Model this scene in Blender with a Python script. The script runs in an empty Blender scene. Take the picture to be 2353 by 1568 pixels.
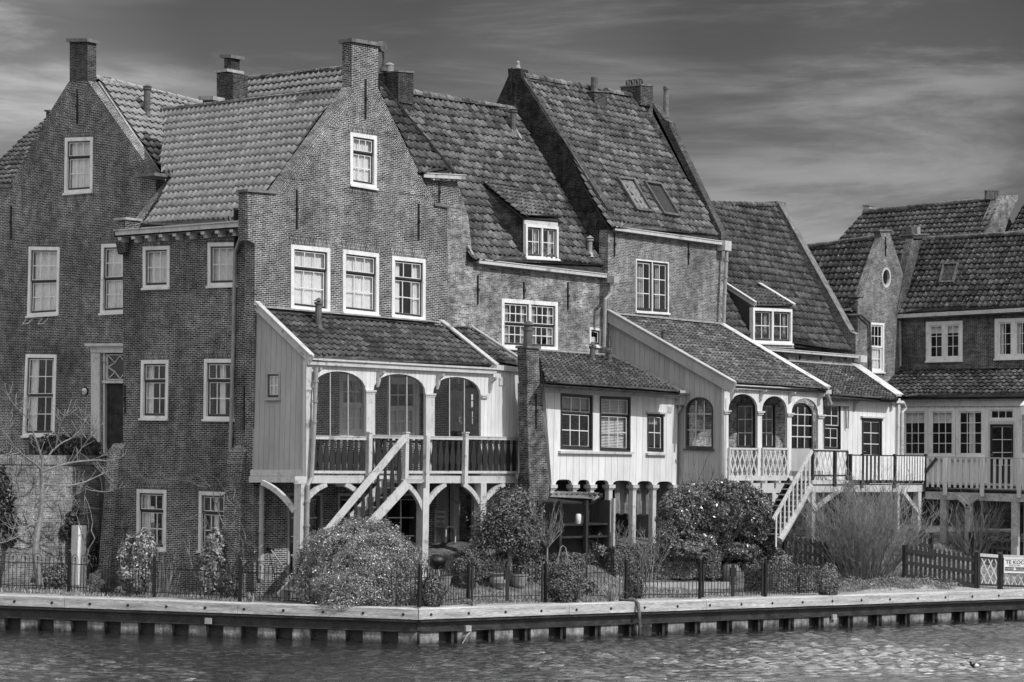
import bpy, math, random
import numpy as np
from mathutils import Vector, Matrix
from mathutils.geometry import tessellate_polygon
S = bpy.context.scene
COL = S.collection
# ------------------------------------------------------------------ camera
# world axes: X runs along the gabled fronts (away to the right), -Y is the way they face, Z up, water at 0
FPX, CX, CY = 5450.0, 1176.5, 784.0
CAM = np.array([-43.394, -45.064, 4.8])
TH = math.atan((1030 - 784) / FPX); RO = .017
_dR = np.array([math.sin(math.radians(40)), math.cos(math.radians(40)), 0]); _dL = np.array([-_dR[1], _dR[0], 0])
def _fr(v): return np.array([v @ _dR, v @ _dL, v[2]])
_f = _fr(np.array([0, math.cos(TH), math.sin(TH)])); _u = _fr(np.array([0, -math.sin(TH), math.cos(TH)])); _r = _fr(np.array([1., 0, 0]))
CR = _r * math.cos(RO) + _u * math.sin(RO); CU = -_r * math.sin(RO) + _u * math.cos(RO); CF = _f
cd = bpy.data.cameras.new('camera'); cam = bpy.data.objects.new('camera', cd); COL.objects.link(cam)
cd.sensor_width = 36; cd.lens = 36 * FPX / 2353; cd.clip_start = .5; cd.clip_end = 3000
m = Matrix.Identity(4)
for i in range(3):
    m[i][0] = CR[i]; m[i][1] = CU[i]; m[i][2] = -CF[i]; m[i][3] = CAM[i]
cam.matrix_world = m; S.camera = cam
# ------------------------------------------------------------------ world, sun, exposure
SUN = np.array([.05, -.74, .67]); SUN /= np.linalg.norm(SUN)
w = bpy.data.worlds.new('World'); S.world = w; w.use_nodes = True
nt = w.node_tree; nt.nodes.clear(); N = nt.nodes.new; LK = nt.links.new
out = N('ShaderNodeOutputWorld'); bg = N('ShaderNodeBackground'); bg.inputs[1].default_value = .12
sky = N('ShaderNodeTexSky'); sky.sky_type = 'NISHITA'; sky.sun_disc = False
sky.sun_elevation = math.asin(SUN[2]); sky.sun_rotation = math.atan2(SUN[0], SUN[1])
sep = N('ShaderNodeSeparateColor'); LK(sky.outputs[0], sep.inputs[0])      # red channel: a black and white picture through a red filter
tc = N('ShaderNodeTexCoord')
def wmath(op, a, b=None, c=None, cl=False):
    n = N('ShaderNodeMath'); n.operation = op; n.use_clamp = cl
    for i, v in enumerate((a, b, c)):
        if v is None: continue
        if isinstance(v, (int, float)): n.inputs[i].default_value = v
        else: LK(v, n.inputs[i])
    return n.outputs[0]
def wnoise(rot, sc, scale, det, lo, hi, dist=0.):
    mp = N('ShaderNodeMapping'); mp.vector_type = 'POINT'; mp.inputs['Rotation'].default_value = rot; mp.inputs['Scale'].default_value = sc
    LK(tc.outputs['Generated'], mp.inputs[0])
    n = N('ShaderNodeTexNoise'); n.inputs['Scale'].default_value = scale; n.inputs['Detail'].default_value = det; n.inputs['Distortion'].default_value = dist
    n.inputs['Roughness'].default_value = .6
    LK(mp.outputs[0], n.inputs[0])
    r = N('ShaderNodeMapRange'); r.interpolation_type = 'SMOOTHSTEP'; LK(n.outputs[0], r.inputs[0]); r.inputs[1].default_value = lo; r.inputs[2].default_value = hi
    return r.outputs[0]
c1 = wnoise((.06, .10, 0), (1.3, 1.3, 9), 3.2, 10, .44, .66, .5)
c2 = wnoise((-.04, .06, .4), (1, 1, 5), 1.9, 5, .46, .66, .2)
c3 = wnoise((.1, .1, 1.0), (1, 1, 14), 9.0, 6, .40, .70, .3)
cl = wmath('ADD', wmath('MULTIPLY', c1, .9), wmath('MULTIPLY', c2, 1.0)); cl = wmath('ADD', cl, wmath('MULTIPLY', wmath('MULTIPLY', c3, c2), .45))
sxyz = N('ShaderNodeSeparateXYZ'); LK(tc.outputs['Generated'], sxyz.inputs[0])
# brightness added to the unseen sky behind the photographer, to fill shadows
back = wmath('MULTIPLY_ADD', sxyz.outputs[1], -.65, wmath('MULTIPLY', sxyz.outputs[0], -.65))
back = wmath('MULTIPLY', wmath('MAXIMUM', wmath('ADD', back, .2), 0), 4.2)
high = wmath('MULTIPLY_ADD', wmath('MAXIMUM', wmath('SUBTRACT', sxyz.outputs[2], .3), 0), 6.0, 1.35)      # clouds brightened out of frame overhead, added for water reflections and fill
tot = wmath('ADD', wmath('MULTIPLY', sep.outputs[0], .30), wmath('MULTIPLY', cl, high)); high_fill = wmath('MULTIPLY', wmath('MULTIPLY', wmath('SUBTRACT', sxyz.outputs[2], .235), 9.0, cl=True), wmath('MULTIPLY_ADD', c2, 8.0, wmath('MULTIPLY_ADD', c1, 3.0, 2.2))); tot = wmath('ADD', tot, high_fill)  # brightness added above the frame for water reflections and soft fill
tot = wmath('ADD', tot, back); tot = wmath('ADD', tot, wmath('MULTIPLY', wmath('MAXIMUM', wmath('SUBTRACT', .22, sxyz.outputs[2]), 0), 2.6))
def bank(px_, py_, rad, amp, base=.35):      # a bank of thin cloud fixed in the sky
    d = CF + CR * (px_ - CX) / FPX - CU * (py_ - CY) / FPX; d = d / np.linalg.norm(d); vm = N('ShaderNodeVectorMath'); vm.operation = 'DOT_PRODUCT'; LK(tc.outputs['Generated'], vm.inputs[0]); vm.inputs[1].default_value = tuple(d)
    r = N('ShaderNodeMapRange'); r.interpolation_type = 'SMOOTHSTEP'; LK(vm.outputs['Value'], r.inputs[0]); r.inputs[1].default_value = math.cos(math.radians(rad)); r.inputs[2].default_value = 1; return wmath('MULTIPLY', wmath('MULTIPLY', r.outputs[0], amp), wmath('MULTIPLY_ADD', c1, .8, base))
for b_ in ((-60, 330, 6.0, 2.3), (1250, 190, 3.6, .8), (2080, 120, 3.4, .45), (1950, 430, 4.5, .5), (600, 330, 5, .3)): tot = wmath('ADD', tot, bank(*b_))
tot = wmath('ADD', tot, wmath('MULTIPLY', bank(1176, -2300, 28, 56, .25), wmath('MULTIPLY', wmath('SUBTRACT', sxyz.outputs[2], .215), 9.0, cl=True)))      # bright patch added to unseen sky above the frame, for water glints
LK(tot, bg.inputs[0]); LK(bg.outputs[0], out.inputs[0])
sd = bpy.data.lights.new('sun', 'SUN'); sd.energy = 3.9; sd.angle = math.radians(.5); sun = bpy.data.objects.new('sun', sd); COL.objects.link(sun)
sun.rotation_mode = 'QUATERNION'; sun.rotation_quaternion = Vector(SUN).to_track_quat('Z', 'Y'); sun.location = (0, -30, 40)
vs = S.view_settings; S.display_settings.display_device = 'sRGB'; vs.view_transform = 'Standard'; vs.look = 'None'; vs.exposure = -0.2; vs.gamma = 1
# ------------------------------------------------------------------ geometry helpers
V = lambda *a: np.array(a, float)
def ray(x, y): return CF + CR * (x - CX) / FPX - CU * (y - CY) / FPX
def hit(x, y, P, n):
    d = ray(x, y); n = np.asarray(n, float); return CAM + d * (np.dot(np.asarray(P, float) - CAM, n) / np.dot(d, n))
def R(Y): return lambda x, y: hit(x, y, (0, Y, 0), (0, 1, 0))       # an upright plane like the gabled fronts
def L(X): return lambda x, y: hit(x, y, (X, 0, 0), (1, 0, 0))       # an upright plane like the side walls
NR, NL, UP = V(0, -1, 0), V(-1, 0, 0), V(0, 0, 1)
def unit(v): v = np.asarray(v, float); return v / np.linalg.norm(v)
class MB:
    def __init__(s): s.v = []; s.f = []; s.uv = []; s.mi = []
    def poly(s, pts, mi=0, uv=None, ang=0.):
        b = len(s.v); s.v += [tuple(p) for p in pts]; s.f.append(tuple(range(b, b + len(pts)))); s.mi.append(mi)
        s.uv.append(uv if uv is not None else autouv(pts, ang))
    def prism(s, pts, off, mi=0, caps=True):
        pts = [np.asarray(p, float) for p in pts]; off = np.asarray(off, float); q = [p + off for p in pts]; n = len(pts)
        if caps: s.poly(pts, mi); s.poly(q[::-1], mi)
        for i in range(n): j = (i + 1) % n; s.poly([pts[i], q[i], q[j], pts[j]], mi)
    def box(s, a, b, mi=0):
        x0, y0, z0 = a; x1, y1, z1 = b
        s.prism([V(x0, y0, z0), V(x1, y0, z0), V(x1, y0, z1), V(x0, y0, z1)], V(0, y1 - y0, 0), mi)
    def bar(s, p, q, w, h, mi=0, side=None):
        p = np.asarray(p, float); q = np.asarray(q, float); d = unit(q - p)
        a = unit(np.cross(d, UP)) if side is None and abs(d[2]) < .999 else (np.asarray(side, float) if side is not None else V(1, 0, 0))
        a = unit(a - d * (a @ d)); c = np.cross(a, d)
        s.prism([p - a * w / 2 - c * h / 2, p + a * w / 2 - c * h / 2, p + a * w / 2 + c * h / 2, p - a * w / 2 + c * h / 2], q - p, mi)
    def tube(s, pts, r, n=8, mi=0, cap=True):
        pts = [np.asarray(p, float) for p in pts]; k = len(pts); rr = r if hasattr(r, '__len__') else [r] * k; rings = []
        a = None
        for i in range(k):
            d = unit(pts[min(i + 1, k - 1)] - pts[max(i - 1, 0)])
            if a is None: a = unit(np.cross(d, UP if abs(d[2]) < .9 else V(1, 0, 0)))
            a = unit(a - d * (a @ d)); c = np.cross(d, a)
            rings.append([pts[i] + (a * math.cos(t) + c * math.sin(t)) * rr[i] for t in [2 * math.pi * j / n for j in range(n)]])
        b = len(s.v)
        for ring in rings: s.v += [tuple(p) for p in ring]
        for i in range(k - 1):
            for j in range(n):
                j2 = (j + 1) % n; s.f.append((b + i * n + j, b + i * n + j2, b + (i + 1) * n + j2, b + (i + 1) * n + j)); s.mi.append(mi)
                s.uv.append([(j / n, i), ((j + 1) / n, i), ((j + 1) / n, i + 1), (j / n, i + 1)])
        if cap:
            for o in (0, (k - 1) * n): s.f.append(tuple(range(b + o, b + o + n))); s.mi.append(mi); s.uv.append([(0, 0)] * n)
    def lathe(s, c, prof, n=16, mi=0):          # prof: list of (radius, z)
        s.tube([V(c[0], c[1], c[2] + z) for r, z in prof], [max(r, .001) for r, z in prof], n, mi)
    def build(s, name, mat, parent=None, smooth=False):
        me = bpy.data.meshes.new(name); off = OFF.get(parent.name, V(0, 0, 0)) if parent else V(0, 0, 0)
        base = off
        if parent is None and s.v:
            a = np.array(s.v); base = V((a[:, 0].min() + a[:, 0].max()) / 2, (a[:, 1].min() + a[:, 1].max()) / 2, a[:, 2].min())
        me.from_pydata([tuple(np.asarray(p) - base) for p in s.v], [], s.f)
        uvl = me.uv_layers.new(name='UVMap'); flat = [c for f in s.uv for p in f for c in p]; uvl.data.foreach_set('uv', flat)
        mats = mat if isinstance(mat, (list, tuple)) else [mat]
        for x in mats: me.materials.append(M[x])
        if len(mats) > 1: me.polygons.foreach_set('material_index', s.mi)
        if smooth: me.polygons.foreach_set('use_smooth', [True] * len(me.polygons))
        me.update()
        return link(name, me, parent, base)
OFF = {}
def link(name, me, parent, base):
    o = bpy.data.objects.new(name, me); COL.objects.link(o)
    if parent: o.parent = parent
    else: o.location = base
    OFF[o.name] = base
    return o
def autouv(pts, ang=0.):
    p = np.array(pts); a = p[1] - p[0]; n = np.zeros(3)
    for i in range(1, len(p) - 1): n += np.cross(p[i] - p[0], p[i + 1] - p[0])
    l = np.linalg.norm(n); n = n / l if l > 1e-12 else UP
    t = V(1, 0, 0) if abs(n[2]) > .95 else unit(np.cross(UP, n)); b = np.cross(n, t)
    if b[2] < -1e-6: b = -b
    if t[0] + t[1] < 0: t = -t
    if ang: t, b = t * math.cos(ang) + b * math.sin(ang), -t * math.sin(ang) + b * math.cos(ang)
    return [(float(q @ t), float(q @ b)) for q in p]
def tag(o, label, cat=None, group=None, kind=None):
    if label: o['label'] = label
    if cat: o['category'] = cat
    if group: o['group'] = group
    if kind: o['kind'] = kind
    return o
def thing(name, label, cat, loc, group=None):
    o = bpy.data.objects.new(name, None); COL.objects.link(o); o.location = tuple(loc); OFF[o.name] = np.asarray(loc, float); o.empty_display_size = .3
    return tag(o, label, cat, group)
def bigmesh(name, verts, faces, uv, mat, parent=None, base=None):
    """verts Nx3, faces MxK (all the same size), uv (M*K)x2"""
    me = bpy.data.meshes.new(name); base = OFF.get(parent.name) if parent else (V(0, 0, 0) if base is None else np.asarray(base, float))
    v = np.asarray(verts, np.float32) - base.astype(np.float32); f = np.asarray(faces, np.int32); k = f.shape[1]
    me.vertices.add(len(v)); me.vertices.foreach_set('co', v.ravel()); me.loops.add(f.size); me.loops.foreach_set('vertex_index', f.ravel())
    me.polygons.add(len(f)); me.polygons.foreach_set('loop_start', np.arange(0, f.size, k, dtype=np.int32)); me.polygons.foreach_set('loop_total', np.full(len(f), k, np.int32))
    me.update(calc_edges=True)
    if uv is not None: me.uv_layers.new(name='UVMap').data.foreach_set('uv', np.asarray(uv, np.float32).ravel())
    me.materials.append(M[mat]); return link(name, me, parent, base)
# ------------------------------------------------------------------ materials (grey values only: the photograph is black and white)
M = {}
class NT:
    def __init__(s, name, rough=.8, spec=.3):
        s.m = bpy.data.materials.new(name); s.m.use_nodes = True; s.t = s.m.node_tree; s.b = s.t.nodes['Principled BSDF']; s.b.inputs['Roughness'].default_value = rough
        s.b.inputs['Specular IOR Level'].default_value = spec; M[name] = s.m; s.tc = s.n('ShaderNodeTexCoord')
    def n(s, t): return s.t.nodes.new(t)
    def l(s, a, b): s.t.links.new(a, b)
    def set(s, sock, v):
        if isinstance(v, (int, float)): sock.default_value = v
        else: s.l(v, sock)
    def math(s, op, a, b=0., cl=False):
        n = s.n('ShaderNodeMath'); n.operation = op; n.use_clamp = cl; s.set(n.inputs[0], a); s.set(n.inputs[1], b); return n.outputs[0]
    def noise(s, scale, det=4, lo=.3, hi=.7, to0=0., to1=1., co='Object', sc=(1, 1, 1), rough=.55, dist=0.):
        mp = s.n('ShaderNodeMapping'); mp.inputs['Scale'].default_value = sc; s.l(s.tc.outputs[co], mp.inputs[0])
        n = s.n('ShaderNodeTexNoise'); n.inputs['Scale'].default_value = scale; n.inputs['Detail'].default_value = det; n.inputs['Roughness'].default_value = rough; n.inputs['Distortion'].default_value = dist
        s.l(mp.outputs[0], n.inputs[0]); r = s.n('ShaderNodeMapRange'); s.l(n.outputs[0], r.inputs[0])
        for i, v in enumerate((lo, hi, to0, to1)): r.inputs[i + 1].default_value = v
        return r.outputs[0]
    def color(s, v): s.l(v, s.b.inputs['Base Color'])
    def bump(s, h, strength=.4, dist=.01):
        n = s.n('ShaderNodeBump'); n.inputs['Strength'].default_value = strength; n.inputs['Distance'].default_value = dist; s.set(n.inputs['Height'], h); s.l(n.outputs[0], s.b.inputs['Normal'])
def brick(name, a, b, mort, w=.175, h=.050, ms=.0065, blot=(.45, 1.45), bs=.45, seed=0, fine=(.6, 1.35)):
    t = NT(name, .85, .2); br = t.n('ShaderNodeTexBrick')
    wob = t.n('ShaderNodeTexNoise'); wob.inputs['Scale'].default_value = 2.2; t.l(t.tc.outputs['UV'], wob.inputs[0]); vm = t.n('ShaderNodeVectorMath'); vm.operation = 'MULTIPLY_ADD'; t.l(wob.outputs['Color'], vm.inputs[0]); vm.inputs[1].default_value = (.03, .03, 0); t.l(t.tc.outputs['UV'], vm.inputs[2]); t.l(vm.outputs[0], br.inputs['Vector'])
    for k, v in (('Scale', 1), ('Mortar Size', ms), ('Mortar Smooth', .25), ('Bias', 0), ('Brick Width', w), ('Row Height', h)): br.inputs[k].default_value = v
    for k, v in (('Color1', a), ('Color2', b), ('Mortar', mort)): br.inputs[k].default_value = (v, v, v, 1)
    big = t.noise(bs, 7, .34, .66, *blot, rough=.68); f = t.noise(4, 5, .3, .7, *fine); f2 = t.noise(26, 3, .32, .68, .45, 1.55); st = t.noise(1.6, 5, .35, .62, .72, 1.08, sc=(1, 1, .12), rough=.65)
    x = t.math('MULTIPLY', br.outputs[0], big); x = t.math('MULTIPLY', x, f); x = t.math('MULTIPLY', x, f2); x = t.math('MULTIPLY', x, st)
    x = t.math('ADD', x, t.math('MULTIPLY', t.noise(.8, 6, .60, .72, 0, .10, rough=.7), t.noise(18, 3, .4, .6)))      # old lime bloom
    t.color(x); t.bump(br.outputs['Fac'], .5, -.006)
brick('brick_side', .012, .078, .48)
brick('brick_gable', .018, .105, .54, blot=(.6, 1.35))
brick('brick_old', .10, .30, .38, w=.17, h=.05, ms=.006, blot=(.5, 1.35), bs=.9, fine=(.5, 1.5))
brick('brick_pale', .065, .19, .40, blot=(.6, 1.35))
brick('brick_far', .02, .08, .30)
brick('brick_tower', .06, .17, .42)
brick('brick_garden', .11, .25, .36, blot=(.6, 1.3), w=.2, h=.06)
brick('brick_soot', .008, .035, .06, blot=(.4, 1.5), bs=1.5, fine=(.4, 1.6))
brick('brick_pier', .02, .10, .22, blot=(.5, 1.5), bs=1.6, fine=(.4, 1.7))
brick('brick_stack', .018, .065, .14, blot=(.5, 1.4))
def tile(name, lo, hi, rough=.6, spec=.4, lich=0., dark=(.55, 1.3), moss=0.):
    t = NT(name, rough, spec); s = t.n('ShaderNodeSeparateXYZ'); t.l(t.tc.outputs['UV'], s.inputs[0])
    c = t.n('ShaderNodeCombineXYZ'); t.l(t.math('FLOOR', s.outputs[0]), c.inputs[0]); t.l(t.math('FLOOR', s.outputs[1]), c.inputs[1])
    wn = t.n('ShaderNodeTexWhiteNoise'); wn.noise_dimensions = '2D'; t.l(c.outputs[0], wn.inputs[0])
    r = t.n('ShaderNodeMapRange'); t.l(wn.outputs[0], r.inputs[0]); r.inputs[3].default_value = lo; r.inputs[4].default_value = hi
    x = t.math('MULTIPLY', r.outputs[0], t.noise(.7, 5, .3, .7, *dark)); x = t.math('MULTIPLY', x, t.noise(9, 5, .3, .7, .7, 1.3))
    if lich: x = t.math('ADD', x, t.noise(14, 5, .58, .72, 0, lich))
    if moss: x = t.math('MULTIPLY', x, t.noise(3.5, 6, .45, .62, 1, moss))
    x = t.math('MULTIPLY', x, t.math('ADD', t.math('MULTIPLY', t.math('GREATER_THAN', s.outputs[1], -50.), .88), .12))      # riser under each course coloured dark, standing in for the shadow gap
    t.color(x); t.bump(t.noise(30, 4), .3, .01)
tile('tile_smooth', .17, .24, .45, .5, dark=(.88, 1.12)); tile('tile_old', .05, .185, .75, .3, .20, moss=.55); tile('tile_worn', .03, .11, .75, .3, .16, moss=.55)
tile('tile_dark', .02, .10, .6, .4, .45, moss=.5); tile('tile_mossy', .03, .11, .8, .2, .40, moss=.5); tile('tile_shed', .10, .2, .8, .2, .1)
def plain(name, c, var=.15, scale=4, rough=.7, spec=.3, bump=0, sc=(1, 1, 1), co='Object', fine=.1):
    t = NT(name, rough, spec); x = t.math('MULTIPLY', t.noise(scale, 5, .3, .7, c * (1 - var), c * (1 + var), co, sc), t.noise(scale * 8, 3, .3, .7, 1 - fine, 1 + fine, co, sc)); t.color(x)
    if bump: t.bump(t.noise(scale * 6, 4, .3, .7, 0, 1, co, sc), bump, .01)
def paint(name, c, lo=.50, fine=.75):
    t = NT(name, .5, .4); x = t.math('MULTIPLY', t.noise(2.5, 5, .3, .62, c * .80, c, sc=(1, 1, .4), rough=.65), t.noise(16, 4, .25, .5, fine, 1., sc=(1, 1, .3)))
    x = t.math('MULTIPLY', x, t.noise(3.2, 7, .36, .44, lo, 1., rough=.75)); t.color(x); t.bump(t.noise(20, 4), .15, .01)
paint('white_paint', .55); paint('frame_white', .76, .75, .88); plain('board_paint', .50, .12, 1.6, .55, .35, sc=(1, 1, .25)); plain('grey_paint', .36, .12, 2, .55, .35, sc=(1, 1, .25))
plain('dark_paint', .022, .3, 5, .4, .5); plain('sash_dark', .03, .3, 5, .35, .5); plain('iron', .012, .3, 8, .5, .5); plain('lead', .30, .3, 5, .5, .5, .3)
plain('zinc', .26, .2, 4, .45, .6); plain('stone', .33, .25, 5, .85, .2, .4); plain('stone_dark', .15, .4, 5, .9, .2, .4); plain('flue', .09, .4, 5, .6, .3)
plain('clay_pot', .24, .3, 7, .8, .2, .2); plain('timber_raw', .36, .3, 2.5, .8, .2, .5, sc=(1, 1, 1), fine=.25); plain('timber_cap', .42, .40, 2.2, .8, .2, .5, sc=(.35, 5, 1), co='UV', fine=.35)
plain('timber_dark', .03, .5, 5, .8, .2, .4); plain('steel_wet', .028, .7, 3, .45, .5, .5, fine=.5); t = NT('concrete_wet', .55, .45); s_ = t.n('ShaderNodeSeparateXYZ'); t.l(t.tc.outputs['Object'], s_.inputs[0]); wet = t.n('ShaderNodeMapRange'); t.l(t.math('ADD', s_.outputs[2], t.noise(3, 4, .3, .7, -.04, .04)), wet.inputs[0])
for i_, v_ in enumerate((.04, .17, .22, 1.)): wet.inputs[i_ + 1].default_value = v_
t.color(t.math('MULTIPLY', wet.outputs[0], t.math('MULTIPLY', t.noise(3, 6, .3, .7, .07, .34, rough=.7), t.noise(14, 4, .3, .7, .5, 1.4, sc=(1, 1, .25))))); t.bump(t.noise(18, 5), .8, .01)
plain('baluster_paint', .022, .2, 5, .5, .4); plain('cloth', .24, .3, 8, .9, .1); plain('cloth_check', .25, .5, 30, .9, .1)
plain('bark_light', .22, .3, 9, .8, .2, .3); plain('bark_pale', .22, .3, 9, .8, .2); plain('bark_mid', .20, .4, 9, .85, .2, .3); plain('bark_dark', .06, .4, 9, .9, .1); plain('dirt', .10, .5, 3, .95, .1, .8, fine=.4)
plain('interior', .035, .4, 2, .9, .1); plain('white_board', .78, .03, 2, .4, .4); plain('sign_white', .80, .02, 2, .4, .4); plain('ink', .03, .1, 5, .6, .2)
plain('paver', .30, .3, 2.5, .9, .1, .3, fine=.3); plain('curtain_white', .72, .1, 5, .9, .1); plain('curtain_grey', .30, .2, 5, .9, .1); plain('fur_dark', .012, .3, 9, .5, .3); plain('fur_white', .8, .05, 9, .6, .3)
def ground_mat(name, c, c2, scale):
    t = NT(name, .95, .1); a = t.noise(scale, 8, .35, .65, c, c2, rough=.7); b = t.noise(45, 3, .3, .7, .55, 1.5); d = t.noise(.5, 4, .35, .65, .7, 1.2)
    t.color(t.math('MULTIPLY', t.math('MULTIPLY', a, b), d)); t.bump(t.noise(40, 5), 1., .02)
ground_mat('gravel', .28, .48, 7); ground_mat('garden_soil', .07, .26, 3)
def leafm(name, lo, hi, spec=.4, rough=.45, bright=0.):
    t = NT(name, rough, spec); s = t.n('ShaderNodeSeparateXYZ'); t.l(t.tc.outputs['UV'], s.inputs[0]); r = t.n('ShaderNodeMapRange'); t.l(s.outputs[0], r.inputs[0]); r.inputs[3].default_value = lo; r.inputs[4].default_value = hi
    x = t.math('MULTIPLY', r.outputs[0], t.noise(1.6, 3, .3, .7, .75, 1.3))
    if bright: x = t.math('ADD', x, t.math('MULTIPLY', t.math('GREATER_THAN', s.outputs[0], .93), bright))
    t.color(x)
leafm('leaf_dark', .03, .12); leafm('leaf_mid', .05, .20); leafm('leaf_pale', .09, .30, .3, .6); leafm('leaf_bright', .06, .30, .4, .5, .6); leafm('leaf_hedge', .05, .22, .3, .6); leafm('grass_blade', .10, .42, .2, .7); leafm('leaf_gloss', .04, .20, .7, .3); leafm('leaf_laurel', .10, .36, .7, .3)
def glass(name, tint=.9, refl=1.):
    m = bpy.data.materials.new(name); m.use_nodes = True; M[name] = m; t = m.node_tree; t.nodes.clear(); o = t.nodes.new('ShaderNodeOutputMaterial'); mx = t.nodes.new('ShaderNodeMixShader')
    tr = t.nodes.new('ShaderNodeBsdfTransparent'); tr.inputs[0].default_value = (tint, tint, tint, 1); gl = t.nodes.new('ShaderNodeBsdfGlossy'); gl.inputs['Roughness'].default_value = .02; gl.inputs[0].default_value = (1, 1, 1, 1)
    fr = t.nodes.new('ShaderNodeFresnel'); fr.inputs[0].default_value = 1.55; mm = t.nodes.new('ShaderNodeMath'); mm.operation = 'MULTIPLY_ADD'; mm.inputs[1].default_value = refl; mm.inputs[2].default_value = .03
    bp = t.nodes.new('ShaderNodeBump'); bp.inputs['Strength'].default_value = .25; bp.inputs['Distance'].default_value = .02; nz = t.nodes.new('ShaderNodeTexNoise'); nz.inputs['Scale'].default_value = 2.5
    tcn = t.nodes.new('ShaderNodeTexCoord'); t.links.new(tcn.outputs['Object'], nz.inputs[0]); t.links.new(nz.outputs[0], bp.inputs['Height']); t.links.new(bp.outputs[0], gl.inputs['Normal'])
    ge = t.nodes.new('ShaderNodeNewGeometry'); inv = t.nodes.new('ShaderNodeMath'); inv.operation = 'SUBTRACT'; inv.inputs[0].default_value = 1; t.links.new(ge.outputs['Backfacing'], inv.inputs[1])
    m2 = t.nodes.new('ShaderNodeMath'); m2.operation = 'MULTIPLY'; t.links.new(fr.outputs[0], mm.inputs[0]); t.links.new(mm.outputs[0], m2.inputs[0]); t.links.new(inv.outputs[0], m2.inputs[1]); t.links.new(m2.outputs[0], mx.inputs[0]); t.links.new(tr.outputs[0], mx.inputs[1]); t.links.new(gl.outputs[0], mx.inputs[2]); t.links.new(mx.outputs[0], o.inputs[0])
glass('glass', .96, .95)
t = NT('water', .02, .5); t.b.inputs['Base Color'].default_value = (.018, .018, .018, 1); t.b.inputs['IOR'].default_value = 1.33
t.bump(t.noise(7, 5, 0, 1, 0, 1.0, dist=.6, rough=.7), 1., .018)
# ------------------------------------------------------------------ building components
def pz(p, z): p = np.array(p, float); p[2] = z; return p
def wall(name, mat, parent, pts, holes=(), n=NR, thick=.3, reveal=None, extra=None, room=.9, rmat='interior', shrink=.9):
    mb = MB(); loops = [[np.asarray(p, float) for p in pts]] + [[np.asarray(p, float) for p in h] for h in holes]
    n = np.asarray(n, float); ax = [0, 2] if abs(n[1]) > abs(n[0]) else [1, 2]
    flat = [p for l in loops for p in l]
    tri = tessellate_polygon([[Vector((p[ax[0]], p[ax[1]], 0)) for p in l] for l in loops])
    off = -n * thick
    for t in tri:
        a = [flat[i] for i in t]; mb.poly(a); 
    for li, l in enumerate(loops):
        k = len(l)
        for i in range(k):
            j = (i + 1) % k; mb.poly([l[i], l[j], l[j] + off, l[i] + off])
    if extra: extra(mb)
    o = mb.build(name, mat, parent)
    if room:
        P = np.array(loops[0]); c = (P.min(0) + P.max(0)) / 2; b = MB(); q = [c + (p - c) * shrink - n * room for p in loops[0]]
        b.prism(q, -n * .05); b.build('dark_backing', rmat, parent)  # dark backing slab, its colour standing in for the unlit room behind
    return o
def bil(q, s, t, w, n): return (q[0] * (1 - s) * (1 - t) + q[1] * s * (1 - t) + q[2] * s * t + q[3] * (1 - s) * t) + n * w
def _dummy(): pass
def pbox(mb, q, s0, s1, t0, t1, w0, w1, n, mi=0):
    mb.prism([bil(q, s0, t0, w1, n), bil(q, s1, t0, w1, n), bil(q, s1, t1, w1, n), bil(q, s0, t1, w1, n)], n * (w0 - w1), mi)
def quad(pl, x0, x1, yt, yb):
    yt = yt if hasattr(yt, '__len__') else (yt, yt); yb = yb if hasattr(yb, '__len__') else (yb, yb)
    xa = x0 if hasattr(x0, '__len__') else (x0, x0); xb = x1 if hasattr(x1, '__len__') else (x1, x1)    # (top, bottom)
    return [pl(xa[1], yb[0]), pl(xb[1], yb[1]), pl(xb[0], yt[1]), pl(xa[0], yt[0])]
WR = random.Random(5)
def curtain(parent, q, s0, s1, t0, t1, n, mat, w=-.14, amp=.022):
    mb = MB(); k = max(4, int(np.linalg.norm(q[1] - q[0]) * (s1 - s0) / .045)); ph = WR.random() * 6
    pr = [(s0 + (s1 - s0) * i / k, w + amp * math.sin(i * 1.9 + ph) * (.6 + .4 * math.sin(i * .7))) for i in range(k + 1)]
    for i in range(k):
        (a, wa), (b, wb) = pr[i], pr[i + 1]; mb.prism([bil(q, a, t0, wa, n), bil(q, b, t0, wb, n), bil(q, b, t1, wb, n), bil(q, a, t1, wa, n)], n * -.004)
    mb.build('curtain', mat, parent)
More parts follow.
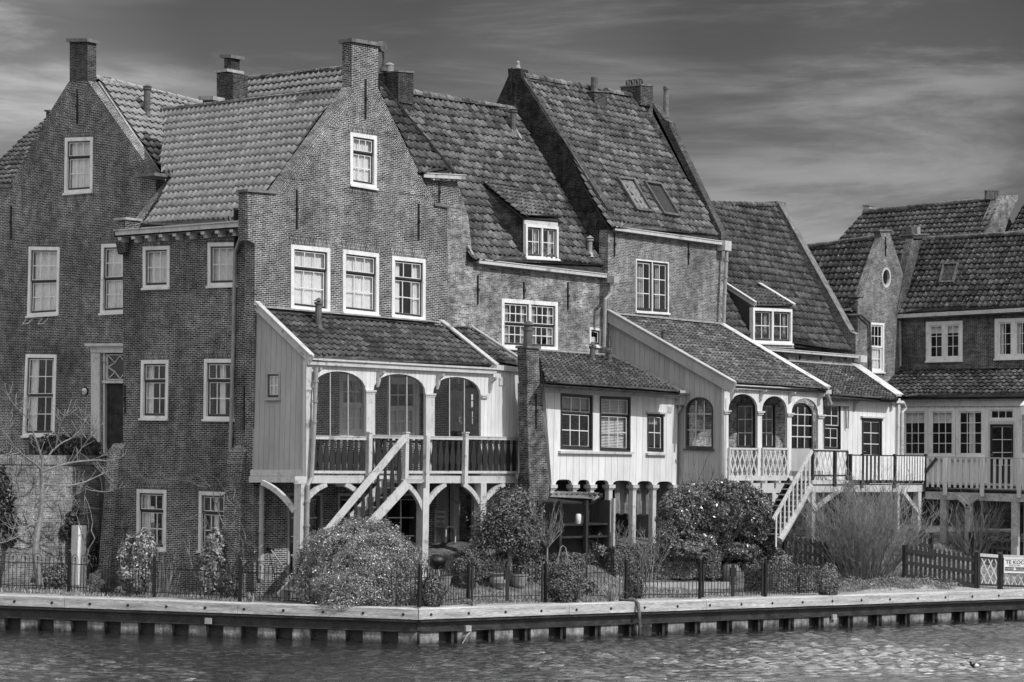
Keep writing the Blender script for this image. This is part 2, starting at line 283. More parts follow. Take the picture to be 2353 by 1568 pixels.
def window(parent, q, n=NR, cols=3, rows=(1, 2), bays=1, fw=.09, fmat='frame_white', smat='sash_dark', mmat='frame_white', cur=None, sill=.05, mw=.026, sw=.05, proud=.02, deep=.10, name='window', top=None, arch=0, cmat='curtain_white', inset=0):
    q = [np.asarray(p, float) for p in q]; W_ = np.linalg.norm(q[1] - q[0]); H_ = np.linalg.norm(q[3] - q[0]); a = fw / W_; b = fw / H_; tp = (top if top is not None else fw) / H_
    mb = MB(); pbox(mb, q, 0, a, 0, 1, -deep, proud, n); pbox(mb, q, 1 - a, 1, 0, 1, -deep, proud, n); pbox(mb, q, a, 1 - a, 0, b, -deep, proud, n); pbox(mb, q, a, 1 - a, 1 - tp, 1, -deep, proud, n)
    if sill: pbox(mb, q, -.02 / W_, 1 + .02 / W_, -.03 / H_, .03 / H_, -deep, proud + sill, n)
    for k in range(1, bays):
        c = a + (1 - 2 * a) * k / bays; pbox(mb, q, c - a * .45, c + a * .45, b, 1 - tp, -deep, proud - .004, n)
    wo = mb.build(name, fmat, parent)
    for k in range(bays):
        s0 = a + (1 - 2 * a) * k / bays + (a * .45 if k else 0); s1 = a + (1 - 2 * a) * (k + 1) / bays - (a * .45 if k < bays - 1 else 0)
        t0, t1 = b, 1 - tp; tot = sum(rows); cuts = [t1]
        for r in rows: cuts.append(cuts[-1] - (t1 - t0) * r / tot)
        for ri, r in enumerate(rows):
            hi, lo = cuts[ri], cuts[ri + 1]; w1 = -.02 - .035 * ri; w0 = w1 - .035; S1 = sw / W_; S2 = sw / H_
            mb = MB(); pbox(mb, q, s0, s0 + S1, lo, hi, w0, w1, n); pbox(mb, q, s1 - S1, s1, lo, hi, w0, w1, n)
            pbox(mb, q, s0 + S1, s1 - S1, lo, lo + S2 * (1.3 if ri == len(rows) - 1 else .9), w0, w1, n); pbox(mb, q, s0 + S1, s1 - S1, hi - S2 * .8, hi, w0, w1, n)
            m1, m2 = mw / W_, mw / H_; ia, ib, ja, jb = s0 + S1, s1 - S1, lo + S2, hi - S2 * .8
            # pale inner edge of the sash, then the glazing bars
            for (x0, x1, y0, y1) in ((ia, ia + m1 * .7, ja, jb), (ib - m1 * .7, ib, ja, jb), (ia + m1 * .7, ib - m1 * .7, ja, ja + m2 * .7), (ia + m1 * .7, ib - m1 * .7, jb - m2 * .7, jb)): pbox(mb, q, x0, x1, y0, y1, w0 + .006, w1 - .006, n, 1)
            for c in range(1, cols): x = ia + (ib - ia) * c / cols; pbox(mb, q, x - m1 / 2, x + m1 / 2, ja + m2 * .7, jb - m2 * .7, w0 + .008, w1 - .008, n, 1)
            for c in range(1, r): y = ja + (jb - ja) * c / r; pbox(mb, q, ia + m1 * .7, ib - m1 * .7, y - m2 / 2, y + m2 / 2, w0 + .010, w1 - .010, n, 1)
            mb.build('sash', [smat, mmat], wo)
            mb = MB(); pbox(mb, q, ia, ib, ja, jb, w0 + .014, w0 + .018, n); mb.build('pane', 'glass', wo)
        if cur:
            d = s1 - s0
            if cur == 'full': curtain(wo, q, s0, s1, t0, t1, n, cmat)
            elif cur == 'sides': curtain(wo, q, s0, s0 + d * .30, t0, t1, n, cmat); curtain(wo, q, s1 - d * .22, s1, t0, t1, n, cmat)
            elif cur == 'left': curtain(wo, q, s0, s0 + d * .45, t0, t1, n, cmat)
            elif cur == 'half': curtain(wo, q, s0, s1, t0, t0 + (t1 - t0) * .55, n, cmat)
            elif cur == 'top': curtain(wo, q, s0, s1, t1 - (t1 - t0) * .25, t1, n, cmat, amp=.004)
            elif cur == 'mid': curtain(wo, q, s0 + d * .38, s0 + d * .62, t0, t1, n, cmat)
            elif cur == 'blind':
                mb = MB(); k = 34
                for i in range(k): y = t0 + (t1 - t0) * (i + .5) / k; pbox(mb, q, s0, s1, y - .28 * (t1 - t0) / k, y + .28 * (t1 - t0) / k, -.20, -.17, n)
                mb.build('blind', 'curtain_white', wo)
    return q
def door(parent, q, n=NR, cols=2, rows=3, glazed=(.3, .95), fmat='grey_paint', smat='sash_dark', fw=.07, dark=.09):
    q = [np.asarray(p, float) for p in q]; W_ = np.linalg.norm(q[1] - q[0]); H_ = np.linalg.norm(q[3] - q[0]); a = fw / W_; b = fw / H_
    mb = MB(); pbox(mb, q, 0, a, 0, 1, -.1, .02, n); pbox(mb, q, 1 - a, 1, 0, 1, -.1, .02, n); pbox(mb, q, a, 1 - a, 1 - b, 1, -.1, .02, n); d = mb.build('door_frame', fmat, parent)
    sa, sb = a + dark / W_, 1 - a - dark / W_; g0, g1 = glazed
    mb = MB(); pbox(mb, q, a, sa, 0, 1 - b, -.06, -.02, n); pbox(mb, q, sb, 1 - a, 0, 1 - b, -.06, -.02, n); pbox(mb, q, sa, sb, 0, g0, -.06, -.025, n); pbox(mb, q, sa, sb, g1, 1 - b, -.06, -.02, n)
    m1, m2 = .024 / W_, .024 / H_
    for c in range(1, cols): x = sa + (sb - sa) * c / cols; pbox(mb, q, x - m1 / 2, x + m1 / 2, g0, g1, -.05, -.03, n, 1)
    for c in range(0, rows + 1): y = g0 + (g1 - g0) * c / rows; pbox(mb, q, sa, sb, y - m2 / 2, y + m2 / 2, -.048, -.028, n, 1)
    mb.build('door', [smat, 'frame_white'], d)
    mb = MB(); pbox(mb, q, sa, sb, g0, g1, -.044, -.040, n); mb.build('pane', 'glass', d)
    mb = MB(); hq = bil(q, a + .05 / W_, .47, -.02, n); t = unit(q[1] - q[0]); mb.bar(hq, hq + n * .05, .02, .02); mb.bar(hq + n * .05, hq + n * .05 + t * .1, .018, .018); mb.build('handle', 'zinc', d)
    return q
def frame_n(P, n):       # plane basis for a pitched roof: a along the eave, b up the slope
    n = unit(n); b = unit(UP - n * (UP @ n)); a = np.cross(b, n); return n, a, b
def pitch_n(deg, kind='R'):
    p = math.radians(deg); return V(0, -math.sin(p), math.cos(p)) if kind == 'R' else V(-math.sin(p), 0, math.cos(p))
def tiles(name, mat, parent, P, n, pts, tw=.235, th=.31, amp=.042, step=.055, slab=.06, seed=0, sag=.03, jit=.010, lip=.03):
    P = np.asarray(P, float); n, a, b = frame_n(P, n); rs = np.random.RandomState(seed + 3)
    q = np.array([[(np.asarray(p) - P) @ a, (np.asarray(p) - P) @ b] for p in pts]); k = len(q)
    def iv(y):
        xs = []
        for i in range(k):
            (x0, y0), (x1, y1) = q[i], q[(i + 1) % k]
            if abs(y1 - y0) < 1e-9: continue
            t = (y - y0) / (y1 - y0)
            if -1e-6 <= t <= 1 + 1e-6: xs.append(x0 + (x1 - x0) * t)
        return (min(xs), max(xs)) if xs else None
    b0, b1 = q[:, 1].min(), q[:, 1].max(); nr = max(1, int(math.ceil((b1 - b0) / th))); vv, ff, uu, fl = [], [], [], []; base = 0
    def prof(x):   # pantile: broad trough, narrow roll
        f = (x / tw) % 1; return amp * (np.cos(2 * np.pi * f) * .75 + np.cos(4 * np.pi * f + .9) * .3)
    for r in range(nr):
        ya = b0 + r * th; yb = min(b1, ya + th); e = (yb - ya) * .02
        ia, ib = iv(ya + e), iv(yb - e)
        if ia is None or ib is None: continue
        lo, hi = min(ia[0], ib[0]), max(ia[1], ib[1]); g = np.arange(math.floor(lo / tw * 7), math.ceil(hi / tw * 7) + 1) * tw / 7
        if len(g) < 2: continue
        xa, xb = np.clip(g, *ia), np.clip(g, *ib); j = rs.uniform(-jit, jit, 4000)[(np.floor((g - lo) / tw).astype(int)) % 4000]; jy = rs.uniform(-.012, .012, 4000)[(np.floor((g - lo) / tw).astype(int)) % 4000]
        sg = lambda x, y: sag * (np.sin(x * .55 + seed) * .6 + np.sin(x * 1.3 + y * .9 + seed * 2) * .4)
        rowsv = [(xa, ya + jy - .02, prof(xa) * .2 - lip), (xa, ya + jy - .02, prof(xa) + step + j), (xb, np.full_like(xb, yb), prof(xb) + j * .3)]
        m_ = len(g)
        for (x, y, h) in rowsv:
            y = np.broadcast_to(y, x.shape); hh = h + sg(x, y); vv.append(P + np.outer(x, a) + np.outer(y, b) + np.outer(hh, n)); uu.append(np.stack([g / tw, np.full(m_, r + .5)], 1))
        i = np.arange(m_ - 1); keep = np.maximum(xa[1:] - xa[:-1], xb[1:] - xb[:-1]) > 1e-5; i = i[keep]
        for s in (0, 1): ff.append(np.stack([base + s * m_ + i, base + s * m_ + i + 1, base + (s + 1) * m_ + i + 1, base + (s + 1) * m_ + i], 1)); fl.append(np.full(len(i), s == 0))
        base += 3 * m_
    v = np.concatenate(vv); f = np.concatenate(ff); uvv = np.concatenate(uu); uv = uvv[f.ravel()]
    # centre the uv of a face inside its own tile
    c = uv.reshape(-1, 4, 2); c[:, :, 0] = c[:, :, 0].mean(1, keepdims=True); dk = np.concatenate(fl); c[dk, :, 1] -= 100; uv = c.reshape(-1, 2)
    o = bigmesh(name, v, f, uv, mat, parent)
    if slab:
        mb = MB(); mb.prism([P + a * x + b * y - n * .06 for x, y in q], -n * slab); mb.build('roof_boarding', 'timber_dark', parent if parent else None)
    return o
def ridge(mat, parent, p, q, r=.13, name='ridge', L_=.36):
    mb = MB(); p = np.asarray(p, float); q = np.asarray(q, float); d = q - p; ln = np.linalg.norm(d); k = max(1, int(ln / L_)); d = d / ln; s = unit(np.cross(d, UP)); u = np.cross(s, d); rs = random.Random(int(ln * 100))
    for i in range(k):
        A = p + d * (ln * i / k); B = p + d * (ln * (i + 1) / k + .04); ra, rb = r * rs.uniform(.95, 1.05), r * .86
        ra_ = [A + s * ra * math.cos(t) + u * (ra * math.sin(t) - .03) for t in np.linspace(-.25, math.pi + .25, 8)]; rb_ = [B + s * rb * math.cos(t) + u * (rb * math.sin(t) - .03) for t in np.linspace(-.25, math.pi + .25, 8)]
        for j in range(7): mb.poly([ra_[j], ra_[j + 1], rb_[j + 1], rb_[j]], uv=[(i + .5, j * .0 + .5)] * 4)
        mb.poly(ra_, uv=[(i + .5, .5)] * 8)
    return mb.build(name, mat, parent)
def rear(parent, pts, off=(0, 0, -.12), mat='tile_dark'):
    mb = MB(); mb.prism(pts, V(*off)); mb.build('rear_roof', mat, parent)
def chimney(parent, q, n, depth, mat='brick_gable', cap=.07, caph=.09, capmat='stone_dark', name='chimney', flare=0, root=False):
    q = [np.asarray(p, float) for p in q]; mb = MB(); mb.prism(q, -n * depth); o = mb.build(name, mat, parent)
    if cap:
        t = unit(q[1] - q[0]) ; a, b = q[3], q[2]; mb = MB()
        mb.prism([a - t * cap - n * -cap, b + t * cap - n * -cap, b + t * cap - n * (depth + cap), a - t * cap - n * (depth + cap)], UP * caph); c = mb.build('cap', capmat, o)
    return o
def gutter(parent, p, q, w=.14, h=.12, mat='white_paint', name='gutter', n=NR):
    mb = MB(); p = np.asarray(p, float); q = np.asarray(q, float); up = V(0, 0, 1); o = n * w
    # open box: floor, front board with a lip, back, ends
    mb.prism([p, q, q + o, p + o], up * .02); mb.prism([p + o, q + o, q + o + up * h, p + o + up * h], n * .02); mb.prism([p + o + up * (h - .025), q + o + up * (h - .025), q + o + up * h, p + o + up * h], n * .045)
    mb.prism([p, q, q + up * h, p + up * h], -n * .02); e = unit(q - p)
    for x in (p, q - e * .02): mb.prism([x, x + o, x + o + up * h, x + up * h], e * .02)
    return mb.build(name, mat, parent)
def pipe(parent, pts, r=.045, mat='zinc', name='downpipe', clips=True):
    mb = MB(); mb.tube(pts, r, 8)
    for a, b in zip(pts[:-1], pts[1:]):
        if np.linalg.norm(np.asarray(b) - a) > 1.5:
            for t in np.arange(.2, .95, .3): c = np.asarray(a) * (1 - t) + np.asarray(b) * t; d = unit(np.asarray(b, float) - a); mb.tube([c - d * .03, c + d * .03], r * 1.35, 8)
    return mb.build(name, mat, parent, smooth=False)
def anchor(parent, p, q, n, name='wall_anchor'):
    mb = MB(); p = np.asarray(p, float) + n * .02; q = np.asarray(q, float) + n * .02; t = V(1, 0, 0) if abs(n[1]) > .5 else V(0, 1, 0); mb.bar(p, q, .045, .035, side=t)
    mid = p * .5 + q * .5; mb.bar(mid - n * .03, mid + n * .05, .06, .08); mb.build(name, 'iron', parent)
def lintel(parent, q, n, mat='brick_gable', h=.22, up=True):
    q = [np.asarray(p, float) for p in q]; t = unit(q[1] - q[0]); mb = MB(); a, b = (q[3], q[2]) if up else (q[0] - UP * (h + .04), q[1] - UP * (h + .04))
    W_ = np.linalg.norm(b - a); pts = [a - t * .06 + n * .004, b + t * .06 + n * .004, b + t * .06 + n * .004 + UP * h, a - t * .06 + n * .004 + UP * h]
    mb.prism(pts, -n * .02); mb.uv[0] = [(0, 0), (0, W_ + .12), (h * .9, W_ + .12), (h * .9, 0)]; mb.build('brick_lintel' if up else 'brick_sill', mat, parent)
def tumbling(mb, P, Q, n, k, inward, size=None):
    """brick triangles laid square to a raked gable edge from P (top) to Q (bottom)"""
    P = np.asarray(P, float) + n * .004; Q = np.asarray(Q, float) + n * .004; h = unit(V(inward, 0, 0) if abs(n[1]) > .5 else V(0, inward, 0))
    for i in range(k):
        A = P + (Q - P) * i / k; B = P + (Q - P) * (i + 1) / k; l = np.linalg.norm(B - A); d = unit(B - A); cs = abs(d @ h); C = B + h * l / max(cs, .3) * .98; e = unit(C - A)
        uv = [((p - P) @ e, (p - P) @ d) for p in (A, B, C)]; mb.poly([A, B, C], uv=uv)
def archpts(pl, x0, x1, yt, ys, yb, n=12, dy=0):
    """pixel outline of an arched opening, dy = drop of its right side"""
    o = []; xm = (x0 + x1) / 2; rx = (x1 - x0) / 2
    sl = lambda x: dy * (x - x0) / (x1 - x0)
    o.append(pl(x0, yb)); o.append(pl(x1, yb + sl(x1)))
    for i in range(n + 1):
        t = math.pi * i / n; x = xm + rx * math.cos(t); o.append(pl(x, ys - (ys - yt) * math.sin(t) ** .85 + sl(x)))
    return o
def verge(parent, p, q, w=.05, h=.22, mat='white_paint', name='barge_board', up=.06):
    p = np.asarray(p, float) + UP * max(up, .07) * .8; q = np.asarray(q, float) + UP * max(up, .07) * .8
    mb = MB(); p = np.asarray(p, float); q = np.asarray(q, float); mb.bar(p, q, w, h); mb.bar(p + UP * (h / 2 + .01), q + UP * (h / 2 + .01), w + .12, .03); return mb.build(name, mat, parent)
def vent(parent, base, h=.5, r=.08, mat='flue', cowl=1.35, name='vent_pipe'):
    mb = MB(); b = np.asarray(base, float); mb.tube([b - UP * .25, b + UP * h], r, 10); mb.tube([b + UP * h * .98, b + UP * (h + .04)], [r * cowl, r * cowl], 10); mb.tube([b + UP * (h + .07), b + UP * (h + .16)], [r * cowl * 1.15, r * .2], 10); mb.tube([b + UP * (h + .03), b + UP * (h + .08)], r * .6, 6)
    mb.tube([b - UP * .10, b + UP * .06], [r * 2.0, r * 1.15], 10); return mb.build(name, mat, parent)
def boards(parent, pts, n, mat, name, pitch=.17, thick=.04, holes=(), room=0, gap=.006):
    """board wall: sheet with raised cover edges between vertical boards"""
    o = wall(name, mat, parent, pts, holes, n, thick, room=room)
    return o
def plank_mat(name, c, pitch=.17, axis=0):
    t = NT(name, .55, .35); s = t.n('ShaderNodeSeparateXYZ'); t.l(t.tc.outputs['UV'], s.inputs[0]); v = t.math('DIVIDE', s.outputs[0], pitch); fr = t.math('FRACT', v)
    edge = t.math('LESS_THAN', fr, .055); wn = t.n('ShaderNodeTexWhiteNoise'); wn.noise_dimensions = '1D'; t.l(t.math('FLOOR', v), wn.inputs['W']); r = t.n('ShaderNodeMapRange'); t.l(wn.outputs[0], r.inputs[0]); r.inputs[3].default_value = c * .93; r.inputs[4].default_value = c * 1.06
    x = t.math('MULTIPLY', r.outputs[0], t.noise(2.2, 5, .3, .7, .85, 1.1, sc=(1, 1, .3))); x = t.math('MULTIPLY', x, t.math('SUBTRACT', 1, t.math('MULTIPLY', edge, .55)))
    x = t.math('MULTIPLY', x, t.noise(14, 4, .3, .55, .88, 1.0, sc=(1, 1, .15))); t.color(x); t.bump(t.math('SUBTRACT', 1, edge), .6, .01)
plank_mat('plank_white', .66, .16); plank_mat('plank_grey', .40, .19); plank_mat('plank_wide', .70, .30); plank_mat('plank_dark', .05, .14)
def cheek(parent, pts, n, mat, name='cheek_wall', thick=.12):
    mb = MB(); mb.prism(pts, -np.asarray(n) * thick); return mb.build(name, mat, parent)
def baluster(parent, p, h, w, t, n, mat, style='cut'):
    """flat cut-out baluster board standing at p, w wide along t"""
    mb = MB(); prof = [(0, .72), (.10, .72), (.16, .62), (.30, .98), (.45, 1.0), (.62, .78), (.80, .50), (.86, .42), (.90, .72), (.94, .50), (1, .50)] if style == 'cut' else [(0, 1), (1, 1)]
    l = [p - t * w / 2 * k + UP * h * z for z, k in prof]; r_ = [p + t * w / 2 * k + UP * h * z for z, k in prof]
    for i in range(len(prof) - 1): mb.prism([l[i], r_[i], r_[i + 1], l[i + 1]], -n * .022, caps=True)
    return mb.build('baluster', mat, parent)
def rail_run(parent, a, b, h, n, k, name='railing', rmat='white_paint', bmat='baluster_paint', bw=.205, style='cut', rw=.05, rh=.07, base=.06, skip=None):
    a = np.asarray(a, float); b = np.asarray(b, float); mb = MB(); mb.bar(a + UP * (h - rh / 2), b + UP * (h - rh / 2), rw + .03, rh); mb.bar(a + UP * (base + rh / 2), b + UP * (base + rh / 2), rw, rh); mb.bar(a + UP * (h + .012), b + UP * (h + .012), rw + .06, .022)
    o = mb.build(name, rmat, parent); t = unit(b - a)
    for i in range(k): p = a + (b - a) * (i + .5) / k + UP * (base + rh); baluster(o, p - n * 0.0, h - base - 2 * rh, bw, t, n, bmat, style)
    return o
def lattice(parent, q, n, p, slope, w=.028, mat='white_paint', name='lattice', depth=.02):
    """crossing laths clipped to the quad q; p = lath spacing (m), slope = rise per run"""
    q = [np.asarray(x, float) for x in q]; Wd = np.linalg.norm(q[1] - q[0]); Hd = np.linalg.norm(q[3] - q[0]); mb = MB(); run = Hd / slope
    for sgn, wo in ((1, 0.), (-1, depth * .55)):
        x = -run
        while x < Wd + run:
            xa, xb = (x, x + run) if sgn > 0 else (x + run, x); t0, t1 = 0., 1.
            def at(t): return xa + (xb - xa) * t
            ts = sorted([(0 - xa) / (xb - xa), (Wd - xa) / (xb - xa)]); t0, t1 = max(0, ts[0]), min(1, ts[1])
            if t1 - t0 > .04: mb.bar(bil(q, at(t0) / Wd, t0, wo, n), bil(q, at(t1) / Wd, t1, wo, n), depth * .5, w, side=n)
            x += p
    return mb.build(name, mat, parent)
def post(parent, p, top, w, mat='white_paint', name='post', capital=0):
    mb = MB(); p = np.asarray(p, float); mb.box((p[0] - w / 2, p[1] - w / 2, p[2]), (p[0] + w / 2, p[1] + w / 2, top))
    if capital: mb.box((p[0] - w / 2 - .03, p[1] - w / 2 - .03, capital), (p[0] + w / 2 + .03, p[1] + w / 2 + .03, capital + .05)); mb.box((p[0] - w / 2 - .015, p[1] - w / 2 - .015, capital - .06), (p[0] + w / 2 + .015, p[1] + w / 2 + .015, capital - .03))
    return mb.build(name, mat, parent)
def brace(parent, p, q, bow, w=.13, t=.10, mat='white_paint', name='brace', side=NR):
    """curved bracket from p (low, on the post) to q (high, under the beam)"""
    mb = MB(); p = np.asarray(p, float); q = np.asarray(q, float); c = V(*(p * .5 + q * .5)) + (UP * -1 * 0) ; d = q - p; nrm = unit(np.cross(unit(d), side)); 
    if nrm[2] > 0: nrm = -nrm
    nrm = -nrm; pts = []
    for i in range(9): s = i / 8; pts.append(p + d * s + nrm * bow * 4 * s * (1 - s))
    for a, b in zip(pts[:-1], pts[1:]): mb.bar(a, b + (b - a) * .04, t, w, side=side)
    return mb.build(name, mat, parent)
def bt(pl, x, y, z=.4): return pz(pl(x, y), z)
W3, W2, G3, W5, W6, W7, G8, RC, W9, W10, W1 = R(0), L(0), R(-1.9), R(.25), R(0), R(-2.7), R(-4.35), R(-3.1), R(0), R(3), L(2.5)
# ================================================================== house A: leftmost gable (faces left)
hA = thing('brick_house', 'dark brick house at far left with pointed gable, tall chimney and white panelled front door', 'house', (2.5, 12, 4.2))
H = []
def wA(*a, **k): H.append(window(hA, *a, n=NL, **k))
qa = quad(W1, (150, 148), (214, 213), (317, 315), (447, 442)); wA(qa, rows=(1, 2), fw=.115, cur='full'); lintel(hA, qa, NL, 'brick_side'); lintel(hA, qa, NL, 'brick_side', up=False, h=.18)
qb = quad(W1, (67, 63), (138, 135), (567, 568), (729, 724)); wA(qb, rows=(2, 2), fw=.11, cur='full'); lintel(hA, qb, NL, 'brick_side')
qc = quad(W1, (234, 231), (308, 306), (561, 559), (723, 719)); wA(qc, rows=(2, 2), fw=.11, cur='full'); lintel(hA, qc, NL, 'brick_side')
qd = quad(W1, (60, 52), (131, 126), (814, 815), (1004, 1003)); wA(qd, rows=(2, 2), fw=.11, cur='sides'); lintel(hA, qd, NL, 'brick_side')
# door with pilasters, cornice and star-patterned fanlight
qe = quad(W1, (236, 236), (306, 306), 812, 1046)
H.append(qe)
mb = MB(); qf = quad(W1, 214, 330, 790, 1047)
def px_box(mb, pl, x0, x1, y0, y1, w0, w1, n, mi=0): pbox(mb, quad(pl, x0, x1, y0, y1), 0, 1, 0, 1, w0, w1, n, mi)
px_box(mb, W1, 213, 233, 812, 1047, 0, .07, NL); px_box(mb, W1, 308, 330, 812, 1047, 0, .07, NL); px_box(mb, W1, 213, 330, 797, 811, 0, .09, NL); px_box(mb, W1, 207, 336, 790, 796, 0, .22, NL); px_box(mb, W1, 210, 333, 796.3, 799, .09, .15, NL); px_box(mb, W1, 211, 235, 1030, 1047, .07, .09, NL)
mb.build('door_surround', 'white_paint', hA)
mb = MB(); px_box(mb, W1, 236, 306, 875, 881, -.12, .03, NL); px_box(mb, W1, 236, 240, 812, 1046, -.14, -.01, NL); px_box(mb, W1, 303, 306, 812, 1046, -.14, -.01, NL); tr = mb.build('door_frame', 'white_paint', hA)
qs = quad(W1, 240, 303, 814, 874); mb = MB(); pbox(mb, qs, 0, .06, 0, 1, -.12, -.06, NL); pbox(mb, qs, .94, 1, 0, 1, -.12, -.06, NL); pbox(mb, qs, .06, .94, 0, .05, -.12, -.06, NL); pbox(mb, qs, .06, .94, .95, 1, -.12, -.06, NL)
for (a, b) in (((.5, .95), (.32, .68)), ((.32, .68), (.06, .5)), ((.06, .5), (.32, .32)), ((.32, .32), (.5, .05)), ((.5, .05), (.68, .32)), ((.68, .32), (.94, .5)), ((.94, .5), (.68, .68)), ((.68, .68), (.5, .95)), ((.06, .95), (.32, .68)), ((.06, .05), (.32, .32)), ((.94, .95), (.68, .68)), ((.94, .05), (.68, .32))):
    mb.bar(bil(qs, *a, -.085, NL), bil(qs, *b, -.085, NL), .03, .03, side=NL)
mb.build('fanlight', 'white_paint', tr); mb = MB(); pbox(mb, qs, .06, .94, .05, .95, -.10, -.095, NL); mb.build('pane', 'glass', tr)
mb = MB(); px_box(mb, W1, 240, 303, 881.5, 1041, -.14, -.10, NL); px_box(mb, W1, 246, 297, 893, 950, -.10, -.08, NL); px_box(mb, W1, 246, 297, 960, 1030, -.10, -.08, NL); px_box(mb, W1, 251, 292, 900, 943, -.08, -.07, NL); dd = mb.build('door', 'timber_dark', hA)
mb = MB(); px_box(mb, W1, 236, 310, 1041, 1048, -.1, .25, NL); mb.build('doorstep', 'stone', hA)
lampA = thing('wall_lamp', 'round caged bulkhead lamp on the dark brick wall left of the white door surround', 'lamp', W1(197, 900))
c = W1(197, 900); mb = MB(); mb.tube([c, c + NL * .04], .13, 14); mb.build('base', 'iron', lampA)
mb = MB(); 
mb.tube([c + NL * .04, c + NL * .08, c + NL * .12, c + NL * .15], [.10, .098, .07, .02], 14); mb.build('globe', 'curtain_white', lampA, smooth=True)
mb = MB(); mb.bar(c + NL * .155 - UP * .11, c + NL * .155 + UP * .11, .012, .012, side=V(0, 1, 0)); mb.bar(c + NL * .155 - V(0, .11, 0), c + NL * .155 + V(0, .11, 0), .012, .012); mb.build('cage', 'iron', lampA)
def exA(mb):
    tumbling(mb, W1(202, 190), W1(348, 397), NL, 7, 1); tumbling(mb, W1(154, 204), W1(27, 424), NL, 7, -1)
    px_box(mb, W1, 29, 147, 428, 431, 0, .01, NL); px_box(mb, W1, 216, 334, 418, 421, 0, .01, NL)
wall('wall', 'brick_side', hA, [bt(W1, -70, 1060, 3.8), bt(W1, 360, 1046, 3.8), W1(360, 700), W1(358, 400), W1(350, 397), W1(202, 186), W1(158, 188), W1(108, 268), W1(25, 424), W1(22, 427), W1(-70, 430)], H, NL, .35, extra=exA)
mb = MB(); px_box(mb, W1, -70, 29, 424, 431, -.3, .06, NL); mb.build('gable_shoulder', 'stone_dark', hA)
chimney(hA, quad(W1, 160, 201, 97, (188, 186)), NL, .34, 'brick_stack', .08, .1)
anchor(hA, W1(26, 550), W1(26, 473), NL); anchor(hA, W1(178, 285), W1(178, 205), NL)
nA = pitch_n(45.5); PA = W1(350, 397) - UP * .10; rp = lambda x, y: hit(x, y, PA, nA)
mb = MB(); mb.bar(rp(228, 189), rp(364, 394), .10, .05); mb.build('verge_mortar', 'stone', hA)
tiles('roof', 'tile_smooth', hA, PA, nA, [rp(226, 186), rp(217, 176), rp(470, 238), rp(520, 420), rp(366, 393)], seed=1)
ridge('tile_smooth', hA, rp(217, 178), rp(470, 239), .12)
vent(hA, rp(337, 262), .75, .10)
pl_ = rp(217, 178); rear(hA, [pl_, rp(470, 239), rp(470, 239) + V(0, 4.2, -4.4), pl_ + V(0, 4.2, -4.4)])
for x in (70, 105):      # small white brackets under the upper window
    mb = MB(); a = W1(x - 6, 731); b = W1(x - 6, 746); c = W1(x + 7, 744); d = W1(x + 7, 733); mb.bar(a + NL * .03, b + NL * .2, .02, .02); mb.bar(b + NL * .2, c + NL * .2, .02, .02); mb.bar(c + NL * .2, d + NL * .03, .02, .02); mb.build('window_box_bracket', 'white_paint', hA)
# roof slope seen behind house A, far left
hZ = thing('tiled_house', 'tiled roof slope and small chimney just visible behind the leftmost gable', 'house', (9, 19, 3))
nZ = pitch_n(38, 'L'); PZ = V(6.5, 16, 14.0); PZ = L(6.0)(0, 400); rz = lambda x, y: hit(x, y, PZ, nZ)
tiles('roof', 'tile_old', hZ, PZ, nZ, [rz(-80, 440), rz(60, 425), rz(118, 262), rz(100, 278), rz(-80, 440 - 0)], seed=4)
mb = MB(); a = rz(-80, 445); b = rz(60, 430); mb.prism([a, b, pz(b, 3), pz(a, 3)], V(.3, 0, 0)); mb.build('wall', 'brick_side', hZ)
chimney(hZ, quad(L(9.0), 106, 115, 257, 290), NL, .5, 'brick_stack', .05, .06)
# ================================================================== house B: lit gable with the long smooth roof to its left
hB = thing('brick_house', 'tall brick house with sunlit gable, wide chimney and white boarded gallery in front', 'house', (0, 0, .6))
H = []
def wB(q, **k): H.append(window(hB, q, n=NR, **k)); return q
q = wB(quad(W3, 804, 865, (304, 313), (426, 436)), rows=(1, 2), fw=.11, cur='full'); lintel(hB, q, NR, 'brick_gable'); lintel(hB, q, NR, 'brick_gable', up=False, h=.16)
for a in ((668, 758, (562, 571), (711, 721), 'full'), (787, 870, (573, 583), (719, 728), 'full'), (900, 977, (588, 596), (731, 740), 'sides')):
    q = wB(quad(W3, *a[:4]), rows=(1, 2), fw=.115, cur=a[4]); lintel(hB, q, NR, 'brick_gable')
for a in ((779, 845, 860, 1003), (889, 962, 868, 1010)): wB(quad(W3, *a), rows=(2, 2), fw=.12, cur='half', cols=3, smat='frame_white', mw=.035)
q1, q2, q3 = quad(W3, 660, 740, 1133, 1344), quad(W3, 776, 858, 1134, 1344), quad(W3, 884, 962, 1134, 1340)
for q in (q1, q2, q3): H.append(door(hB, q, NR, 2, 4, (.12, .93))); lintel(hB, q, NR, 'brick_gable', h=.2)
def exB(mb): tumbling(mb, W3(806, 202), W3(634, 440), NR, 8, 1); tumbling(mb, W3(870, 212), W3(999, 470), NR, 8, -1); px_box(mb, W3, 678, 803, (406, 422), (409, 425), 0, .01, NR); px_box(mb, W3, 866, 984, (436, 449), (439, 452), 0, .01, NR)
wall('wall', 'brick_gable', hB, [bt(W3, 585, 1340), bt(W3, 1003, 1340), W3(1003, 1112), W3(1029, 1108), W3(1029, 700), W3(1028, 474), W3(999, 470), W3(870, 206), W3(807, 199), W3(634, 440), W3(569, 437), W3(569, 552), W3(585, 560)], H, NR, .35, extra=exB)
ch = chimney(hB, quad(W3, (808, 808), (869, 869), (97, 107), (199, 206)), NR, .36, 'brick_gable', .08, .10)
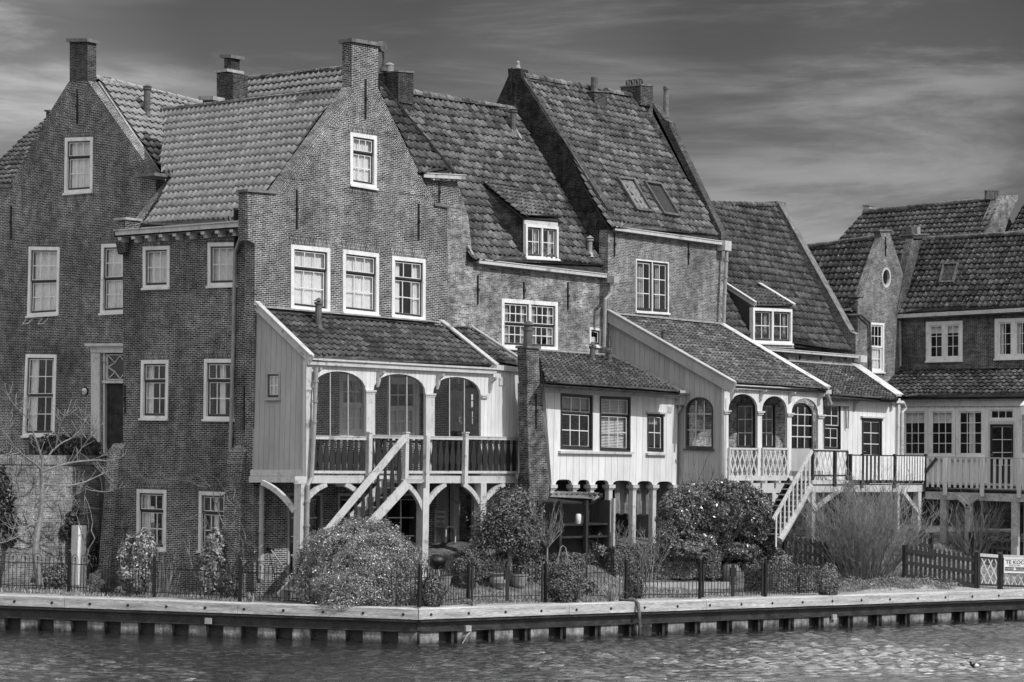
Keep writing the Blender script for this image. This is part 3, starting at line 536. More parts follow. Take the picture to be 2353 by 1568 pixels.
for a in ((565, 634, (435, 440), (441, 446)), (996, 1031, (468, 474), (473, 479))): mb = MB(); px_box(mb, W3, *a, -.37, .07, NR); mb.build('gable_shoulder', 'stone_dark', hB)
for x, y0, y1 in ((839, 183, 274), (681, 436, 526), (961, 468, 552)): anchor(hB, W3(x, y1), W3(x, y0), NR)
# side wall
H = []
for a in (((329, 329), (391, 390), (567, 565), (665, 663), (2,), 'full'), ((478, 478), (545, 545), (558, 557), (660, 658), (2,), 'full'), ((325, 323), (388, 386), (828, 827), (964, 965), (1, 2), 'sides'), ((470, 468), (538, 538), (825, 825), (966, 967), (1, 2), 'mid'), ((315, 314), (383, 382), (1124, 1126), (1264, 1267), (1, 2), 'sides'), ((458, 456), (522, 521), (1129, 1131), (1268, 1272), (1, 2), 'mid')):
    q = window(hB, quad(W2, *a[:4]), n=NL, rows=a[4], fw=.105, cur=a[5]); H.append(q); lintel(hB, q, NL, 'brick_side')
qL = W2(285, 560); 
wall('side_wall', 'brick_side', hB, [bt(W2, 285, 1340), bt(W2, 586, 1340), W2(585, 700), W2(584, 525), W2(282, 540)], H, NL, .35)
YL = W2(285, 700)[1]
mb = MB(); mb.box((.36, YL, 3), (2.6, YL + .3, 10.5)); mb.build('end_wall', 'brick_side', hB)
mb = MB(); mb.prism([W2(278, 558), W2(299, 558), W2(299, 580), W2(284, 586)], V(-.2, 0, 0)); mb.build('corbel', 'brick_side', hB)
anchor(hB, W2(288, 950), W2(288, 887), NL); anchor(hB, W2(562, 990), W2(562, 887), NL)
nB = pitch_n(49.5, 'L'); PB = V(0, 2, 10.62); rb = lambda x, y: hit(x, y, PB, nB)
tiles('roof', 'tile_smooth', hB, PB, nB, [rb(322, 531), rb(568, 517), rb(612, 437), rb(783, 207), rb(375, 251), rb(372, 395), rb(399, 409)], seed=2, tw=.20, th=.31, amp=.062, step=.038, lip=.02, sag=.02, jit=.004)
ridge('tile_dark', hB, rb(373, 252), rb(787, 206), .10)
a, b = rb(375, 251), rb(787, 206); rear(hB, [a, b, b + V(3.2, 0, -4.2), a + V(3.2, 0, -4.2)])
mb = MB(); a, b = W2(282, 547), W2(571, 527); mb.prism([a, b, b + V(-.30, 0, 0), a + V(-.30, 0, 0)], UP * .04); mb.prism([a + V(-.30, 0, 0), b + V(-.30, 0, 0), b + V(-.30, 0, .20), a + V(-.30, 0, .20)], V(.04, 0, 0)); mb.prism([a + V(-.34, 0, .17), b + V(-.34, 0, .17), b + V(-.34, 0, .205), a + V(-.34, 0, .205)], V(.05, 0, 0)); mb.prism([a, a + V(-.3, 0, 0), a + V(-.3, 0, .2), a + V(0, 0, .2)], V(0, -.03, 0)); g = mb.build('gutter', 'white_paint', hB)
for i in range(9):
    s = (i + .35) / 9; p = a * (1 - s) + b * s; mb = MB(); mb.box((p[0] - .28, p[1] - .07, p[2] - .09), (p[0], p[1] + .07, p[2] - .003)); mb.box((p[0] - .17, p[1] - .065, p[2] - .17), (p[0], p[1] + .065, p[2] - .09)); mb.build('bracket', 'white_paint', hB)
pipe(hB, [V(-.16, 0, 0) + W2(564, 531), V(-.16, 0, 0) + W2(564, 545), V(-.08, 0, 0) + W2(545, 583), V(-.08, 0, 0) + W2(541, 800), V(-.08, 0, 0) + W2(534, 1039)], .05, 'zinc')
# raking parapet at the left end of the long roof, and the two kneelers
RY = R(YL + .02); mb = MB(); mb.prism([RY(318, 530), RY(318, 512), RY(400, 408), RY(400, 440), RY(340, 530)], V(0, .28, 0)); mb.build('parapet', 'brick_gable', hB)
mb = MB(); a = W2(276, 514); mb.box((-.10, YL - .10, a[2] - .28), (.42, YL + .30, a[2] + .08)); mb.build('kneeler', 'brick_gable', hB); mb = MB(); mb.box((-.15, YL - .15, a[2] + .081), (.47, YL + .36, a[2] + .15)); mb.build('kneeler_slab', 'stone', hB)
a = RY(370, 403); mb = MB(); mb.box((a[0] - .35, YL - .1, a[2] - .05), (a[0] + .45, YL + .75, a[2] + .04)); mb.build('kneeler', 'stone_dark', hB)
# buttresses
for (x0, x1, yt, w, nm) in ((262, 290, 1024, .62, 'left'), (538, 574, 1030, .62, 'right')):
    a = W2(x0, yt); b = W2(x1, yt); mb = MB(); y0, y1 = b[1], a[1]; z = a[2]
    mb.prism([V(.0, y0, .4), V(-.52, y0, .4), V(-.24, y0, z - .35), V(-.18, y0, z - .12), V(0, y0, z + .06)], V(0, y1 - y0, 0)); mb.build('buttress', 'brick_gable', hB)
# drain pipe under the gallery
# ================================================================== boarded gallery in front of house B
gB = thing('boarded_gallery', 'raised white boarded gallery with three glazed arches, dark cut-out balusters and tiled lean-to roof', 'gallery', (3.5, -1.9, .8))
c0, c1 = W3(588, 900), G3(700, 900); XG = -.12
LG = L(XG)
qw = quad(LG, 612, 644, 856, 918)
window(gB, qw, n=NL, cols=2, rows=(2,), fw=.05, fmat='grey_paint', mw=.03, sw=.05)
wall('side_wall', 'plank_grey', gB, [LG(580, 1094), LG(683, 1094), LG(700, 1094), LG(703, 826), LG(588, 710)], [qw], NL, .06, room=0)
mb = MB(); px_box(mb, LG, 577, 694, 1080, 1094, 0, .03, NL); px_box(mb, LG, 575, 698, 1094.5, 1109, -.10, .05, NL); mb.build('base_beam', 'white_paint', gB)
pR = 35.5; nG = pitch_n(pR); PG = G3(715, 829) + V(0, -.12, 0.02); rg = lambda x, y: hit(x, y, PG, nG)
tiles('roof', 'tile_worn', gB, PG, nG, [rg(716, 827), rg(1138, 846), rg(1011, 747), rg(596, 711)], seed=6, tw=.22, th=.26, amp=.036, step=.048)
mb = MB(); mb.bar(rg(598, 708) + V(0, .05, .03), rg(1008, 743) + V(0, .05, .03), .3, .04); mb.build('lead_flashing', 'lead', gB)
verge(gB, rg(590, 709), rg(717, 832), .05, .22); verge(gB, rg(1015, 744), rg(1142, 845), .14, .06, up=.05)
tiles('roof', 'tile_worn', gB, PG, nG, [rg(1148, 838), rg(1200, 842), rg(1083, 757), rg(1026, 749)], seed=7, tw=.22, th=.26, amp=.036, step=.048)
verge(gB, rg(1084, 757), rg(1203, 836), .12, .06)
vent(gB, rg(731, 752), .62, .09)
# front: arcade
def dyx(x, y0): return y0 + (x - 719) * .055
AR = [archpts(G3, 719, 841, 851, 897, 1094, dy=5), archpts(G3, 858, 978, 857, 901, 1094, dy=5), archpts(G3, 995, 1105, 864, 906, 1094, dy=5)]
wall('arcade', 'plank_white', gB, [G3(700, 1094.5), G3(719, 1094.5)] + [G3(719, 1094.4)] + [G3(1192, 1094.5), G3(1194, 850), G3(1133, 847), G3(702, 829)], [[*a] for a in [archpts(G3, 719, 841, 851, 897, 1090, dy=5), archpts(G3, 858, 978, 857, 901, 1090, dy=5), archpts(G3, 995, 1105, 864, 906, 1090, dy=5)]], NR, .08, room=0)
mb = MB(); mb.prism([G3(700, 1094), G3(713, 1094), G3(714, 832), G3(701, 830)], V(0, -.05, 0)); mb.build('corner_post', 'white_paint', gB)
for x0, x1 in ((839.5, 859.5), (976.5, 996.5)):
    mb = MB(); yy = 898 + (x0 - 839) * .055; px_box(mb, G3, x0, x1, yy, 1090, .001, .04, NR); px_box(mb, G3, x0 - 2, x1 + 2, yy - 1, yy + 3, .0, .07, NR); px_box(mb, G3, x0 - 1, x1 + 1, yy + 5, yy + 7, .041, .055, NR); mb.build('column', 'white_paint', gB)
for x0, x1, yy in ((698, 717, 892), (1103, 1120, 907)):
    mb = MB(); px_box(mb, G3, x0, x1, yy, yy + 4, .051, .08, NR); px_box(mb, G3, x0 + 1, x1 - 1, yy + 6, yy + 8, .051, .065, NR); mb.build('capital', 'white_paint', gB)
for x, y in ((716, 850), (861, 858), (998, 864), (1119, 872)):
    mb = MB(); a = G3(x + 4, y - 5); mb.prism([a, a + V(0, -.26, 0.0), a + V(0, -.24, -.06), a + V(0, -.12, -.14), a + V(0, -.09, -.30), a + V(0, -.04, -.42), a + V(0, 0, -.44)], V(.07, 0, 0)); mb.build('bracket', 'white_paint', gB)
mb = MB(); a, b = G3(701, 838), G3(1134, 860); mb.prism([a, b, b + UP * .16, a + UP * .16], V(0, -.12, 0)); mb.prism([a + V(0, -.12, .12), b + V(0, -.12, .12), b + V(0, -.12, .17), a + V(0, -.12, .17)], V(0, -.05, 0)); a, b = G3(1135, 850), G3(1195, 856); mb.prism([a, b, b + UP * .14, a + UP * .14], V(0, -.1, 0)); mb.build('fascia', 'white_paint', gB)
for x0, x1, y0, bars in ((719, 841, 853, (762, 803)), (858, 978, 859, (898, 938)), (995, 1105, 866, (1036, 1070))):
    mb = MB(); px_box(mb, G3, x0, x1, y0, 1004, -.070, -.064, NR); gl = mb.build('pane', 'glass', gB)
    mb = MB()
    for x in bars: px_box(mb, G3, x - 1, x + 1, y0, 1004, -.062, -.045, NR)
    mb.build('glazing_bar', 'grey_paint', gl)
mb = MB(); px_box(mb, G3, 1146, 1159, 868, 886, .0, .03, NR); mb.build('vent_cover', 'white_paint', gB)
# right-hand wall of the gallery, inner lining, floor and ceiling
XR = G3(1193, 1000)[0]
LXR = L(XR - .08); qw = quad(LXR, 1072, 1104, 896, 986); window(gB, qw, n=NL, cols=2, rows=(2, 2), fw=.07, smat='frame_white', cur=None)
wall('end_wall', 'plank_white', gB, [V(XR - .08, .2, 3.95), V(XR - .08, -1.82, 3.95), V(XR - .08, -1.82, 7.1), V(XR - .08, .2, 7.1)], [qw], NL, .08, room=0)
mb = MB(); mb.box((XG + .07, -1.80, 3.98), (XG + .10, -.02, 7.0)); mb.build('inner_lining', 'plank_white', gB)
mb = MB(); mb.box((XG, -1.88, 3.93), (XR, -.01, 3.975)); mb.build('floor', 'timber_dark', gB)
mb = MB(); mb.box((XG + .1, -1.8, 6.86), (XR - .1, -.02, 6.9)); mb.build('ceiling', 'white_paint', gB)
mb = MB(); a, b = G3(700, 1109), G3(1197, 1112); z0 = (a[2] + b[2]) / 2; mb.box((a[0], -1.96, z0), (b[0], -1.78, z0 + .20)); mb.build('front_beam', 'white_paint', gB)
# railing runs
GF = R(-1.99)
def rr(x0, x1, k, ytop=1002, nm='railing', pl=GF, **kw):
    a, b = pl(x0, 1086), pl(x1, 1089); zb = pl(x0, 1089)[2]; zt = pl(x0, ytop)[2]; a[2] = b[2] = zb - .05
    return rail_run(gB, a, b, zt - zb + .05, NR, k, nm, **kw)
rr(715, 838, 9, 1003); rr(935, 1060, 9, 1003); rr(1067, 1188, 9, 1004); rr(848, 918, 5, 1001, 'gate', rmat='grey_paint')
for x in (843, 927, 1064, 1193):
    a, b = GF(x, 1113 if x > 900 else 1094), GF(x, 996); mb = MB(); mb.box((a[0] - .065, -2.11, a[2]), (a[0] + .065, -1.985, b[2])); mb.box((a[0] - .08, -2.13, b[2]), (a[0] + .08, -1.97, b[2] + .04)); mb.build('newel_post', 'white_paint', gB)
for x in (690, 971, 1103):
    a, b = G3(x, 1300), G3(x, 1112); mb = MB(); mb.box((a[0] - .12, -1.99, .5), (a[0] + .12, -1.75, b[2] + .02)); mb.box((a[0] - .15, -2.02, .5), (a[0] + .15, -1.72, 1.15)) if x == 690 else None; mb.build('post', 'white_paint', gB)
for x, d, yb, xe in ((690, 1, 1168, 748), (690, -1, 1176, 640), (971, -1, 1176, 932), (971, 1, 1176, 1022), (1103, -1, 1165, 1063), (1103, 1, 1165, 1158)):
    if x == 690 and d == -1: a = V(G3(690, yb)[0] - .05, -1.75, G3(690, yb)[2]); b = V(a[0], -.55, G3(690, 1112)[2]); brace(gB, a, b, .10, side=NL)
    else: brace(gB, G3(x, yb), G3(xe, 1113), .09, side=NR)
brace(gB, G3(828, 1140), G3(792, 1113), .03, side=NR)
mb = MB(); px_box(mb, G3, 671, 700, 1094.6, 1112, .061, .10, NR); mb.build('post_capital', 'white_paint', gB)
pipe(gB, [V(0, -.16, 0) + G3(717, 845), V(0, -.16, 0) + G3(711, 1000), V(0, -.16, 0) + G3(706, 1098), V(0, -.16, 0) + G3(697, 1115), V(0, -.16, 0) + G3(694, 1300)], .055)
pipe(gB, [V(0, -.08, 0) + W3(597, 1112), V(0, -.08, 0) + W3(594, 1330)], .07, 'grey_paint', 'drain_pipe')
pipe(gB, [V(.1, -.1, 0) + G3(1196, 852), V(.1, -.1, 0) + G3(1197, 868), V(0.1, -.15, 0) + G3(1258, 884)], .06)
for i in range(18):     # inner lights hung under the floor
    if i in (4, 9): mb = MB(); a = V(.5 + i * .35, -1.2, 3.9); mb.lathe(a, [(.05, 0), (.16, -.05), (.17, -.12), (.10, -.18), (.01, -.2)], 14); mb.build('ceiling_lamp', 'curtain_white', gB, smooth=True)
# staircase
st = thing('staircase', 'steep open white staircase with dark cut-out balusters rising to the gallery gate', 'stairs', (1.0, -3.4, .8))
GS = R(-2.15)
s0, s1 = GS(845, 1095), GS(918, 1095); t0 = GS(843, 1100); 
# flight: from under the gate down to the front left; treads run along y, the flight runs along -x
a0, a1 = R(-2.05)(846, 1097), R(-2.05)(730, 1260); 
fl = V(-1, 0, 0)
top_n, top_f = V(GS(925, 1100)[0], -3.0, 3.92), V(GS(925, 1100)[0], -2.2, 3.92)
P_ns, P_ne = R(-3.0)(930, 1118), R(-3.0)(828, 1230); dsl = unit(P_ne - P_ns)
def slopept(s, Y, dz=0): return V(P_ns[0] + dsl[0] * s, Y, P_ns[2] + dsl[2] * s + dz)
Ls = (P_ns[2] - .95) / abs(dsl[2])
mb = MB(); mb.bar(slopept(-.1, -3.0), slopept(Ls, -3.0), .06, .26, side=NR); mb.build('stringer', 'white_paint', st)
mb = MB(); mb.bar(slopept(-.1, -2.2), slopept(Ls, -2.2), .06, .26, side=NR); mb.build('stringer', 'white_paint', st)
k = 11
for i in range(k): p = slopept(Ls * (i + .4) / k, -2.6, .04); mb = MB(); mb.box((p[0] - .15, -2.97, p[2]), (p[0] + .13, -2.24, p[2] + .035)); mb.build('tread', 'grey_paint', st)
H0, H1 = R(-3.0)(930, 1008), R(-3.0)(770, 1200)
mb = MB(); mb.bar(H0, H1 + (H1 - H0) * .12, .09, .13, side=NR); mb.bar(H0 + UP * .09, H1 + (H1 - H0) * .12 + UP * .09, .12, .03, side=NR); mb.build('handrail', 'white_paint', st)
mb = MB()
for i in range(9):
    s = .06 + i * .105; p = H0 * (1 - s) + H1 * s; q = p + dsl * 0; zb = slopept((p[0] - P_ns[0]) / dsl[0], -3.0)[2]
    baluster(st, V(p[0], -2.98, zb), max(.3, p[2] - zb), .15, V(1, 0, 0), NR, 'baluster_paint')
mb = MB(); a = GS(925, 1110); mb.box((a[0] - .08, -3.06, 3.7), (a[0] + .06, -2.94, 5.1)); mb.build('newel_post', 'white_paint', st)
mb = MB(); mb.box((a[0] - .9, -3.0, 3.86), (a[0] + .06, -2.0, 3.93)); mb.build('landing', 'grey_paint', st)
# ================================================================== roof and stack behind house B
hY = thing('tiled_house', 'higher tiled roof ridge with stepped brick chimney showing behind the long smooth roof', 'house', (8, 6, 3))
PY = L(7.0)(565, 232); nY = pitch_n(50, 'L'); ry = lambda x, y: hit(x, y, PY, nY)
tiles('roof', 'tile_smooth', hY, PY, nY, [ry(555, 240), ry(800, 216), ry(800, 157), ry(566, 182)], seed=8)
ridge('tile_dark', hY, ry(566, 181), ry(800, 156), .12); a, b = ry(566, 182), ry(800, 157); rear(hY, [a, b, b + V(5, 0, -6), a + V(5, 0, -6)])
mb = MB(); a, b = ry(555, 240), ry(790, 218); mb.prism([pz(a, 4), pz(b, 4), b, a], V(.3, 0, -.1)); mb.build('wall', 'brick_side', hY)
qc_ = quad(L(5.6), 498, 535, 168, 262); c = chimney(hY, qc_, NL, .62, 'brick_stack', 0); a = L(5.6)(499, 172); mb = MB(); a, b = qc_[3], qc_[2]
mb.prism([a + V(-.04, .08, 0), V(a[0] - .04, a[1] - .5, a[2]), V(a[0] + .66, a[1] - .5, a[2]), a + V(.66, .08, 0)], UP * .09); mb.build('shoulder_slab', 'stone', c)
chimney(hY, quad(L(5.75), 515, 531, 134, 166), NL, .36, 'brick_stack', .10, .10)
qq = quad(L(5.2), 466, 490, 231, 250); c = chimney(hY, qq, NL, .7, 'brick_stack', .1, .12, 'stone')
# ================================================================== house C: old pale brick, big mottled roof, shed dormer
hC = thing('brick_house', 'old pale patched brick house with mottled steep roof, shed dormer and wide double window', 'house', (12, .25, .6))
H = []
q = quad(W5, 1152, 1281, (686, 695), (801, 807)); H.append(window(hC, q, n=NR, cols=4, rows=(2, 2), bays=2, fw=.12, cur='sides', cmat='curtain_grey'))
q = quad(W5, 1354, 1381, (752, 756), (795, 799)); H.append(window(hC, q, n=NR, cols=1, rows=(1,), fw=.07, cur='half'))
q = quad(W5, 1140, 1197, 1108, 1166); H.append(window(hC, q, n=NR, cols=3, rows=(2, 2), fw=.05, smat='frame_white', cur='left'))
q = quad(W5, 1035, 1090, 898, 988); H.append(window(hC, q, n=NR, cols=3, rows=(2, 2), fw=.16, smat='frame_white', cur='full'))
wall('wall', 'brick_old', hC, [bt(W5, 975, 1340), bt(W5, 1399, 1340), W5(1399, 1100), W5(1397, 642), W5(1087, 602), W5(1076, 500), W5(1050, 417), W5(966, 412)], H, NR, .35, room=1.1)
mb = MB(); mb.prism([W5(972, 414), W5(1049, 418), W5(1062, 462), W5(1040, 470), W5(972, 474)], V(0, -.012, 0)); mb.build('dark_brickwork', 'brick_side', hC)
for x, y0, y1 in ((1097, 633, 700), (1203, 648, 688), (1304, 649, 712), (1008, 418, 466)): anchor(hC, W5(x, y1), W5(x, y0), NR)
nC = pitch_n(54.3); PC = W5(1085, 594) + V(0, -.18, .02); rc = lambda x, y: hit(x, y, PC, nC)
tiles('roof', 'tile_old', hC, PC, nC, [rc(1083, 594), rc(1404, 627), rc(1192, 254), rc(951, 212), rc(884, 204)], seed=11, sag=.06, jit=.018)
ridge('tile_old', hC, rc(930, 209), rc(1192, 253), .13); a, b = rc(884, 204), rc(1192, 254); rear(hC, [a, b, b + V(0, 4, -5.5), a + V(0, 4, -5.5)])
mb = MB(); mb.bar(rc(1086, 590) + V(0, 0, .03), rc(885, 206) + V(0, 0, .03), .08, .08); mb.build('verge_mortar', 'lead', hC)
a, b = W5(1088, 606), W5(1404, 642); gutter(hC, a, b, .20, .13)
# small roof and wall strip between the lit gable and house C
nC4 = pitch_n(54.5); PC4 = W5(962, 395) + V(0, -.22, .05); r4 = lambda x, y: hit(x, y, PC4, nC4)
tiles('roof', 'tile_worn', hC, PC4, nC4, [r4(962, 396), r4(1042, 404), r4(873, 194), r4(868, 200)], seed=12, jit=.015)
mb = MB(); mb.bar(r4(1041, 400) + UP * .08, r4(872, 194) + UP * .08, .16, .07); mb.build('verge_board', 'timber_dark', hC)
a, b = W5(960, 409), W5(1056, 414); gutter(hC, a, b, .22, .14)
# chimney, pots, cowl
PS = rc(915, 232); YY = PS[1] - .25; RS = R(YY); qk = quad(RS, 915, 950, (166, 168), (234, 240)); c = chimney(hC, qk, NR, .95, 'brick_stack', .03, .05)
mb = MB(); a = RS(923, 160); a = V(a[0], YY + .5, qk[3][2] + .05); mb.lathe(a, [(.13, -.02), (.13, .2), (.15, .22), (.12, .26), (.05, .30)], 12); mb.build('chimney_pot', 'clay_pot', c)
mb = MB(); a = a + V(-.28, 0, 0); mb.lathe(a, [(.12, 0), (.11, .12), (.03, .13)], 12); mb.tube([a + UP * .1, a + V(-.02, -.05, .35), a + V(-.14, -.1, .62)], [.06, .05, .035], 8); mb.tube([a + V(-.17, -.16, .72), a + V(-.17, .0, .72)], .16, 14); mb.build('chimney_cowl', 'flue', c)
mb = MB(); q = [RS(908, 290), RS(955, 262), RS(951, 228), RS(914, 226)]; mb.prism([p + V(0, .05, 0) for p in q], V(0, .7, 0)); mb.build('chimney_base', 'brick_stack', c)
vent(hC, rc(1179, 305), .66, .10); mb = MB(); mb.prism([rc(1172, 303) + V(0, -.05, .06), rc(1190, 300) + V(0, -.05, .06), rc(1197, 325) + V(0, -.05, .06), rc(1184, 322) + V(0, -.05, .06)], V(0, .03, -.03)); mb.build('lead_flashing', 'lead', hC)
vent(hC, rc(1355, 584), .42, .08, 'zinc', 1.5)
# shed dormer
YD = rc(1208, 592)[1] - .02; RD = R(YD); a = RD(1206, 598); b = RD(1281, 600)
q = quad(RD, (1206, 1206), (1281, 1281), (515, 522), (594, 598)); window(hC, q, n=NR, cols=2, rows=(2,), bays=2, fw=.08, cur='sides', name='dormer_window', proud=.05)
mb = MB(); mb.prism([RD(1205, 516), RD(1282, 523), RD(1282, 508), RD(1205, 500)], V(0, .05, 0)); mb.build('fascia', 'white_paint', hC)
pD0, pD1 = RD(1205, 501), RD(1291, 510); pB = rc(1101, 424); nD = unit(np.cross(pD1 - pD0, pB - pD0)); nD = nD if nD[2] > 0 else -nD; rdm = lambda x, y: hit(x, y, pD0, nD)
tiles('dormer_roof', 'tile_old', hC, pD0 + V(0, -.1, .02), nD, [p + V(0, -.0, .0) for p in (rdm(1204, 502), rdm(1294, 511), rdm(1196, 440), rdm(1103, 424))], seed=13, tw=.2, th=.24)
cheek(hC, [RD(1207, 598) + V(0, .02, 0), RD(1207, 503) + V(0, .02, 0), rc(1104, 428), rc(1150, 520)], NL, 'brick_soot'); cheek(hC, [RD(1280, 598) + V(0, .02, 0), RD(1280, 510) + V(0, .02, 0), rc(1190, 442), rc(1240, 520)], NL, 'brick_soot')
mb = MB(); mb.prism([RD(1196, 600), RD(1290, 606), RD(1290, 598), RD(1206, 594)], V(0, -.03, 0)); mb.build('lead_apron', 'lead', hC)
# hopper and downpipes beside house D
f = V(0, -.25, 0)
RPp = R(-.15); mb = MB(); a = RPp(1408, 641); mb.box((a[0] - .12, -.3, a[2] - .13), (a[0] + .13, -.02, a[2] + .07)); mb.build('hopper', 'grey_paint', hC)
pipe(hC, [RPp(1406, 650), RPp(1403, 675), RPp(1391, 688), RPp(1388, 799)], .055)
# ================================================================== house D: high roof, sooty side gable
hD = thing('brick_house', 'tall brick house with very high steep roof, dark sooty side gable and two skylights', 'house', (18, 0, .6))
XD = R(0)(1398, 530)[0]; LD = L(XD)
H = []
q = quad(W6, 1460, 1536, (595, 603), (717, 722)); H.append(window(hD, q, n=NR, cols=2, rows=(3,), bays=2, fw=.045, sw=.08, cur='mid', cmat='curtain_grey')); lintel(hD, q, NR, 'brick_pale')
wall('wall', 'brick_pale', hD, [V(XD, 0, .4), bt(W6, 1655, 1340), W6(1655, 745), W6(1656, 562), W6(1398, 528)], H, NR, .35)
a1, a2, a3, a4 = LD(1136, 247), LD(1168, 175), LD(1167, 158), LD(1196, 158); a5 = LD(1198, 178); a6 = LD(1394, 484); a6 = V(XD, min(a6[1], .36), a6[2])
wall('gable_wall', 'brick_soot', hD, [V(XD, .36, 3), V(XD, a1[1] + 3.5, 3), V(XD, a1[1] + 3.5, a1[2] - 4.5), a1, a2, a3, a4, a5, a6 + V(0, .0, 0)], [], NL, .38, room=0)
mb = MB(); mb.prism([V(XD, .34, 3), V(XD, 0, 3), V(XD, 0, a6[2] - .55), V(XD, .02, a6[2] - .3), V(XD, .34, a6[2])], V(.30, 0, 0)); mb.build('corner_pier', 'brick_pale', hD) if False else None
anchor(hD, LD(1177, 217), LD(1177, 156), NL); anchor(hD, LD(1291, 408), LD(1291, 368), NL)
PD = W6(1405, 521) + V(.3, -.15, .02); zr = R(3.6)(1330, 196); nDr = pitch_n(52.5); rd = lambda x, y: hit(x, y, PD, nDr)
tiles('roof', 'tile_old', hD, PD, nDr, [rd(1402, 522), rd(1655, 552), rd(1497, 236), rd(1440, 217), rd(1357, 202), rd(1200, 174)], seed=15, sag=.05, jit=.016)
ridge('tile_old', hD, rd(1201, 174), rd(1360, 203), .14); ridge('tile_old', hD, rd(1392, 209), rd(1446, 219), .14)
a, b = rd(1200, 174), rd(1497, 236); rear(hD, [a, b, b + V(0, 4, -5.5), a + V(0, 4, -5.5)])
mb = MB(); mb.bar(LD(1394, 484) + V(.2, 0, .02), LD(1198, 178) + V(.2, 0, .02), .30, .05); mb.build('gable_coping', 'tile_worn', hD)
mb = MB(); a = LD(1181, 154); mb.lathe(a + V(.2, 0, -.03), [(.09, 0), (.07, .1), (.05, .12), (.07, .2), (.01, .26)], 10); mb.build('finial', 'stone', hD)
a, b = W6(1401, 530), W6(1657, 565); gutter(hD, a, b, .2, .13)
mb = MB(); a = W6(1655, 566); mb.box((a[0] - .2, -.34, a[2] - .16), (a[0] + .16, -.02, a[2] + .16)); mb.build('hopper', 'white_paint', hD)
pipe(hD, [f + W6(1656, 575), f + W6(1650, 700), f + W6(1649, 742)], .06)
for x, y0, y1 in ((1411, 535, 589), (1581, 560, 609)): anchor(hD, W6(x, y1), W6(x, y0), NR)
# right parapet
XP = W6(1655, 700)[0]; LP_ = L(XP)
mb = MB(); pts = [LP_(1500, 236), LP_(1527, 274), LP_(1529, 276), LP_(1538, 280), LP_(1540, 293), LP_(1657, 535), LP_(1657, 560), LP_(1500, 262)]
mb.prism(pts, V(.34, 0, 0)); mb.build('parapet', 'brick_stack', hD)
mb = MB(); mb.prism([V(XP, p[1], p[2]) for p in (LP_(1497, 240), LP_(1655, 556), pz(LP_(1655, 556), 4), pz(LP_(1497, 240) + V(0, 4, 0), 4), LP_(1497, 240) + V(0, 4, -5.6))], V(.3, 0, -.25)); mb.build('end_wall', 'brick_old', hD)
YC = rd(1470, 244)[1]; RK = R(YC - .1); c = chimney(hD, quad(RK, 1472, 1500, (197, 199), (241, 246)), NR, .85, 'brick_stack', .03, .05)
for i, dx in enumerate((-.15, .2, .55)):
    mb = MB(); a = V(RK(1476, 197)[0] + .1, YC + .1 + .22 * i, RK(1476, 197)[2] + .02)
    for an in range(4):
        t = an * math.pi / 4; mb.tube([a + V(math.cos(t) * .12 * math.sin(s), math.sin(t) * .12 * math.sin(s), .26 * (1 - math.cos(s)) / 2) for s in np.linspace(0, 2 * math.pi, 9)], .012, 5)
    mb.build('bird_guard', 'iron', c)
a = rd(1378, 236); mb = MB(); RV = R(a[1] - .15); q = quad(RV, 1366, 1395, (211, 213), (244, 247)); c2_ = chimney(hD, q, NR, .6, 'brick_stack', .04, .04)
mb = MB(); b = V(RV(1379, 211)[0], RV(1379, 211)[1] + .25, RV(1379, 211)[2]); mb.tube([b, b + UP * .5], .12, 12); mb.build('flue_pipe', 'flue', c2_)
mb = MB(); b = LP_(1521, 268) + V(.5, .2, 0); mb.tube([b - UP * .3, b + UP * 1.05], .095, 12); mb.tube([b + UP * 1.0, b + UP * 1.1], .11, 12); mb.build('flue_pipe', 'stone_dark', hD)
def skylight(parent, f, q, mat='zinc', blind=False):
    q = [f(*p) for p in q]; n = unit(np.cross(q[1] - q[0], q[3] - q[0])); n = n if n[2] > 0 else -n; mb = MB()   # q: bl br tr tl
    W_ = np.linalg.norm(q[1] - q[0]); H_ = np.linalg.norm(q[3] - q[0]); a, b = .07 / W_, .09 / H_
    pbox(mb, q, 0, a, 0, 1, .0, .13, n); pbox(mb, q, 1 - a, 1, 0, 1, .0, .13, n); pbox(mb, q, a, 1 - a, 0, b, 0, .12, n); pbox(mb, q, a, 1 - a, 1 - b, 1, 0, .15, n); s = mb.build('skylight', 'flue', parent)
    mb = MB(); pbox(mb, q, a, 1 - a, b, 1 - b, .09, .095, n); mb.build('pane', 'glass', s)
    mb = MB(); pbox(mb, q, a, 1 - a, b, 1 - b, .03, .04, n); mb.build('inner_lining', 'interior', s)
    if blind:
        mb = MB()
        for i in range(22): y = b + (1 - 2 * b) * (i + .5) / 22; pbox(mb, q, a * 1.3, 1 - a * 1.3, y - .012, y + .012, .06, .07, n)
        mb.build('blind', 'grey_paint', s)
skylight(hD, rd, [(1459, 487), (1497, 492), (1451, 415), (1413, 411)], blind=True); skylight(hD, rd, [(1522, 496), (1560, 502), (1514, 426), (1475, 420)])
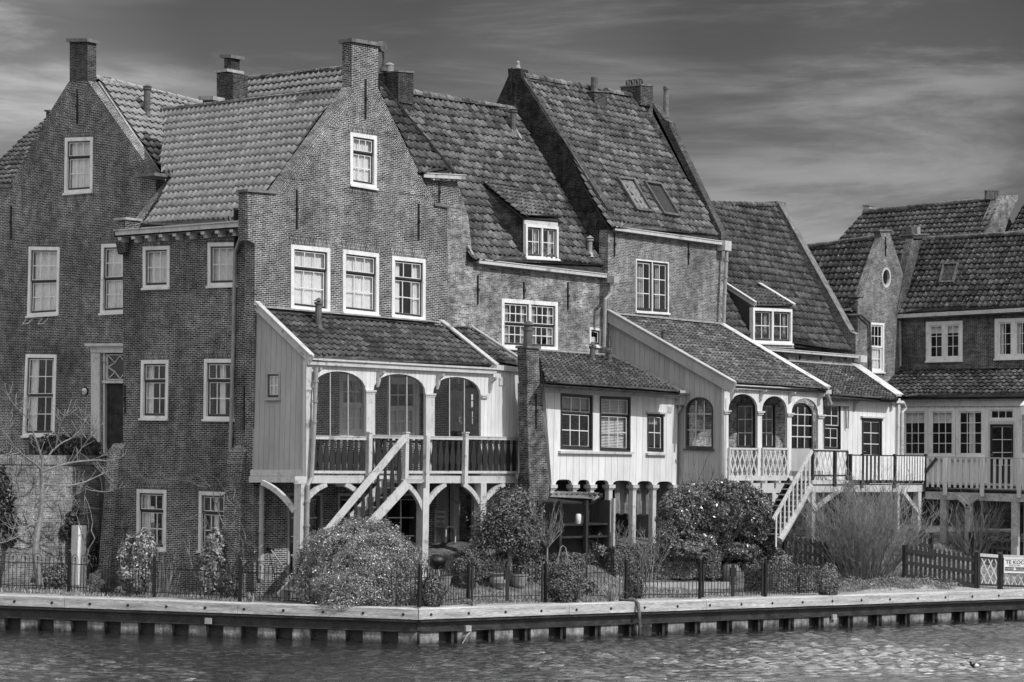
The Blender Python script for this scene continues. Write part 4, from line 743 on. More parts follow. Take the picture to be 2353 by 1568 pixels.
# ================================================================== house E
hE = thing('brick_house', 'lower brick house with steep mossy roof, two-light dormer and pale sloping coping on its right', 'house', (25, 0, .6))
wall('wall', 'brick_pale', hE, [bt(W9, 1658, 1340), bt(W9, 1966, 1340), W9(1966, 815), W9(1658, 790)], [], NR, .35, room=0)
PE = W9(1965, 806) + V(0, -.2, .0); nE = pitch_n(56); re_ = lambda x, y: hit(x, y, PE, nE)
tiles('roof', 'tile_worn', hE, PE, nE, [re_(1662, 780), re_(1953, 805), re_(1782, 471), re_(1625, 466), re_(1500, 470)], seed=17, sag=.05, jit=.015)
a, b = re_(1500, 470), re_(1782, 471); ridge('tile_worn', hE, re_(1600, 466), b, .12); rear(hE, [a, b, b + V(0, 4, -6), a + V(0, 4, -6)])
XE = W9(1963, 800)[0]; LE = L(XE)
mb = MB(); mb.prism([LE(1783, 465), LE(1950, 760), LE(1966, 768), LE(1966, 822), LE(1783, 500)], V(.34, 0, 0)); mb.build('parapet', 'brick_pale', hE)
mb = MB(); mb.bar(LE(1788, 468) + V(.15, 0, .03), LE(1952, 762) + V(.15, 0, .03), .36, .05); mb.build('gable_coping', 'stone_dark', hE)
mb = MB(); a = LE(1772, 468); mb.box((a[0] - .1, a[1] - .3, a[2] - .1), (a[0] + .5, a[1] + .5, a[2] + .06)); mb.build('coping_stone', 'flue', hE)
mb = MB(); p = LE(1783, 475); mb.prism([V(XE, 0.36, 4), V(XE, 0.36, LE(1966, 800)[2]), p, p + V(0, 4.5, -6.5), pz(p + V(0, 4.5, 0), 4)], V(.3, 0, -.3)); mb.build('end_wall', 'brick_pale', hE)
a, b = W9(1750, 806), W9(1974, 824); gutter(hE, a, b, .2, .10); mb = MB(); a = W9(1969, 832); mb.box((a[0] - .22, -.3, a[2] - .02), (a[0] + .2, -.02, a[2] + .22)); mb.build('hopper', 'white_paint', hE)
mb = MB(); mb.tube([f * .6 + W9(1787, 812), f * .6 + W9(1828, 848)], .03, 6); mb.build('stay_rod', 'iron', hE)
for x in (1837, 1885, 1942): anchor(hE, W9(x, 827), W9(x, 816), NR)
YD = re_(1728, 780)[1] - .05; RD = R(YD)
q = quad(RD, 1728, 1818, (707, 711), (789, 792)); window(hE, q, n=NR, cols=2, rows=(2,), bays=2, fw=.10, cur='sides', cmat='curtain_grey', name='dormer_window', proud=.05)
pD0, pD1 = RD(1732, 703), RD(1826, 706); pB = re_(1659, 654); nD = unit(np.cross(pD1 - pD0, pB - pD0)); nD = nD if nD[2] > 0 else -nD; rdm = lambda x, y: hit(x, y, pD0, nD)
tiles('dormer_roof', 'tile_worn', hE, pD0, nD, [rdm(1735, 703), rdm(1822, 706), rdm(1748, 659), rdm(1662, 654)], seed=18, tw=.2, th=.24)
verge(hE, rdm(1660, 655), rdm(1736, 704), .05, .16); verge(hE, rdm(1746, 657), rdm(1825, 705), .16, .05, up=.03)
cheek(hE, [RD(1730, 790) + V(0, .03, 0), RD(1730, 706) + V(0, .03, 0), re_(1662, 658), re_(1700, 730)], NL, 'plank_dark'); cheek(hE, [RD(1817, 792) + V(0, .03, 0), RD(1817, 710) + V(0, .03, 0), re_(1745, 662), re_(1780, 730)], NL, 'plank_dark')
mb = MB(); mb.prism([RD(1722, 797), RD(1824, 801), RD(1818, 790), RD(1728, 788)], V(0, -.03, 0)); mb.build('lead_apron', 'lead', hE)
# ================================================================== house F: narrow stair-tower gable with oval window
hF = thing('brick_house', 'narrow brick gable with an oval window and one tall white window, roof to its left', 'house', (36, 3, .6))
H = []
q = quad(W10, 1999, 2031, (741, 743), (856, 857)); H.append(window(hF, q, n=NR, cols=3, rows=(2, 2), fw=.09, smat='frame_white', cur='half')); lintel(hF, q, NR, 'brick_tower', h=.14)
ov = [W10(2036 + 10.5 * math.cos(t), 638 - 23.5 * math.sin(t)) for t in np.linspace(0, 2 * math.pi, 25)[:-1]]; H.append(ov)
cc = sum(ov) / len(ov); ri = [cc + (p - cc) * .78 for p in ov]; mb = MB()
for i in range(24): j = (i + 1) % 24; mb.prism([ov[i], ov[j], ri[j], ri[i]], V(0, .1, 0)); mb.prism([ov[i] + V(0, -.02, 0), ov[j] + V(0, -.02, 0), ri[j] + V(0, -.02, 0), ri[i] + V(0, -.02, 0)], V(0, .019, 0))
ow = mb.build('oval_window', 'white_paint', hF); mb = MB(); mb.prism([p + V(0, .04, 0) for p in ri], V(0, .006, 0)); mb.build('pane', 'glass', ow)
mb = MB()
for i in range(24):
    j = (i + 1) % 24; A, B = cc + (ov[i] - cc) * 1.02, cc + (ov[j] - cc) * 1.02; C, D = cc + (ov[j] - cc) * 1.3, cc + (ov[i] - cc) * 1.3; mb.poly([x + V(0, -.012, 0) for x in (A, B, C, D)], uv=[(0, i * .055), (0, i * .055 + .055), (.12, i * .055 + .055), (.12, i * .055)])
mb.build('brick_ring', 'brick_tower', hF)
wall('wall', 'brick_tower', hF, [bt(W10, 1971, 1340), bt(W10, 2073, 1340), W10(2073, 900), W10(2074, 650), W10(2083, 642), W10(2077, 634), W10(2046, 541), W10(2046, 531), W10(2020, 529), W10(2026, 545), W10(1977, 682), W10(1971, 690)], H, NR, .3, extra=lambda mb: (tumbling(mb, W10(2027, 546), W10(1978, 680), NR, 6, 1), tumbling(mb, W10(2046, 542), W10(2076, 632), NR, 4, -1)))
a = W10(1971, 690); mb = MB(); mb.box((a[0], 3.31, 3), (a[0] + .3, 12, a[2] - .1)); mb.build('side_wall', 'brick_far', hF)
mb = MB(); px_box(mb, W10, 2018, 2048, 528, 532, -.3, .06, NR); px_box(mb, W10, 1967, 1984, 677, 683, -.35, .05, NR); mb.build('gable_cap', 'stone_dark', hF)
anchor(hF, W10(2034, 590), W10(2034, 545), NR)
PF = V(a[0] + .05, 5, a[2] - .15); nF = pitch_n(56, 'L'); rf = lambda x, y: hit(x, y, PF, nF)
tiles('roof', 'tile_dark', hF, PF, nF, [rf(1965, 713), rf(1880, 716), rf(1800, 574), rf(1845, 569), rf(2011, 546)], seed=19, jit=.015)
A, B = rf(1800, 574), rf(2016, 545); ridge('tile_dark', hF, A, B, .13); rear(hF, [A, B, B + V(3.2, 0, -4.8), A + V(3.2, 0, -4.8)])
LF = L(a[0] - .02); A, B = LF(1960, 716), LF(1922, 719); mb = MB(); mb.prism([A, B, B + V(-.16, 0, 0), A + V(-.16, 0, 0)], UP * .03); mb.prism([A + V(-.16, 0, 0), B + V(-.16, 0, 0), B + V(-.16, 0, .12), A + V(-.16, 0, .12)], V(.02, 0, 0)); mb.build('gutter', 'zinc', hF)
g_ = V(0, -.1, 0); pipe(hF, [LF(1930, 716) + V(-.12, 0, -.05), LF(1955, 722) + V(-.12, 0, -.05), g_ + W10(1973, 724), g_ + W10(1994, 743), g_ + W10(1996, 856)], .05, 'flue')
# ================================================================== house G: right-hand house, dark lichened roof
X11 = W10(2070, 800)[0]; W11 = L(X11)
hG = thing('brick_house', 'dark brick house at far right with lichen-spotted roof, white casements and a garden room', 'house', (X11, -2, .6))
H = []
q = quad(W11, 2128, 2212, (740, 737), (832, 830)); H.append(window(hG, q, n=NL, cols=2, rows=(3,), bays=2, fw=.14, smat='frame_white', cur='top')); lintel(hG, q, NL, 'brick_far', h=.15)
q = quad(W11, 2286, 2372, (733, 730), (827, 825)); H.append(window(hG, q, n=NL, cols=2, rows=(3,), bays=2, fw=.14, smat='frame_white', cur='sides')); lintel(hG, q, NL, 'brick_far', h=.15)
wall('wall', 'brick_far', hG, [bt(W11, 2070, 1340), bt(W11, 2440, 1340), W11(2440, 800), W11(2440, 712), W11(2069, 733)], H, NL, .35)
PG2 = W11(2062, 722) + V(-.2, 0, .02); nG2 = pitch_n(47, 'L'); rg2 = lambda x, y: hit(x, y, PG2, nG2)
tiles('roof', 'tile_mossy', hG, PG2, nG2, [rg2(2066, 722), rg2(2440, 704), rg2(2440, 531), rg2(2352, 536), rg2(2116, 550)], seed=21, jit=.016, amp=.036, step=.045)
A, B = rg2(2117, 551), rg2(2440, 531); ridge('tile_dark', hG, A, B, .15); rear(hG, [A, B, B + V(4, 0, -4.5), A + V(4, 0, -4.5)])
A, B = W11(2054, 735), W11(2440, 715); mb = MB(); mb.prism([A, B, B + V(-.28, 0, 0), A + V(-.28, 0, 0)], UP * .03); mb.prism([A + V(-.28, 0, 0), B + V(-.28, 0, 0), B + V(-.28, 0, .18), A + V(-.28, 0, .18)], V(.03, 0, 0)); mb.prism([A, A + V(-.28, 0, 0), A + V(-.28, 0, .18), A + V(0, 0, .18)], V(0, -.03, 0)); mb.build('gutter', 'white_paint', hG)
yE = W11(2440, 760)[1] + .1; er = rg2(2440, 531); eb = W11(2440, 712); mb = MB(); mb.prism([V(X11 + .36, yE, .5), V(X11 + .36, yE, eb[2] + .1), V(er[0], yE, er[2] - .2), V(er[0] + 4, yE, er[2] - 4.8), V(er[0] + 4, yE, .5)], V(0, .35, 0)); mb.build('end_wall', 'brick_far', hG)
skylight(hG, rg2, [(2159, 654), (2193, 653), (2205, 608), (2169, 610)])
Y11 = rg2(2066, 722)[1]; RP_ = R(Y11 + .02)
mb = MB(); mb.prism([RP_(2060, 724), RP_(2073, 722), RP_(2119, 549), RP_(2096, 549), RP_(2078, 628), RP_(2066, 690)], V(0, .3, 0)); mb.build('parapet', 'brick_far', hG)
c = chimney(hG, quad(RP_, 2099, 2131, (541, 540), (552, 552)), NR, .6, 'brick_stack', .04, .05)
for x in (2107, 2120):
    mb = MB(); a = RP_(x, 539) + V(0, .3, .03); mb.box((a[0] - .13, a[1] - .13, a[2]), (a[0] + .13, a[1] + .13, a[2] + .28)); mb.build('chimney_pot', 'flue' if x < 2110 else 'clay_pot', c)
pipe(hG, [W11(2071, 738) + V(-.1, 0, 0), W11(2072, 842) + V(-.1, 0, 0), W11(2060, 852) + V(-.15, 0, 0), L(X11 - 1.3)(2030, 880)], .05, 'zinc')
# far roofs
hH = thing('tiled_house', 'far tiled roof with brick end parapet and row of chimney pots above the right-hand roof', 'house', (46, 2, 3))
PH_ = L(45)(1920, 560); nH = pitch_n(47, 'L'); rh = lambda x, y: hit(x, y, PH_, nH)
tiles('roof', 'tile_dark', hH, PH_, nH, [rh(1890, 592), rh(2270, 575), rh(2258, 545), rh(2303, 456), rh(1985, 487)], seed=23, tw=.24, amp=.036)
A, B = rh(1985, 487), rh(2303, 456); ridge('tile_dark', hH, A, B, .15); rear(hH, [A, B, B + V(5, 0, -5), A + V(5, 0, -5)])
RQ = R(B[1] - .05); mb = MB(); mb.prism([RQ(2256, 560), RQ(2303, 449), RQ(2339, 449), RQ(2339, 461), RQ(2322, 490), RQ(2300, 560)], V(0, .45, 0)); mb.build('parapet', 'brick_tower', hH)
for i in range(5):
    mb = MB(); a = RQ(2282 + i * 6, 452) + V(0, .3, 0); mb.lathe(a, [(.09, -.1), (.09, .22), (.1, .24), (.1, .27)], 10); mb.build('chimney_pot', 'flue', hH)
c = chimney(hH, quad(L(A[0]), 1983, 1997, 474, 492), NL, .4, 'stone', .03, .04)
mb = MB(); a = rh(1890, 592); b = rh(2270, 575); mb.prism([a, b, pz(b, 3), pz(a, 3)], V(.3, 0, -.1)); mb.build('wall', 'brick_far', hH)
hI = thing('tiled_house', 'sliver of mossy tiled roof at the right edge beyond the brick end parapet', 'house', (46, -8, 3))
PI_ = L(45)(2307, 545); ri_ = lambda x, y: hit(x, y, PI_, nH)
tiles('roof', 'tile_mossy', hI, PI_, nH, [ri_(2300, 560), ri_(2440, 552), ri_(2440, 462), ri_(2352, 468)], seed=24, tw=.24)
mb = MB(); a = ri_(2300, 560); b = ri_(2440, 552); mb.prism([a, b, pz(b, 3), pz(a, 3)], V(.3, 0, -.1)); mb.build('wall', 'brick_far', hI)
# ================================================================== garden room on house G
X12 = X11 - 2.0; W12 = L(X12)
gR = thing('garden_room', 'raised white garden room with wide multi-pane windows and glazed door under tiled lean-to', 'garden room', (X12, -3, 3.5))
H = []
for i, (x0, x1) in enumerate(((2072, 2132), (2133.5, 2195), (2197, 2263))):
    q = quad(W12, x0, x1, (940, 939), (1052, 1052)); H.append(window(gR, q, n=NL, cols=3, rows=(4,), fw=.10, smat='frame_white', cur=('top', 'top', 'mid')[i]))
q = quad(W12, 2271, 2333, (938, 938), (968, 968)); H.append(window(gR, q, n=NL, cols=3, rows=(1,), fw=.06, smat='frame_white', sill=0))
q = quad(W12, 2271, 2333, 971, 1112); H.append(door(gR, q, NL, 2, 3, (.30, .93), fmat='white_paint'))
q = quad(W12, 2338, 2400, (939, 939), (1052, 1052)); H.append(window(gR, q, n=NL, cols=3, rows=(4,), fw=.10, smat='frame_white', cur='sides'))
wall('wall', 'plank_wide', gR, [W12(2058, 1113), W12(2440, 1113), W12(2440, 915), W12(2066, 917)], H, NL, .2, room=.8)
mb = MB(); A, B = W12(2066, 934), W12(2440, 933); mb.prism([A, B, B + UP * .28, A + UP * .28], V(-.08, 0, 0)); mb.prism([A + UP * .22, B + UP * .22, B + UP * .30, A + UP * .30], V(-.16, 0, 0)); mb.build('fascia', 'white_paint', gR)
A, B = W12(2058, 914), W12(2440, 911); mb = MB(); mb.prism([A, B, B + V(-.3, 0, 0), A + V(-.3, 0, 0)], UP * .05); mb.build('gutter', 'flue', gR)
p0 = W12(2062, 912) + V(-.28, 0, .03); p1 = W11(2072, 850); dz = math.degrees(math.atan2(p1[2] - p0[2], p1[0] - p0[0])); n12 = pitch_n(dz, 'L'); r12 = lambda x, y: hit(x, y, p0, n12)
tiles('roof', 'tile_mossy', gR, p0, n12, [r12(2064, 912), r12(2440, 909), r12(2440, 847), r12(2070, 850), r12(2034, 885)], seed=25, tw=.25, amp=.036, step=.045)
for i, (x0, x1) in enumerate(((2072, 2440),)):
    mb = MB(); A, B = W12(x0, 1053), W12(2268, 1053); mb.prism([A, B, B - UP * .07, A - UP * .07], V(-.08, 0, 0)); mb.build('sill', 'white_paint', gR)
mb = MB(); a = W12(2062, 1113); b = W12(2440, 1113); mb.box((X12 + .25, b[1], .5), (X12 + .5, a[1], a[2])); mb.build('under_wall', 'brick_soot', gR)
# ================================================================== white boarded house front (between)
wH = thing('boarded_house', 'white boarded two-storey annex with arcaded ground floor, dark sash windows and moulded cornice', 'house', (11, -2.7, .8))
H = []
for q, kw in ((quad(W7, 1288, 1361, (904, 909), (1032, 1035)), dict(rows=(1, 2), cols=3, cur='top', cmat='curtain_grey')), (quad(W7, 1378, 1448, (910, 913), (1036, 1039)), dict(rows=(1, 2), cols=3, cur='blind')), (quad(W7, 1487, 1524, (951, 953), (1037, 1039)), dict(rows=(2,), cols=2, cur='top', cmat='curtain_grey'))):
    H.append(window(wH, q, n=NR, fw=.05, fmat='sash_dark', sw=.045, sill=0, **kw))
low = []
arcs = ((1277, 1314), (1328, 1355), (1367, 1399), (1408, 1453), (1464, 1500), (1509, 1546))
for i, (x0, x1) in enumerate(arcs):
    y = 1102 + (x0 - 1277) * .02; pts = []
    for (fx, fy) in ((0, 15), (.0, 9), (.06, 4), (.18, 1), (.35, 0), (.65, 0), (.82, 1), (.94, 4), (1, 9), (1, 15)): pts.append(W7(x0 + (x1 - x0) * fx, y + fy))
    low += pts
wall('wall', 'plank_wide', wH, [W7(1268, 1117)] + low + [W7(1556, 1121), W7(1557, 915), W7(1252, 898)], H, NR, .12, room=0)
for i, x in enumerate((1270, 1321, 1361, 1403.5, 1458.5, 1504.5, 1551)):
    a, b = W7(x, 1118), W7(x, 1250); mb = MB(); mb.box((a[0] - .085, -2.70, .9), (a[0] + .085, -2.55, a[2] - .05)); mb.box((a[0] - .15, -2.76, a[2] - .05), (a[0] + .15, -2.50, a[2] + .05)); mb.box((a[0] - .12, -2.73, a[2] - .09), (a[0] + .12, -2.52, a[2] - .05)); mb.build('column', 'white_paint', wH)
mb = MB()
for k in range(4):
    A, B = W7(1250, 900 - k * 4.0), W7(1560, 917 - k * 4.0); A[2] = B[2] = (A[2] + B[2]) / 2; mb.prism([A, B, B + UP * .075, A + UP * .075], V(0, -.14 - .085 * k, 0)); mb.prism([A, A + UP * .075, pz(A + V(0, 2.4, 0), A[2] + .075), pz(A + V(0, 2.4, 0), A[2])], V(-.04 * k - .04, 0, 0))
mb.build('cornice', 'white_paint', wH)
for x0, x1, y in ((1282, 1452, 1037), (1483, 1528, 1041)): mb = MB(); A, B = W7(x0, y + 5), W7(x1, y + 9); B[2] = A[2]; mb.prism([A, B, B + UP * .07, A + UP * .07], V(0, -.1, 0)); mb.build('sill', 'white_paint', wH)
mb = MB(); A, B = W7(1483, 950), W7(1529, 952); mb.prism([A, B, B + UP * .05, A + UP * .05], V(0, -.09, 0)); mb.build('hood', 'white_paint', wH)
mb = MB(); px_box(mb, W7, 1534, 1543, 933, 949, 0.0, .02, NR)
for k in range(5): px_box(mb, W7, 1535, 1542, 935 + k * 2.6, 936.4 + k * 2.6, .02, .03, NR)
mb.build('air_vent', 'white_paint', wH)
A = W7(1252, 900); mb = MB(); mb.prism([A + V(0, .12, -4.6) * V(1, 1, 1), V(A[0], -.02, A[2] - 4.6), V(A[0], -.02, A[2] + .2), V(A[0], -2.58, A[2])], V(.1, 0, 0)); mb.build('side_wall', 'plank_wide', wH)
P7 = W7(1256, 881) + V(0, -.42, .04); t7 = R(.2)(1384, 816); n7 = pitch_n(math.degrees(math.atan2(t7[2] - P7[2], t7[1] - P7[1]))); r7 = lambda x, y: hit(x, y, P7, n7)
tiles('roof', 'tile_worn', wH, P7, n7, [r7(1253, 881), r7(1563, 900), r7(1398, 819), r7(1232, 808)], seed=27, tw=.21, th=.24, jit=.014)
mb = MB(); mb.bar(r7(1234, 808) + V(0, 0, .05), r7(1398, 819) + V(0, 0, .05), .2, .05); mb.build('lead_flashing', 'lead', wH)
vent(wH, r7(1361, 827), .38, .08, 'flue'); vent(wH, r7(1400, 832), .28, .08, 'flue')
mb = MB(); mb.box((A[0] + .12, -.9, 1.0), (A[0] + 7, -.8, 4.0)); mb.build('arcade_back_wall', 'plank_dark', wH)
mb = MB(); mb.box((A[0] + .12, -2.56, 3.9), (A[0] + 7, -.3, 3.95)); mb.build('arcade_ceiling', 'grey_paint', wH)
# ================================================================== boarded gallery 2 (house D)
g2 = thing('boarded_gallery', 'grey-sided boarded gallery with three open arches and white lattice rails beside the staircase', 'gallery', (16, -4.3, 1))
X8 = R(-4.35)(1666, 900)[0]; L8 = L(X8); gz = L8(1668, 1112)[2]
ar = [L8(1576, 1031), L8(1639, 1033)] + [L8(1607.5 + 31.5 * math.cos(t), 944 - 31 * math.sin(t)) for t in np.linspace(0, math.pi, 13)]
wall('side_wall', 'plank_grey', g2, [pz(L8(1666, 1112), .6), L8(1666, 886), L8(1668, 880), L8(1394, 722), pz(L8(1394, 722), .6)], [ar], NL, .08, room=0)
cc = sum(ar) / len(ar); mb = MB(); ri = [cc + (p - cc) * V(1, .90, .93) for p in ar]
for i in range(len(ar)): j = (i + 1) % len(ar); mb.prism([ar[i] + V(-.02, 0, 0), ar[j] + V(-.02, 0, 0), ri[j] + V(-.02, 0, 0), ri[i] + V(-.02, 0, 0)], V(.1, 0, 0))
mb.bar(L8(1573, 1033) + V(-.03, 0, 0), L8(1642, 1035) + V(-.03, 0, 0), .10, .05)
aw = mb.build('arched_window', 'sash_dark', g2); mb = MB(); y0, y1, z0, z1 = ri[1][1], ri[0][1], ri[0][2], ri[8][2]
for k in (1, 2): y = y0 + (y1 - y0) * k / 3; mb.box((X8, y - .012, z0), (X8 + .025, y + .012, z1 - .08))
for k in (1, 2): z = z0 + (z1 - z0) * k / 3; mb.box((X8 + .002, y0, z - .012), (X8 + .022, y1, z + .012))
mb.build('glazing_bar', 'white_paint', aw); mb = MB(); mb.prism([p + V(.05, 0, 0) for p in ri], V(.005, 0, 0)); mb.build('pane', 'glass', aw)
mb = MB(); A, B = L8(1394, 722), L8(1672, 884); verge(g2, A + V(-.12, 0, -.05), B + V(-.12, -.32, -.16), .09, .36, 'grey_paint')
P8 = W8 = G8(1673, 883) + V(0, -.15, .02); t8 = R(0)(1405, 724); n8 = pitch_n(math.degrees(math.atan2(t8[2] - P8[2], t8[1] - P8[1]))); r8 = lambda x, y: hit(x, y, P8, n8)
tiles('roof', 'tile_old', g2, P8, n8, [r8(1673, 882), r8(1901, 896), r8(1652, 747), r8(1402, 722)], seed=29, tw=.2, th=.22, amp=.034, step=.045, jit=.012)
mb = MB(); mb.bar(r8(1405, 724) + V(0, 0, .05), r8(1650, 747) + V(0, 0, .05), .22, .05); mb.build('lead_flashing', 'lead', g2)
verge(g2, r8(1656, 749), r8(1903, 896), .18, .06, up=.03); vent(g2, r8(1525, 786), .3, .07, 'flue')
AR = [archpts(G8, 1674, 1741, 905, 944, 1111, dy=2), archpts(G8, 1751, 1809, 910, 948, 1111, dy=2), archpts(G8, 1819, 1880, 915, 953, 1111, dy=2)]
AR = [archpts(G8, 1674, 1741, 905, 944, 1097, dy=1), archpts(G8, 1751, 1809, 910, 948, 1098, dy=1), archpts(G8, 1819, 1880, 915, 953, 1099, dy=1)]
wall('arcade', 'plank_white', g2, [G8(1663.5, 1099), G8(1891, 1102), G8(1891, 900), G8(1664, 888)], AR, NR, .08, room=0)
for x0, x1, yy in ((1663.5, 1674, 943), (1741, 1751, 945), (1809, 1819, 949), (1880, 1891, 953)):
    mb = MB(); px_box(mb, G8, x0 - 3, x1 + 3, yy, yy + 4, 0.005, .07, NR); px_box(mb, G8, x0 - 1, x1 + 1, yy + 6, yy + 8, 0.005, .05, NR); mb.build('capital', 'white_paint', g2)
for x, y in ((1678, 893), (1744, 896), (1811, 901), (1878, 906)):
    mb = MB(); a = G8(x, y); mb.prism([a, a + V(0, -.26, 0.0), a + V(0, -.24, -.06), a + V(0, -.12, -.14), a + V(0, -.09, -.30), a + V(0, -.03, -.36), a + V(0, 0, -.38)], V(.06, 0, 0)); mb.build('bracket', 'white_paint', g2)
A, B = G8(1674, 892), G8(1903, 907); B[2] = A[2] = (A[2] + B[2]) / 2; mb = MB(); mb.prism([A, B, B + UP * .13, A + UP * .13], V(0, -.13, 0)); mb.build('fascia', 'white_paint', g2)
XR8 = G8(1891, 1000)[0]
mb = MB(); mb.box((X8 + .02, -4.27, gz - .02 + .0), (XR8, -3.0, gz + .06)); mb.build('floor', 'timber_dark', g2)
H = []
RC2 = R(-3.1)
H.append(window(g2, quad(RC2, 1693, 1735, 926, 1034), n=NR, cols=2, rows=(3,), fw=.05, fmat='sash_dark', sw=.06, sill=0)); H.append(window(g2, quad(RC2, 1745, 1781, 926, 1034), n=NR, cols=2, rows=(3,), fw=.05, fmat='sash_dark', sw=.06, sill=0))
ar3 = [RC2(1814, 1034), RC2(1868, 1035)] + [RC2(1841 + 27 * math.cos(t), 952 - 26 * math.sin(t)) for t in np.linspace(0, math.pi, 13)]; H.append(ar3)
c3_ = sum(ar3) / len(ar3); ri3 = [c3_ + (p - c3_) * V(.90, 1, .94) for p in ar3]; mb = MB()
for i in range(len(ar3)): j = (i + 1) % len(ar3); mb.prism([ar3[i], ar3[j], ri3[j], ri3[i]], V(0, .08, 0))
aw3 = mb.build('arched_window', 'sash_dark', g2); mb = MB(); xs0, xs1, zs0, zs1 = ri3[0][0], ri3[1][0], ri3[0][2], ri3[8][2]
for k in (1, 2): x = xs0 + (xs1 - xs0) * k / 3; mb.box((x - .014, -3.09, zs0), (x + .014, -3.06, zs1 - .12))
for k in (1, 2, 3): z = zs0 + (zs1 - zs0) * k / 4; mb.box((xs0, -3.088, z - .014), (xs1, -3.062, z + .014))
mb.build('glazing_bar', 'frame_white', aw3); mb = MB(); mb.prism([p + V(0, .05, 0) for p in ri3], V(0, .005, 0)); mb.build('pane', 'glass', aw3)
a = V(X8 + .09, -3.1, .6); b = RC2(1892, 900); wall('inner_wall', 'brick_old', g2, [a, V(b[0], -3.1, .6), V(b[0], -3.1, 6.9), V(a[0], -3.1, 6.9)], H, NR, .2)
# railings with lattice
for x0, x1 in ((1674, 1741), (1751, 1809)):
    G8b = R(-4.40); a, b = G8b(x0, 1095), G8b(x1, 1096); mb = MB(); zt = G8b(x0, 1031)[2]; mb.bar(pz(a, zt), pz(b, zt), .07, .06); mb.bar(pz(a, a[2]), pz(b, a[2]), .05, .05); mb.bar(pz(a, a[2]) + V(.03, 0, 0), pz(a, zt) + V(.03, 0, 0), .05, .06, side=V(1, 0, 0)); mb.bar(pz(b, a[2]) - V(.03, 0, 0), pz(b, zt) - V(.03, 0, 0), .05, .06, side=V(1, 0, 0)); r_ = mb.build('railing', 'white_paint', g2)
    lattice(r_, [pz(a, a[2]), pz(b, a[2]), pz(b, zt - .02), pz(a, zt - .02)], NR, .25, 2.3, .055)
mb = MB(); px_box(mb, G8, 1820, 1863, 1031, 1099, -.06, -.02, NR); mb.build('gate', 'grey_paint', g2)
mb = MB(); a = G8(1666, 1112); b = G8(1891, 1112); mb.box((a[0] - .05, -4.45, gz - .02), (b[0], -4.27, gz - .0 + .05)) if False else mb.box((a[0] - .03, -4.5, a[2] + .10), (b[0], -4.44, a[2] + .24)); mb.box((a[0] - .03, -4.44, a[2] - .28), (b[0], -4.3, a[2] + .02)); mb.build('front_beam', 'white_paint', g2)
for i in range(7): mb = MB(); x = a[0] + .3 + i * .75; mb.box((x - .05, -4.62, a[2] + .02), (x + .05, -4.28, a[2] + .10)); mb.build('joist_end', 'white_paint', g2)
for x in (1672, 1772): p = G8(x, 1130); post(g2, V(p[0], -4.37, .6), a[2] - .28, .18, name='post')
p = G8(1790, 1150); brace(g2, p, G8(1752, 1122), .05); brace(g2, p, G8(1828, 1122), .05)
mb = MB(); p0_, p1_ = G8(1892, 905), G8(1896, 922); mb.tube([p0_ + V(0, -.15, 0), p1_ + V(.1, -.15, -.1)], .06, 8); mb.build('downpipe', 'zinc', g2)
# gutter pipe between white house and gallery side, with hopper
mb = MB(); f8 = V(-.12, 0, 0)
pipe(g2, [f8 + L8(1392, 806), f8 + L8(1408, 816), f8 + L8(1571, 900), f8 + L8(1569, 914)], .075)
mb = MB(); a = L8(1567, 921); mb.box((X8 - .3, a[1] - .16, a[2] - .14), (X8 - .02, a[1] + .16, a[2] + .14)); mb.build('hopper', 'grey_paint', g2)
pipe(g2, [f8 + L8(1567, 932), f8 + L8(1567, 940), f8 + L8(1557, 957), f8 + L8(1554, 1160)], .06, 'grey_paint')
# ================================================================== annex with dark door
an = thing('boarded_annex', 'white boarded annex with a dark glazed door and rolled awning under a lean-to tiled roof', 'annex', (25, -3.1, 1))
H = []
H.append(window(an, quad(RC, 1893, 1931, (927, 929), (1034, 1036)), n=NR, cols=2, rows=(2, 2), fw=.04, fmat='sash_dark', sill=0)); qd_ = quad(RC, 1980, 2026, (960, 962), (1107, 1108)); H.append(door(an, qd_, NR, 2, 3, (.42, .94), fmat='sash_dark'))
xa, xb = RC(1892.6, 950)[0], RC(2061, 950)[0]; zt = RC(2061, 916)[2]
zl = RC(1980, 1112)[2]; wall('wall', 'plank_wide', an, [V(xa, -3.1, zl), V(xb, -3.1, zl), V(xb, -3.1, zt), V(xa, -3.1, zt)], H, NR, .12)
mb = MB(); mb.box((xa, -2.6, .5), (xb, -2.45, zl)); mb.build('under_wall', 'brick_soot', an)
mb = MB(); mb.box((xb - .12, -2.97, .6), (xb - .02, -.02, zt)); mb.build('end_wall', 'plank_wide', an)
PN = RC(2064, 917) + V(0, -.2, .05); tn = R(-.05)(1962, 842); nN = pitch_n(math.degrees(math.atan2(tn[2] - PN[2], tn[1] - PN[1]))); rn = lambda x, y: hit(x, y, PN, nN)
tiles('roof', 'tile_mossy', an, PN, nN, [rn(1896, 909), rn(2063, 918), rn(1958, 843), rn(1800, 832)], seed=31, tw=.2, th=.24, jit=.013)
verge(an, rn(1964, 842), rn(2066, 913), .2, .06, up=.03)
mb = MB(); mb.bar(rn(1802, 832) + V(0, 0, .05), rn(1960, 843) + V(0, 0, .05), .2, .05); mb.build('mortar_flashing', 'stone', an)
A, B = RC(1892, 920), RC(2068, 926); B[2] = A[2] = (A[2] + B[2]) / 2; mb = MB(); mb.prism([A, B, B + UP * .09, A + UP * .09], V(0, -.16, 0)); mb.build('fascia', 'white_paint', an)
for x in (1960, 2044): mb = MB(); a = RC(x, 921); mb.prism([a, a + V(0, -.26, 0.0), a + V(0, -.24, -.06), a + V(0, -.12, -.14), a + V(0, -.09, -.30), a + V(0, -.03, -.36), a + V(0, 0, -.38)], V(.07, 0, 0)); mb.build('bracket', 'white_paint', an)
